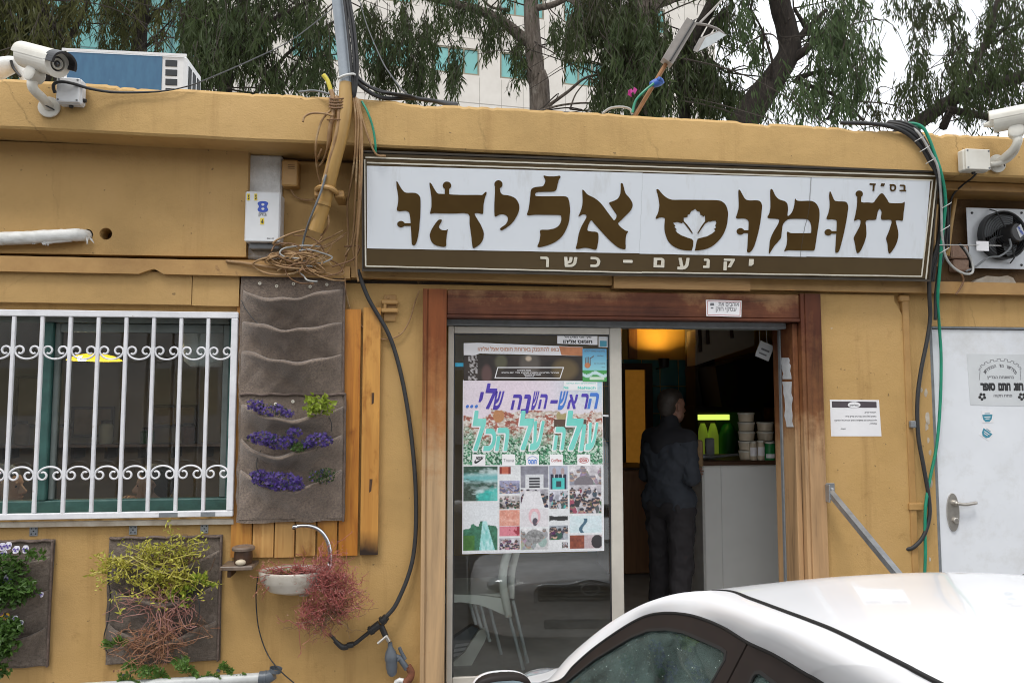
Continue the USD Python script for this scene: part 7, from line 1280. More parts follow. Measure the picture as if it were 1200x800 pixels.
# lit drinks cooler
yk = 3.0; a, b = W(819, 547, yk), W(868, 485, yk); ck_ = thing('drinks_cooler', 'drinks cooler with a glowing yellow green light behind the counter', 'cooler', ((a[0]+b[0])/2, yk, 0))
build('cabinet', MB().box(a[0]-.03, b[0]+.25, yk+.40, yk+.45, 0, b[2]+.08).box(a[0]-.03, a[0]-.002, yk, yk+.40, 0, b[2]+.08).box(b[0]+.22, b[0]+.25, yk, yk+.40, 0, b[2]+.08).box(a[0]-.002, b[0]+.22, yk, yk+.40, b[2]+.02, b[2]+.08).box(a[0]-.002, b[0]+.22, yk, yk+.40, 0, a[2]-.04), 'room_dark', ck_)
build('lining', MB().box(a[0], b[0]+.2, yk+.38, yk+.398, a[2]-.03, b[2]+.018), 'cooler_in', ck_); a2_, b2_ = W(819, 492, yk), W(856, 486, yk); build('light_tube', MB().box(a2_[0], b2_[0], yk+.02, yk+.05, a2_[2], b2_[2]+.004, .004), 'cooler_light', ck_); build('shelf', MB().box(a[0], b[0]+.2, yk+.005, yk+.37, a[2]-.03, a[2]-.012), 'galvanised', ck_)
for i, (pa, pb, m_, lab) in enumerate([(820, 831, 'lime_glow', 'glowing lime green bottle at the left of the cooler'), (832, 843, 'lime_glow', 'glowing lime green bottle second in the cooler'), (845, 865, 'green_plastic', 'dark green jug with a handle in the cooler')]):
    p, q = W(pa, 546, yk+.12), W(pb, 495.5, yk+.12); r_ = (q[0]-p[0])/2; t = thing('drink_bottle', lab, 'bottle', ((p[0]+q[0])/2, yk+.15, a[2])); hh = q[2]-a[2]+.008; o = ((p[0]+q[0])/2, yk+.16, a[2]-.0115); build('body', MB().lathe([(0, .0), (r_*.92, .0), (r_, .02), (r_, hh*.72), (r_*.7, hh*.9), (r_*.4, hh), (0, hh)], o, (0, 0, 1), 18), m_, t, smooth=40)
    if i == 2: build('handle', MB().tube([(o[0]+r_*.9, o[1], o[2]+hh*.75), (o[0]+r_*1.5, o[1], o[2]+hh*.65), (o[0]+r_*1.45, o[1], o[2]+hh*.3), (o[0]+r_*.95, o[1], o[2]+hh*.2)], .014, 8, True, 5), m_, t, smooth=True)
# warm uplight on the ochre wall and the wooden cabinet by the door
c = W(778, 428, YB-.28); t = thing('wall_uplight', 'small warm lamp washing the ochre wall above the tiles', 'lamp', c); build('cup', MB().lathe([(0, -.03), (.05, -.02), (.06, .075), (.055, .075), (.04, -.01), (0, -.015)], c, (0, 0, 1), 16), 'black_plastic', t, smooth=40); build('bulb', MB().ell(c+V3(0, 0, .025), (.03, .03, .03), 2), 'lamp_warm', t, smooth=True); build('stem', MB().tube([c+V3(0, 0, -.02), c+V3(0, .28, -.03)], .008, 6), 'black_plastic', t)
xx = W(741, 405, YB-.02); build('wall_post', MB().box(xx[0]-.05, xx[0]+.05, YB-.05, YB-.001, zt+.001, 2.93, .004), 'wood_mid', B)
p, q = W(738, 690, 2.6), W(764, 550, 2.6); t = thing('brown_cabinet', 'plain brown cabinet side left of the standing person', 'cabinet', (p[0]+.1, 2.7, 0)); build('carcass', MB().box(p[0]-.2, q[0]-.012, 2.62, 3.1, .02, q[2], .004), 'wood_mid', t); build('door', MB().box(p[0]-.2, q[0]-.012, 2.6, 2.618, .04, q[2]-.01, .003), 'wood_mid', t); build('top', MB().box(p[0]-.21, q[0], 2.59, 3.11, q[2]+.001, q[2]+.025, .004), 'wood_dark', t)
c = W(896, 411, .35); t = thing('hanging_sign', 'small white tilted sign hanging inside the top right of the entrance', 'sign', c); build('card', MB().poly(affinity.rotate(sbox(-.05, -.055, .05, .055), -22), c, EX, EZ, .006), 'paper_grey', t); build('string', MB().tube([c+V3(-.03, .003, .05), c+V3(-.04, .003, .5)], .002, 4).tube([c+V3(.02, .003, .05), c+V3(.0, .003, .5)], .002, 4), 'grey_wire', t); build('mark', MB().poly(affinity.rotate(sbox(-.03, .0, .03, .012).union(sbox(-.035, -.03, .02, -.02)), -22), c+V3(0, -.001, 0), EX, EZ, .0008), 'ink_grey', t)
for i, (a, b) in enumerate(((820, 412), (829, 403), (857, 396))): build('hook', MB().tube([W(a, 386, 2.88), W(a+1, b, 2.87)], .018, 6), 'wood_dark', B)
# plastic chairs standing just inside the glass
cy = .1; ch = thing('plastic_chair', 'cream plastic chair with thin metal legs behind the glass door', 'chair', W(590, 780, cy)); Wc = lambda a, b, y=cy: W(a, b, y)
ap = Polygon([Wc(a, b)[[0, 2]] for a, b in [(505, 700), (529, 696), (560, 697), (592, 701), (594, 721), (588, 719), (575, 713), (560, 708), (540, 705), (505, 708)]]); build('seat_apron', MB().poly(ap, (0, cy, 0), EX, EZ, .03), 'chair_cream', ch)
s0, s1 = Wc(505, 699), Wc(592, 701); build('seat', MB().box(s0[0], s1[0], cy+.031, cy+.45, s1[2]-.005, s1[2]+.022, .01), 'chair_cream', ch)
build('back_post', MB().tube([Wc(604, 600), Wc(597, 640), Wc(591, 660), Wc(589, 680), Wc(592, 700), Wc(596, 722)], [.018, .022, .026, .027, .026, .022], 10, True, 5).tube([W(614, 600, cy+.4), W(607, 640, cy+.4), W(600, 670, cy+.4), W(599, 700, cy+.4)], .022, 10, True, 5), 'chair_cream', ch, smooth=True); build('backrest', gridmb(lambda u, v: np.stack([Wc(604-8*0, 600)[0]-.0+.03*np.sin(np.pi*u)+.012*(1-v)*0+(Wc(592, 700)[0]-Wc(604, 600)[0])*(1-v)*.8, cy+.02+u*.38, Wc(600, 662)[2]+v*.28], -1), 12, 8), 'chair_cream', ch, smooth=True)
for a, b, c_, d_, yy in ((596, 719, 613.5, 784, cy), (601, 703, 618.5, 776, cy+.1), (574, 712, 587.5, 766, cy+.2), (563, 709, 574, 751, cy+.24), (556, 708, 564, 735, cy+.28), (550.5, 707, 558, 731, cy+.30)): build('leg', MB().tube([W(a, b, yy), W(c_, d_, yy)], .0105, 8), 'chair_leg', ch, smooth=True)
t = thing('striped_cushion', 'dark cushion with white stripes leaning in the lower left of the glass door', 'cushion', W(545, 770, .5)); cq = Polygon([W(a, b, .5)[[0, 2]] for a, b in [(528, 752), (553, 735), (560, 738), (556, 752), (540, 772), (528, 785)]]); build('cover', MB().poly(cq.buffer(.01), (0, .5, 0), EX, EZ, .06), 'dull_grey', t)
for k in range(3): build('stripe', MB().poly(Polygon([W(a, b, .498)[[0, 2]] for a, b in [(534-k*1.5, 754+k*5.5), (550-k*3, 752+k*5.5), (549-k*3, 755+k*5.5), (533-k*1.5, 757.5+k*5.5)]]), (0, .489, 0), EX, EZ, .002), 'shirt_white', t)
t = thing('leaning_board', 'cream curved chair arm lying across the striped cushion', 'chair arm', W(550, 770, .46)); build('arm', MB().poly(Polygon([W(a, b, .46)[[0, 2]] for a, b in [(530, 776), (545, 763), (561, 738), (568, 735), (571, 740), (566, 752), (552, 777), (536, 790), (530, 790)]]).buffer(.012).buffer(-.008), (0, .44, 0), EX, EZ, .03), 'chair_cream', t)

# ================================================================== behind: office block and gum trees
OF = thing('office_building', 'pale clad office building with teal windows rising behind the trees', 'building', (4, 34, -.15))
oa = math.radians(-7.0); ox = V3(math.cos(oa), -math.sin(oa)*-1*-1, 0); ox = V3(math.cos(oa), math.sin(-oa), 0); on_ = V3(-ox[1], ox[0], 0); O0 = W(430, 60, 34.0); O0[2] = 0
def off(px, py):
    q = WP(px, py, O0, on_)-O0; return q@ox, q[2]
U0, U1 = off(-260, 60)[0], off(838, 60)[0]; zr1 = (off(600, 72)[1])
w0a, w0b = off(508, 54), off(562, 91); wh = w0a[1]-w0b[1]; uw = off(562, 60)[0]-off(508, 60)[0]; zt1 = (off(535, 55)[1]); fl_h = zt1-off(592, 14)[1]; fl_h = 3.6
ZT = zt1+fl_h*1+2.4
pitch = off(612, 60)[0]-off(535, 60)[0]
wins = []; ucs = [off(535, 60)[0]+pitch*k for k in range(-5, 7)]
tow = off(232, 40)[0]
base = sbox(U0, -.15, U1, ZT)
for k in range(-5, 2):
    for uc in ucs:
        if uc+uw/2 < U1-.4 and uc-uw/2 > tow+.4 and zt1+k*fl_h-wh > .5: wins.append((uc-uw/2, zt1+k*fl_h-wh, uc+uw/2, zt1+k*fl_h))
wall = base.difference(unary_union([sbox(a, b, c, d) for a, b, c, d in wins]+[sbox(U0, -.2, tow, ZT+1)]))
build('facade', MB().poly(wall, O0, ox, EZ, .35), 'cladding', OF)
jm = MB()
for u in np.arange(tow+.9, U1, 1.22): jm.poly(sbox(u-.014, 8, u+.014, ZT).difference(unary_union([sbox(a-.1, b-.1, c+.1, d+.1) for a, b, c, d in wins])), O0-on_*.004, ox, EZ, .003)
for k in range(-3, 3): jm.poly(sbox(tow, zt1+k*fl_h+.55, U1, zt1+k*fl_h+.578), O0-on_*.0075, ox, EZ, .003)
build('panel_joint', jm, 'cladding_joint', OF)
for a, b, c, d in wins:
    w_ = build('window', MB().poly(sbox(a+.01, b+.01, c-.01, d-.01).difference(unary_union([sbox(a+.09+(c-a-.09)*i/3, b+.09, a+(c-a-.09)*(i+1)/3, d-.09) for i in range(3)])), O0+on_*.02, ox, EZ, .12), 'office_frame', OF)
    for i in range(3): build('pane', MB().poly(sbox(a+.08+(c-a-.09)*i/3, b+.08, a+.01+(c-a-.09)*(i+1)/3, d-.08), O0+on_*.08, ox, EZ, .02), 'office_glass', w_)
gz = ZT+1
cw = build('curtain_wall', MB().poly(sbox(U0, -.1, tow-.01, gz), O0+on_*.25, ox, EZ, .1), 'curtain_glass', OF); gm = MB()
for u in np.arange(U0, tow, 1.6): gm.poly(sbox(u, -.1, u+.07, gz), O0+on_*.12, ox, EZ, .12)
for z in np.arange(1, gz, 1.75): gm.poly(sbox(U0, z, tow-.01, z+.07), O0+on_*.10, ox, EZ, .015)
build('mullion', gm, 'curtain_bar', cw)
cb = MB(); cn_ = [O0+ox*U0+on_*.36, O0+ox*U1+on_*.36, O0+ox*U1+on_*16, O0+ox*U0+on_*16]
cb.add([c+V3(0, 0, z) for z in (-.15, ZT-.02) for c in cn_], [[0, 1, 2, 3], [4, 5, 6, 7], [1, 2, 6, 5], [2, 3, 7, 6], [3, 0, 4, 7], [0, 1, 5, 4]]); build('block', cb, 'cladding', OF)

def gum(label, trunk, rad, branches, blobs, leafm, bark, seed, ground, twigs=40, dens=1.0):
    """trunk and branches: (px, py, y); blobs of hanging foliage: (px, py, rx, ry, strands, y)."""
    global R
    R = rg_ = np.random.default_rng(seed)
    t = thing('gum_tree', label, 'tree', (ground[0], ground[1], -.15), None)
    P = [V3(ground[0], ground[1], -.2)]+[W(*p) for p in trunk]; build('trunk', MB().tube(P, rad, 12, True, 6), bark, t, smooth=True)
    for b, r0, r1 in branches: build('branch', MB().tube([W(*p) for p in b], [r0, r1], 8, True, 6), bark, t, smooth=True)
    lv, tw = MB(), MB(); PP, DD, LL = [], [], []
    for (px, py, rx, ry, n, y) in blobs:
        for _ in range(int(n*dens*1.75)):
            a, r = rg_.uniform(0, 6.283), math.sqrt(rg_.uniform()); yy_ = y+rg_.normal()*.55
            s = W(px+rx*r*math.cos(a), py+ry*r*math.sin(a), yy_); L = rg_.uniform(.28, .75); k = rg_.integers(9, 20); dr = rg_.normal(size=3)*[.22, .22, 0]+[0, 0, -1]
            tt = np.sort(rg_.uniform(0, 1, k)); P_ = s+dr*L*(tt[:, None]-.5)+rg_.normal(size=(k, 3))*.022; PP.append(P_)
            DD.append(np.c_[rg_.normal(size=(k, 2))*.38, -np.abs(rg_.normal(1, .25, k))]); LL.append(rg_.uniform(.10, .21, k))
            if rg_.random() < .35: tw.tube([s-dr*L*.55+rg_.normal(size=3)*.05, s, s+dr*L*.45], [.006, .0025], 3, False)
    PP, DD, LL = np.vstack(PP), np.vstack(DD), np.concatenate(LL); lv.leaves(PP, DD, LL, LL*.15, .2); build('crown', lv, leafm, t)
    src = [p for b, _, _ in branches for p in b]+list(trunk)
    for _ in range(twigs):
        a = src[rg_.integers(len(src))]; s = W(*a); d = rg_.normal(size=3)*[1, .5, .5]+[0, 0, .1]; L = rg_.uniform(.5, 1.6); q = s+d*L*.5+rg_.normal(size=3)*.12; e = s+d*L+[0, 0, -.35*L]+rg_.normal(size=3)*.15; tw.tube([s, q, e], [.014, .004], 4, False, 5)
    build('twigs', tw, 'twig', t); return t
ya_, yb_, yc2, yd_ = 7.0, 8.0, 6.5, 7.5
gum('dense dark gum tree at the far left behind the rooftop cooler', [(60, 140, ya_), (52, 60, ya_), (40, -30, ya_), (20, -160, ya_)], [.16, .15, .14, .12, .08], [([(55, 80, ya_), (90, 30, ya_), (110, -20, ya_)], .05, .03), ([(95, 80, ya_), (70, 40, ya_-.3), (40, 0, ya_-.5)], .03, .02), ([(20, 60, ya_), (-10, 20, ya_)], .04, .02)],
    [(20, 15, 60, 35, 120, ya_), (48, 55, 46, 26, 80, ya_), (10, 60, 40, 26, 70, ya_+.6), (88, 12, 20, 16, 22, ya_), (35, -60, 120, 50, 150, ya_), (-40, 40, 50, 70, 60, ya_), (80, 85, 30, 12, 14, ya_+.5)], 'gum_leaf_olive', 'bark_dark', 21, W(60, 400, ya_)[:2], 26)
gum('slim dark gum tree above the rooftop cooler', [(165, 130, yb_), (163, 60, yb_), (166, 10, yb_), (172, -60, yb_), (178, -170, yb_)], [.14, .13, .12, .11, .08, .05], [([(165, 30, yb_), (190, 10, yb_), (220, -20, yb_)], .05, .02), ([(163, 50, yb_), (140, 20, yb_), (120, -10, yb_)], .04, .02), ([(166, 60, yb_), (185, 40, yb_), (205, 20, yb_)], .02, .01)],
    [(140, 8, 26, 16, 34, yb_), (146, 38, 18, 14, 20, yb_), (176, 10, 16, 14, 16, yb_), (185, 46, 12, 7, 7, yb_), (208, 2, 16, 10, 10, yb_), (160, -60, 80, 45, 110, yb_), (125, 48, 10, 10, 8, yb_)], 'gum_leaf_olive', 'bark_dark', 22, W(165, 400, yb_)[:2], 30)
gum('broad dark gum tree left of the steel mast', [(262, 130, yc2), (275, 50, yc2), (290, -20, yc2), (300, -150, yc2)], [.12, .11, .10, .08, .05], [([(275, 60, yc2), (310, 30, yc2), (350, 8, yc2), (385, -10, yc2)], .045, .03), ([(270, 75, yc2), (240, 50, yc2), (215, 30, yc2)], .035, .015), ([(300, 110, yc2), (335, 65, yc2), (370, 40, yc2), (392, 25, yc2)], .03, .015), ([(330, 105, yc2), (350, 70, yc2), (372, 20, yc2)], .02, .01)],
    [(250, 20, 40, 26, 100, yc2), (235, 55, 26, 22, 50, yc2), (280, 50, 36, 26, 80, yc2), (258, 80, 24, 16, 26, yc2), (330, 18, 46, 18, 70, yc2), (372, 45, 18, 34, 40, yc2), (300, 90, 40, 14, 26, yc2), (340, 90, 28, 18, 24, yc2), (375, 92, 18, 12, 16, yc2), (300, -60, 110, 45, 150, yc2), (230, 88, 16, 10, 10, yc2), (215, 95, 12, 10, 8, yc2)], 'gum_leaf', 'bark_dark', 23, W(262, 400, yc2)[:2], 34)
gum('pale barked gum tree in the middle with a branch arching left', [(633, 140, yd_), (628, 90, yd_), (624, 40, yd_), (622, -10, yd_), (618, -160, yd_)], [.20, .175, .16, .135, .125, .10], [([(628, 55, yd_), (612, 44, yd_), (592, 28, yd_), (568, 15, yd_), (535, 5, yd_), (490, -6, yd_), (440, -20, yd_)], .11, .05), ([(626, 10, yd_), (650, 5, yd_-.3), (680, -12, yd_-.5)], .06, .04), ([(640, 126, yd_), (665, 108, yd_-.5), (685, 92, yd_-.5), (705, 88, yd_-.5), (735, 88, yd_-.5)], .03, .012), ([(632, 130, yd_-.6), (660, 123, yd_-.6), (690, 121, yd_-.6), (720, 125, yd_-.6)], .02, .012), ([(668, 128, yd_-.6), (675, 110, yd_-.5), (690, 92, yd_-.5)], .015, .008), ([(598, 12, yd_), (575, 8, yd_), (560, -10, yd_)], .03, .01)],
    [(430, 40, 18, 30, 46, yd_), (448, 78, 16, 22, 46, yd_), (468, 40, 18, 30, 50, yd_), (486, 88, 14, 22, 42, yd_), (500, 50, 16, 20, 30, yd_), (535, 15, 26, 12, 36, yd_), (533, 76, 6, 26, 22, yd_), (508, 95, 5, 18, 12, yd_), (575, 25, 18, 12, 22, yd_), (572, 45, 10, 12, 10, yd_), (608, 70, 12, 20, 28, yd_), (560, -40, 140, 36, 150, yd_), (530, 100, 5, 14, 8, yd_), (590, 45, 12, 8, 6, yd_)], 'gum_leaf', 'bark_grey', 24, W(634, 400, yd_)[:2], 30, .85)
ye = 6.0
gum('stout gum tree behind the floodlight with dense drooping leaves', [(752, 150, ye), (748, 110, ye), (744, 70, ye), (755, 20, ye), (772, -30, ye), (790, -160, ye)], [.26, .235, .22, .20, .19, .18, .12], [([(745, 70, ye), (730, 40, ye), (705, 20, ye), (680, 8, ye), (655, -10, ye)], .07, .035), ([(760, 10, ye), (790, 0, ye), (815, -20, ye)], .05, .03), ([(750, 90, ye), (760, 60, ye-.2), (762, 20, ye-.2)], .05, .03), ([(740, 120, ye), (722, 115, ye-.2), (712, 110, ye-.2)], .03, .015)],
    [(720, 15, 34, 24, 80, ye), (690, 22, 26, 20, 44, ye), (675, 50, 16, 16, 22, ye), (655, 38, 10, 12, 10, ye), (738, 45, 26, 30, 60, ye-.4), (715, 70, 16, 22, 34, ye), (712, 112, 20, 16, 34, ye), (765, 60, 20, 40, 70, ye-.2), (772, 110, 18, 20, 40, ye-.2), (735, -50, 80, 40, 120, ye), (745, 100, 22, 24, 30, ye-.4)], 'gum_leaf', 'bark_grey', 25, W(752, 400, ye)[:2], 26)
gum('low drooping gum tree just right of the floodlight', [(803, 150, ye+.6), (795, 105, ye+.6), (800, 70, ye+.6), (815, 40, ye+.6), (840, -10, ye+.6), (870, -120, ye+.6)], [.12, .09, .08, .08, .09, .10, .08], [([(800, 75, ye+.6), (830, 70, ye+.6), (850, 85, ye+.6)], .03, .015), ([(850, 15, ye+.6), (835, 30, ye+.6), (822, 50, ye+.6)], .08, .03)],
    [(815, 85, 28, 28, 96, ye+.6), (840, 105, 18, 24, 46, ye+.6), (800, 60, 14, 18, 22, ye+.6), (862, 118, 14, 14, 20, ye+.6), (850, 30, 14, 24, 24, ye+.6), (845, -50, 60, 40, 80, ye+.6), (822, 125, 30, 8, 24, ye+.6)], 'gum_leaf', 'bark_dark', 26, W(803, 400, ye+.6)[:2], 22, .8)
gum('leaning thick dark gum tree right of centre against the white sky', [(835, 205, ye), (862, 158, ye), (888, 118, ye), (910, 88, ye), (925, 60, ye), (921, 30, ye), (912, -10, ye), (900, -150, ye)], [.26, .24, .225, .21, .18, .165, .155, .15, .12], [([(928, 55, ye), (945, 35, ye), (968, 12, ye)], .06, .03), ([(926, 70, ye), (945, 58, ye-.2), (960, 40, ye-.2)], .09, .03), ([(935, 92, ye), (952, 86, ye), (975, 80, ye)], .05, .015), ([(948, 40, ye), (938, 22, ye), (930, 10, ye)], .04, .02), ([(930, 95, ye), (965, 106, ye), (990, 120, ye), (1012, 142, ye)], .03, .02), ([(900, 110, ye), (905, 75, ye-.3), (895, 40, ye-.3), (880, 10, ye-.3)], .025, .012), ([(970, 140, ye), (978, 125, ye), (985, 118, ye)], .025, .015)],
    [(870, 20, 18, 26, 26, ye), (890, 55, 14, 26, 18, ye), (965, 30, 22, 24, 56, ye), (985, 60, 26, 26, 66, ye), (1000, 95, 22, 26, 44, ye), (960, 90, 18, 20, 26, ye), (945, 118, 24, 14, 30, ye), (1000, 15, 22, 18, 30, ye), (1020, 60, 10, 24, 14, ye), (890, 125, 18, 10, 14, ye), (950, -50, 100, 40, 130, ye), (920, 100, 12, 16, 8, ye), (978, 130, 22, 10, 16, ye)], 'gum_leaf_bright', 'bark_dark', 27, W(800, 400, ye)[:2], 44, .72)
yg = 7.0
gum('airy gum tree at the far right with a slanting dark branch', [(980, 215, yg), (1040, 168, yg), (1075, 145, yg), (1115, 118, yg), (1150, 105, yg), (1190, 92, yg), (1260, 70, yg)], [.16, .14, .125, .12, .11, .10, .10, .10], [([(1105, 150, yg), (1118, 120, yg), (1135, 90, yg), (1155, 50, yg), (1170, 0, yg)], .07, .05), ([(1150, 60, yg), (1175, 35, yg), (1210, 5, yg)], .04, .02), ([(1110, 128, yg-.3), (1150, 136, yg-.3), (1190, 148, yg-.3)], .06, .05), ([(1140, 85, yg), (1122, 55, yg), (1112, 20, yg)], .025, .015)],
    [(1060, 8, 30, 12, 20, yg), (1078, 25, 12, 18, 14, yg), (1080, 75, 16, 30, 30, yg), (1062, 115, 22, 18, 24, yg), (1095, 110, 16, 18, 22, yg), (1105, 15, 24, 14, 26, yg), (1120, 60, 14, 26, 26, yg), (1130, 92, 18, 24, 40, yg-.5), (1165, 60, 30, 36, 76, yg), (1185, 100, 30, 30, 80, yg), (1150, 125, 30, 14, 40, yg), (1180, 15, 30, 16, 40, yg), (1140, -50, 120, 36, 110, yg), (1240, 60, 50, 60, 60, yg), (1025, 125, 14, 10, 10, yg)], 'gum_leaf', 'bark_dark', 28, W(960, 400, yg)[:2], 40, .70)

# ================================================================== the parked white car, nose towards the shop
R = np.random.default_rng(99)
ca_ = math.radians(4); cf = V3(-math.sin(ca_), math.cos(ca_), 0); cl = V3(-math.cos(ca_), -math.sin(ca_), 0); FP = V3(1.25, -2.6, -.15)+1.95*cf
CAR = thing('parked_car', 'white parked car with its nose towards the shop, roof and side windows in view', 'car', FP-cf*2.1)
def cw_(s, w, z): s, w, z = np.broadcast_arrays(*map(np.asarray, (s, w, z))); return FP-cf*s[..., None]+cl*w[..., None]+V3(0, 0, 1)*z[..., None]
def c_in(p): d = np.asarray(p)-FP; return np.stack([-(d@cf), d@cl, d[..., 2]], -1)
SK = .64; pl0 = cw_(2.0, .80, .85); pn = np.cross(-cf, cl*(-SK)+V3(0, 0, 1)); pn /= np.linalg.norm(pn)
def onside(px, py): return c_in(WP(px, py, pl0, pn))
def WZ(px, py, z): d = ray(px, py); return CAM+(z-CAM[2])/d[2]*d
Epx = [(640, 797, .70), (665, 770, .80), (690, 748, .90), (715, 729, .98), (740, 714, 1.045), (765, 703, 1.10), (800, 694, 1.15), (850, 692, 1.195), (880, 702, 1.215), (915, 715, 1.235), (950, 728, 1.25), (984, 742, 1.26), (1056, 778, 1.27), (1098, 800, 1.27)]
Tpx = [(655, 797), (672, 780), (692, 762), (715, 745), (740, 729), (760, 720), (781, 717), (806, 719), (830, 726), (852, 736), (877, 751.5), (908, 766), (945, 788), (966, 800)]
Ec = np.array([c_in(WZ(*p)) for p in Epx]); Tc = np.array([onside(*p) for p in Tpx])
# carry both lines on to the cowl and to the tail
e0 = Ec[0]; t0 = Tc[0]; sT = Tc[-1]
Ec = np.vstack([[e0[0]-.26, e0[1]+.02, e0[2]-.10], Ec, [[Ec[-1][0]+.35, Ec[-1][1]-.01, 1.415], [Ec[-1][0]+.75, Ec[-1][1]-.04, 1.36], [Ec[-1][0]+1.15, Ec[-1][1]-.09, 1.22], [Ec[-1][0]+1.5, Ec[-1][1]-.13, 1.02]]])
wz = lambda z: .80-SK*(z-.85)
Tx = [(sT[0]+.30, 1.295), (sT[0]+.65, 1.24), (sT[0]+1.0, 1.12), (sT[0]+1.3, .98)]
Tc = np.vstack([[t0[0]-.22, wz(t0[2]-.09)+.0, t0[2]-.09], Tc, [[s, wz(z), z] for s, z in Tx]])
Es, Ts = catmull(Ec, 6), catmull(Tc, 6)
def mirror(m):
    v, f = m; c = c_in(v); c[:, 1] *= -1; return cw_(c[:, 0], c[:, 1], c[:, 2]), f[:, ::-1]
def both(name, m, mt, smooth=False):
    m = m.arr() if isinstance(m, MB) else m; a = build(name, m, mt, CAR, smooth=smooth); build(name, mirror(m), mt, CAR, smooth=smooth); return a
rows = []
for k, t in enumerate(np.linspace(0, 1, 9)):
    bulge = math.sin(math.pi*t); p = Es*(1-t)+Ts*t; kb = np.interp(np.arange(len(p)), [0, 36, 66, 120], [.15, .25, 1, 1]); o = np.stack([0*kb, .030*bulge*kb, .016*bulge*kb], 1); rows.append(p+o)
rows = np.array(rows); nk, nl = rows.shape[:2]; V_ = rows.transpose(1, 0, 2).reshape(-1, 3); i = (np.arange(nl-1)[:, None]*nk+np.arange(nk-1)).ravel()
both('side_frame', (cw_(V_[:, 0], V_[:, 1], V_[:, 2]), np.vstack([np.stack([i, i+nk, i+nk+1], 1), np.stack([i, i+nk+1, i+1], 1)])), 'car_white', True)
# roof skin
ic = 6                                                           # the header corner among Ec
Sr, Wr, Zr = Es[:, 0], Es[:, 1], Es[:, 2]; i0 = ic*6
def roofw(s): return np.interp(s, Sr[i0:], Wr[i0:]), np.interp(s, Sr[i0:], Zr[i0:])
s1 = Ec[-4][0]+.25
def roof(u, v):
    q = 2*v-1; sf = Ec[ic][0]-.13*(1-q**2); s = sf+(s1+.18*(1-q**2)-sf)*u; w, z = roofw(np.maximum(s, Ec[ic][0])); z = z-np.maximum(Ec[ic][0]-s, 0)*.30
    return cw_(s, q*(w-.007), z+.027*(1-np.abs(q)**2.4)*np.clip(.3+(s-sf)*1.6, .3, 1)-.002)
build('roof', gridmb(roof, 40, 33), 'car_white', CAR, smooth=True)
dl = Es[46:]; both('roof_drip_strip', MB().tube(cw_(dl[:, 0], dl[:, 1], dl[:, 2]+.0015), np.r_[.001, np.full(10, .0042)], 6, True), 'car_rubber', True)
def wind(u, v):
    q = 2*v-1; k = u*(i0-1); s = np.interp(k, np.arange(len(Sr)), Sr); w = np.interp(k, np.arange(len(Sr)), Wr); z = np.interp(k, np.arange(len(Sr)), Zr)
    return cw_(s-.20*(1-q**2)*(1-.35*u), q*(w-.012), z+.008*(1-q**2)-.012)
build('windscreen', gridmb(wind, 24, 17), 'car_pane', CAR, smooth=True)
def rearw(u, v):
    q = 2*v-1; s = s1+.02+(Sr[-1]-s1-.02)*u; w, z = roofw(s); return cw_(s+.16*(1-q**2), q*(w-.012), z+.055*(1-q**2)*(1-u*.5)-.004)
build('rear_window', gridmb(rearw, 12, 13), 'car_pane', CAR, smooth=True)
# side glass and its black frames, laid in the sloping plane of the doors
exs, ezs = -cf, (cl*(-SK)+V3(0, 0, 1)); o_ = FP+cl*(.80+SK*.85)      # plane coordinates: (s, z)
sz = lambda px, py: tuple(onside(px, py)[[0, 2]])
zbelt = min(sz(664, 797)[1], sz(655, 797)[1])-.10
TT = [tuple(p) for p in Ts[:, [0, 2]]]
sp_t, sp_b = sz(877, 751.5), sz(852, 800); dsp = np.array(sp_b)-sp_t; kk_ = (zbelt-sp_t[1])/dsp[1]; spb = tuple(np.array(sp_t)+dsp*kk_)
gp = [sz(*p) for p in [(664, 797), (672, 790), (697, 770), (715, 759), (740, 744), (760, 736), (782, 734.5), (802, 738), (827, 748.5), (846, 757), (852, 762), (850.5, 773), (835, 800)]]
d1 = np.array(gp[-1])-gp[-2]; d0 = np.array(gp[0])-gp[1]; gp = gp+[tuple(np.array(gp[-1])+d1*((zbelt+.02-gp[-1][1])/d1[1]))]+[(gp[0][0]-.05, zbelt+.02)]
front_glass = Polygon(gp).buffer(0)
fo = Polygon([(p[0], p[1]) for p in TT if p[0] < sp_t[0]]+[sp_t, spb, (TT[0][0], zbelt)]).buffer(0)
rg0 = [sz(*p) for p in [(877, 800), (881, 791), (885, 785.5), (892, 784.5), (911, 799)]]
rtop = [(p[0], p[1]-.075) for p in TT if p[0] > rg0[-1][0]+.06 and p[0] < sT[0]+.72]
d2 = np.array(rg0[0])-rg0[1]; rear_glass = Polygon([tuple(np.array(rg0[0])+d2*((zbelt+.02-rg0[0][1])/d2[1]))]+rg0+rtop+[(rtop[-1][0]+.05, zbelt+.02)]).buffer(0)
ro = Polygon([sp_t]+[(p[0], p[1]) for p in TT if p[0] > sp_t[0]]+[(TT[-1][0], zbelt), spb]).buffer(0)
gap = LineString([sp_t, spb]).buffer(.0035)
both('door_frame', MB().poly(fo.difference(front_glass.buffer(-.001)).difference(gap), o_, exs, ezs, .016), 'car_black'); both('door_frame', MB().poly(ro.difference(rear_glass.buffer(-.001)).difference(gap), o_, exs, ezs, .016), 'car_black')
both('side_window', MB().poly(front_glass.buffer(.004), o_-cl*.008, exs, ezs, .004), 'car_side_pane'); both('side_window', MB().poly(rear_glass.buffer(.004), o_-cl*.008, exs, ezs, .004), 'car_side_pane')
seal = front_glass.difference(front_glass.buffer(-.007)).union(rear_glass.difference(rear_glass.buffer(-.007))); both('window_seal', MB().poly(seal, o_+cl*.002, exs, ezs, .004), 'car_rubber')
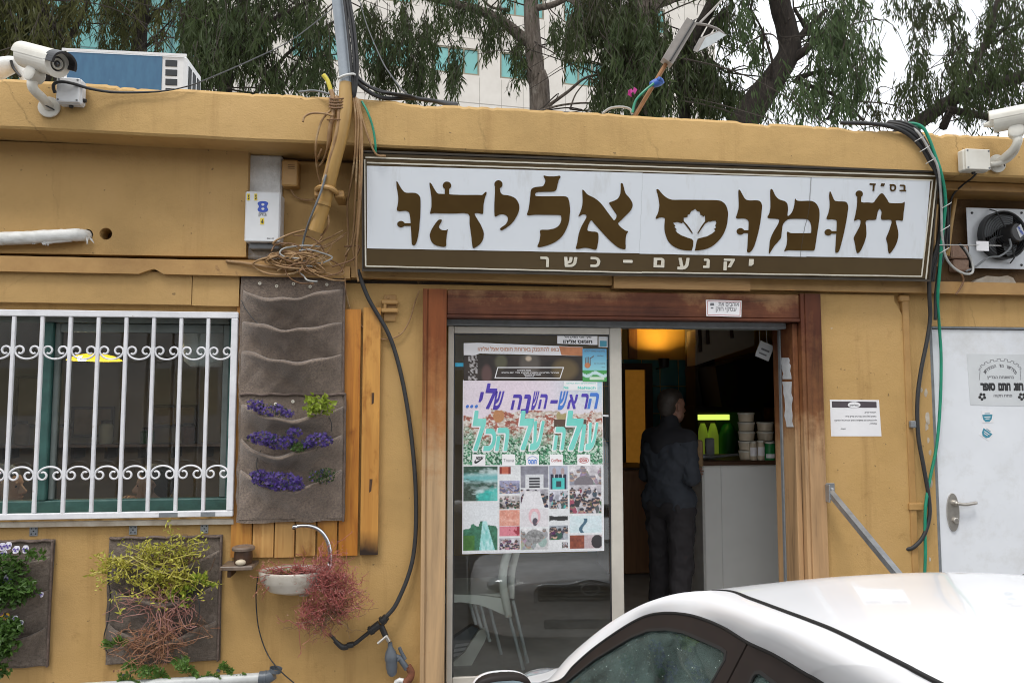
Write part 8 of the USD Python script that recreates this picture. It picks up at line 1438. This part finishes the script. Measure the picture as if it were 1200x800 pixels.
tl2 = Ts[1:-2]; both('frame_trim', MB().tube(cw_(tl2[:, 0], tl2[:, 1]+.001, tl2[:, 2]-.002), .0045, 6, True), 'car_rubber', True)
# lower body
S_ = np.array([0, .05, .16, .35, .6, .95, 1.3, 1.8, 3.2, 3.8, 4.15, 4.3, 4.34]); HW = np.array([.42, .60, .72, .80, .84, .86, .87, .875, .87, .83, .77, .68, .52]); ZB = np.array([.47, .52, .555, .58, .60, .615, zbelt-.09, zbelt, zbelt+.03, .92, .90, .84, .76]); CR = np.array([.03, .05, .06, .06, .055, .05, .045, .03, .0, .04, .05, .05, .03])
sec = np.array([(-1, .0), (-1.0, .18), (-1.01, .45), (-1.0, .75), (-.955, .93), (-.90, 1.0), (-.6, 1.0), (-.3, 1.0), (0, 1.0)])
ss_ = np.linspace(0, 1, 60)*4.34; ss_ = np.unique(np.r_[ss_, S_]); prof = []
for s in ss_:
    hw, zb, cr = (np.interp(s, S_, a) for a in (HW, ZB, CR)); half = [(x*hw, .20+(zb-.20)*z+(cr*(1-(x/.9)**2) if z >= 1 else 0)) for x, z in sec]; prof.append(half+[(-x, z) for x, z in half[-2::-1]])
prof = np.array(prof); npf = prof.shape[1]; V_ = np.concatenate([cw_(np.full(npf, s), p[:, 0], p[:, 1]) for s, p in zip(ss_, prof)]); i = (np.arange(len(ss_)-1)[:, None]*npf+np.arange(npf-1)).ravel(); F_ = np.vstack([np.stack([i, i+1, i+npf+1], 1), np.stack([i, i+npf+1, i+npf], 1)])
cap = [[0, k+1, k] for k in range(1, npf-1)]+[[(len(ss_)-1)*npf, (len(ss_)-1)*npf+k, (len(ss_)-1)*npf+k+1] for k in range(1, npf-1)]
build('body', (V_, np.vstack([F_, cap])), 'car_white', CAR, smooth=40)
build('underside', MB().add(cw_([.1, .1, 4.2, 4.2], [.7, -.7, -.75, .75], [.2]*4), [[0, 1, 2, 3]]), 'car_rubber', CAR)
def cbox(name, s0, s1_, w0, w1, z0, z1, mt, c=.01, parent=None):
    m = MB().box(s0, s1_, w0, w1, z0, z1, c); v, f = m.arr(); return build(name, (cw_(v[:, 0], v[:, 1], v[:, 2]), f), mt, parent or CAR, smooth=False)
cbox('grille', -.022, .03, -.36, .36, .44, .545, 'car_rubber', .02)
for z in (.465, .49, .515): cbox('grille_bar', -.032, -.023, -.35, .35, z-.004, z+.004, 'chrome', .002)
build('grille_trim', MB().tube(cw_(-.028+0*np.arange(7), [-.38, -.36, -.16, 0, .16, .36, .38], [.44, .545, .555, .585, .555, .545, .44]), .011, 8, True, 5), 'chrome', CAR, smooth=True)
build('badge', MB().tube(cw_(-.038+np.zeros(24), .062*np.cos(np.arange(24)*math.pi/12), .53+.042*np.sin(np.arange(24)*math.pi/12)), .007, 6, False, 0, True), 'chrome', CAR, smooth=True)
both('headlight', MB().add(*(lambda m: (cw_(.17+.10*m.vertices[:, 0], .57+.14*m.vertices[:, 1], .515+.06*m.vertices[:, 2]), m.faces))(trimesh.creation.icosphere(subdivisions=3))), 'headlamp', True)
both('tail_light', MB().add(*(lambda m: (cw_(4.22+.06*m.vertices[:, 0], .62+.11*m.vertices[:, 1], .74+.08*m.vertices[:, 2]), m.faces))(trimesh.creation.icosphere(subdivisions=2))), 'tail_red', True)
cbox('lower_intake', -.012, .05, -.32, .32, .25, .32, 'car_rubber', .02)
for s in (.78, 3.38):
    for sg in (1, -1):
        o = cw_(s, sg*.74, .31); wl2 = build('wheel', MB().lathe([(.17, -.09), (.29, -.10), (.31, -.07), (.31, .08), (.29, .11), (.20, .115), (.19, .09), (.17, .08)], o, cl*sg, 32), 'black_rubber', CAR, smooth=40); build('rim', MB().lathe([(0, .07), (.05, .085), (.16, .07), (.19, .09), (.195, .10), (.19, .02), (0, .0)], o, cl*sg, 24), 'galvanised', wl2, smooth=40)
# cabin
cbox('dashboard', .98, 1.5, -.62, .62, .70, zbelt+.05, 'car_dash', .04)
cw0 = cw_(1.72, .36, zbelt+.0); ax_ = (cf*-.85+V3(0, 0, .52)); ax_ /= np.linalg.norm(ax_); u_ = cl; w__ = np.cross(ax_, u_)
build('steering_wheel', MB().tube([cw0+.18*(math.cos(a)*u_+math.sin(a)*w__) for a in np.arange(30)*math.pi/15], .013, 8, False, 0, True).tube([cw0-u_*.18, cw0-ax_*.05, cw0+u_*.18], .02, 8, True, 5), 'car_dash', CAR, smooth=True)
for sg in (1, -1):
    for s in (2.45, 3.25):
        m = MB().box(-.09, .09, -.24, .24, 0, .52, .06); v, f = m.arr(); v[:, 0] += v[:, 2]*.30; build('seat_back', (cw_(s+v[:, 0]-.2, sg*.36+v[:, 1]*(1-.25*v[:, 2]), .50+v[:, 2]), f), 'car_seat', CAR, smooth=40)
        m = MB().box(-.05, .05, -.13, .13, 0, .17, .05); v, f = m.arr(); build('headrest', (cw_(s+v[:, 0]+.02, sg*.36+v[:, 1], 1.02+v[:, 2]), f), 'car_seat', CAR, smooth=40)
# door mirror on the driver's side and its twin
mc = c_in(WZ(590, 815, .755)); mm = trimesh.creation.icosphere(subdivisions=3); mv = np.array(mm.vertices); sh_ = np.sign(mv)*np.abs(mv)**.75
keep = mv.copy(); shell = np.c_[mc[0]-.02+np.where(mv[:, 0] > 0, .02, .075)*sh_[:, 0], mc[1]+.098*sh_[:, 1], mc[2]+.060*sh_[:, 2]]
both('mirror_housing', (cw_(shell[:, 0], shell[:, 1], shell[:, 2]), np.array(mm.faces)), 'car_black', True)
capv = np.c_[mc[0]-.033+.072*np.minimum(sh_[:, 0], .1), mc[1]+.098*sh_[:, 1], mc[2]+.059*sh_[:, 2]]; both('mirror_cap', (cw_(capv[:, 0], capv[:, 1], capv[:, 2]), np.array(mm.faces)[(np.array(mm.vertices)[np.array(mm.faces)][:, :, 0] < .15).all(1)]), 'car_white', True)
gm_ = Polygon([(.085*np.sign(math.cos(a))*abs(math.cos(a))**.7, .047*np.sign(math.sin(a))*abs(math.sin(a))**.7) for a in np.arange(28)*math.pi/14]); both('mirror_glass', MB().poly(gm_, cw_(mc[0]+.003, mc[1], mc[2]), -cl, V3(0, 0, 1), .004), 'mirror_tint')
both('mirror_foot', MB().tube([cw_(mc[0]-.04, mc[1]-.08, mc[2]-.03), cw_(mc[0]-.06, .84, mc[2]-.06), cw_(mc[0]-.07, .76, mc[2]-.08)], [.03, .026, .03], 10, True, 4), 'car_white', True)

R = np.random.default_rng(5); rd = MB(); v0 = trimesh.creation.icosphere(subdivisions=1)
for _ in range(420):
    a, b, c, d = front_glass.bounds; q = (R.uniform(a, c), R.uniform(max(b, zbelt), d))
    if not front_glass.contains(Point(q)): continue
    r = R.choice([.0012, .0018, .0026, .0034], p=[.4, .35, .18, .07]); o = o_+exs*q[0]+ezs*q[1]+cl*.0065-V3(0, 0, 0); rd.add(np.array(v0.vertices)*r*[1, .8, R.uniform(1, 1.5)]+o-cl*.013, v0.faces)
build('raindrops', rd, 'water_drop', CAR)
# ------------------------------------------------------------------ across the street, seen in the reflections
ob = thing('opposite_building', 'long low grey brown building across the street, mirrored in the window', 'building', (4, -24, -.15))
build('wall', MB().box(-34, 44, -30, -24, -.15, 7.5), 'opposite_wall', ob)
build('parapet', MB().box(-34.1, 44.1, -30.1, -23.9, 7.501, 7.9, .03), 'cladding_joint', ob)
for i in range(14):
    for z in (1.0, 4.4):
        w_ = build('window', MB().box(-32+i*5.4, -29.4+i*5.4, -24.05, -23.99, z, z+1.7, .01), 'office_frame', ob); build('pane', MB().box(-31.85+i*5.4, -29.55+i*5.4, -24.06, -24.051, z+.12, z+1.58), 'ac_dark', w_)
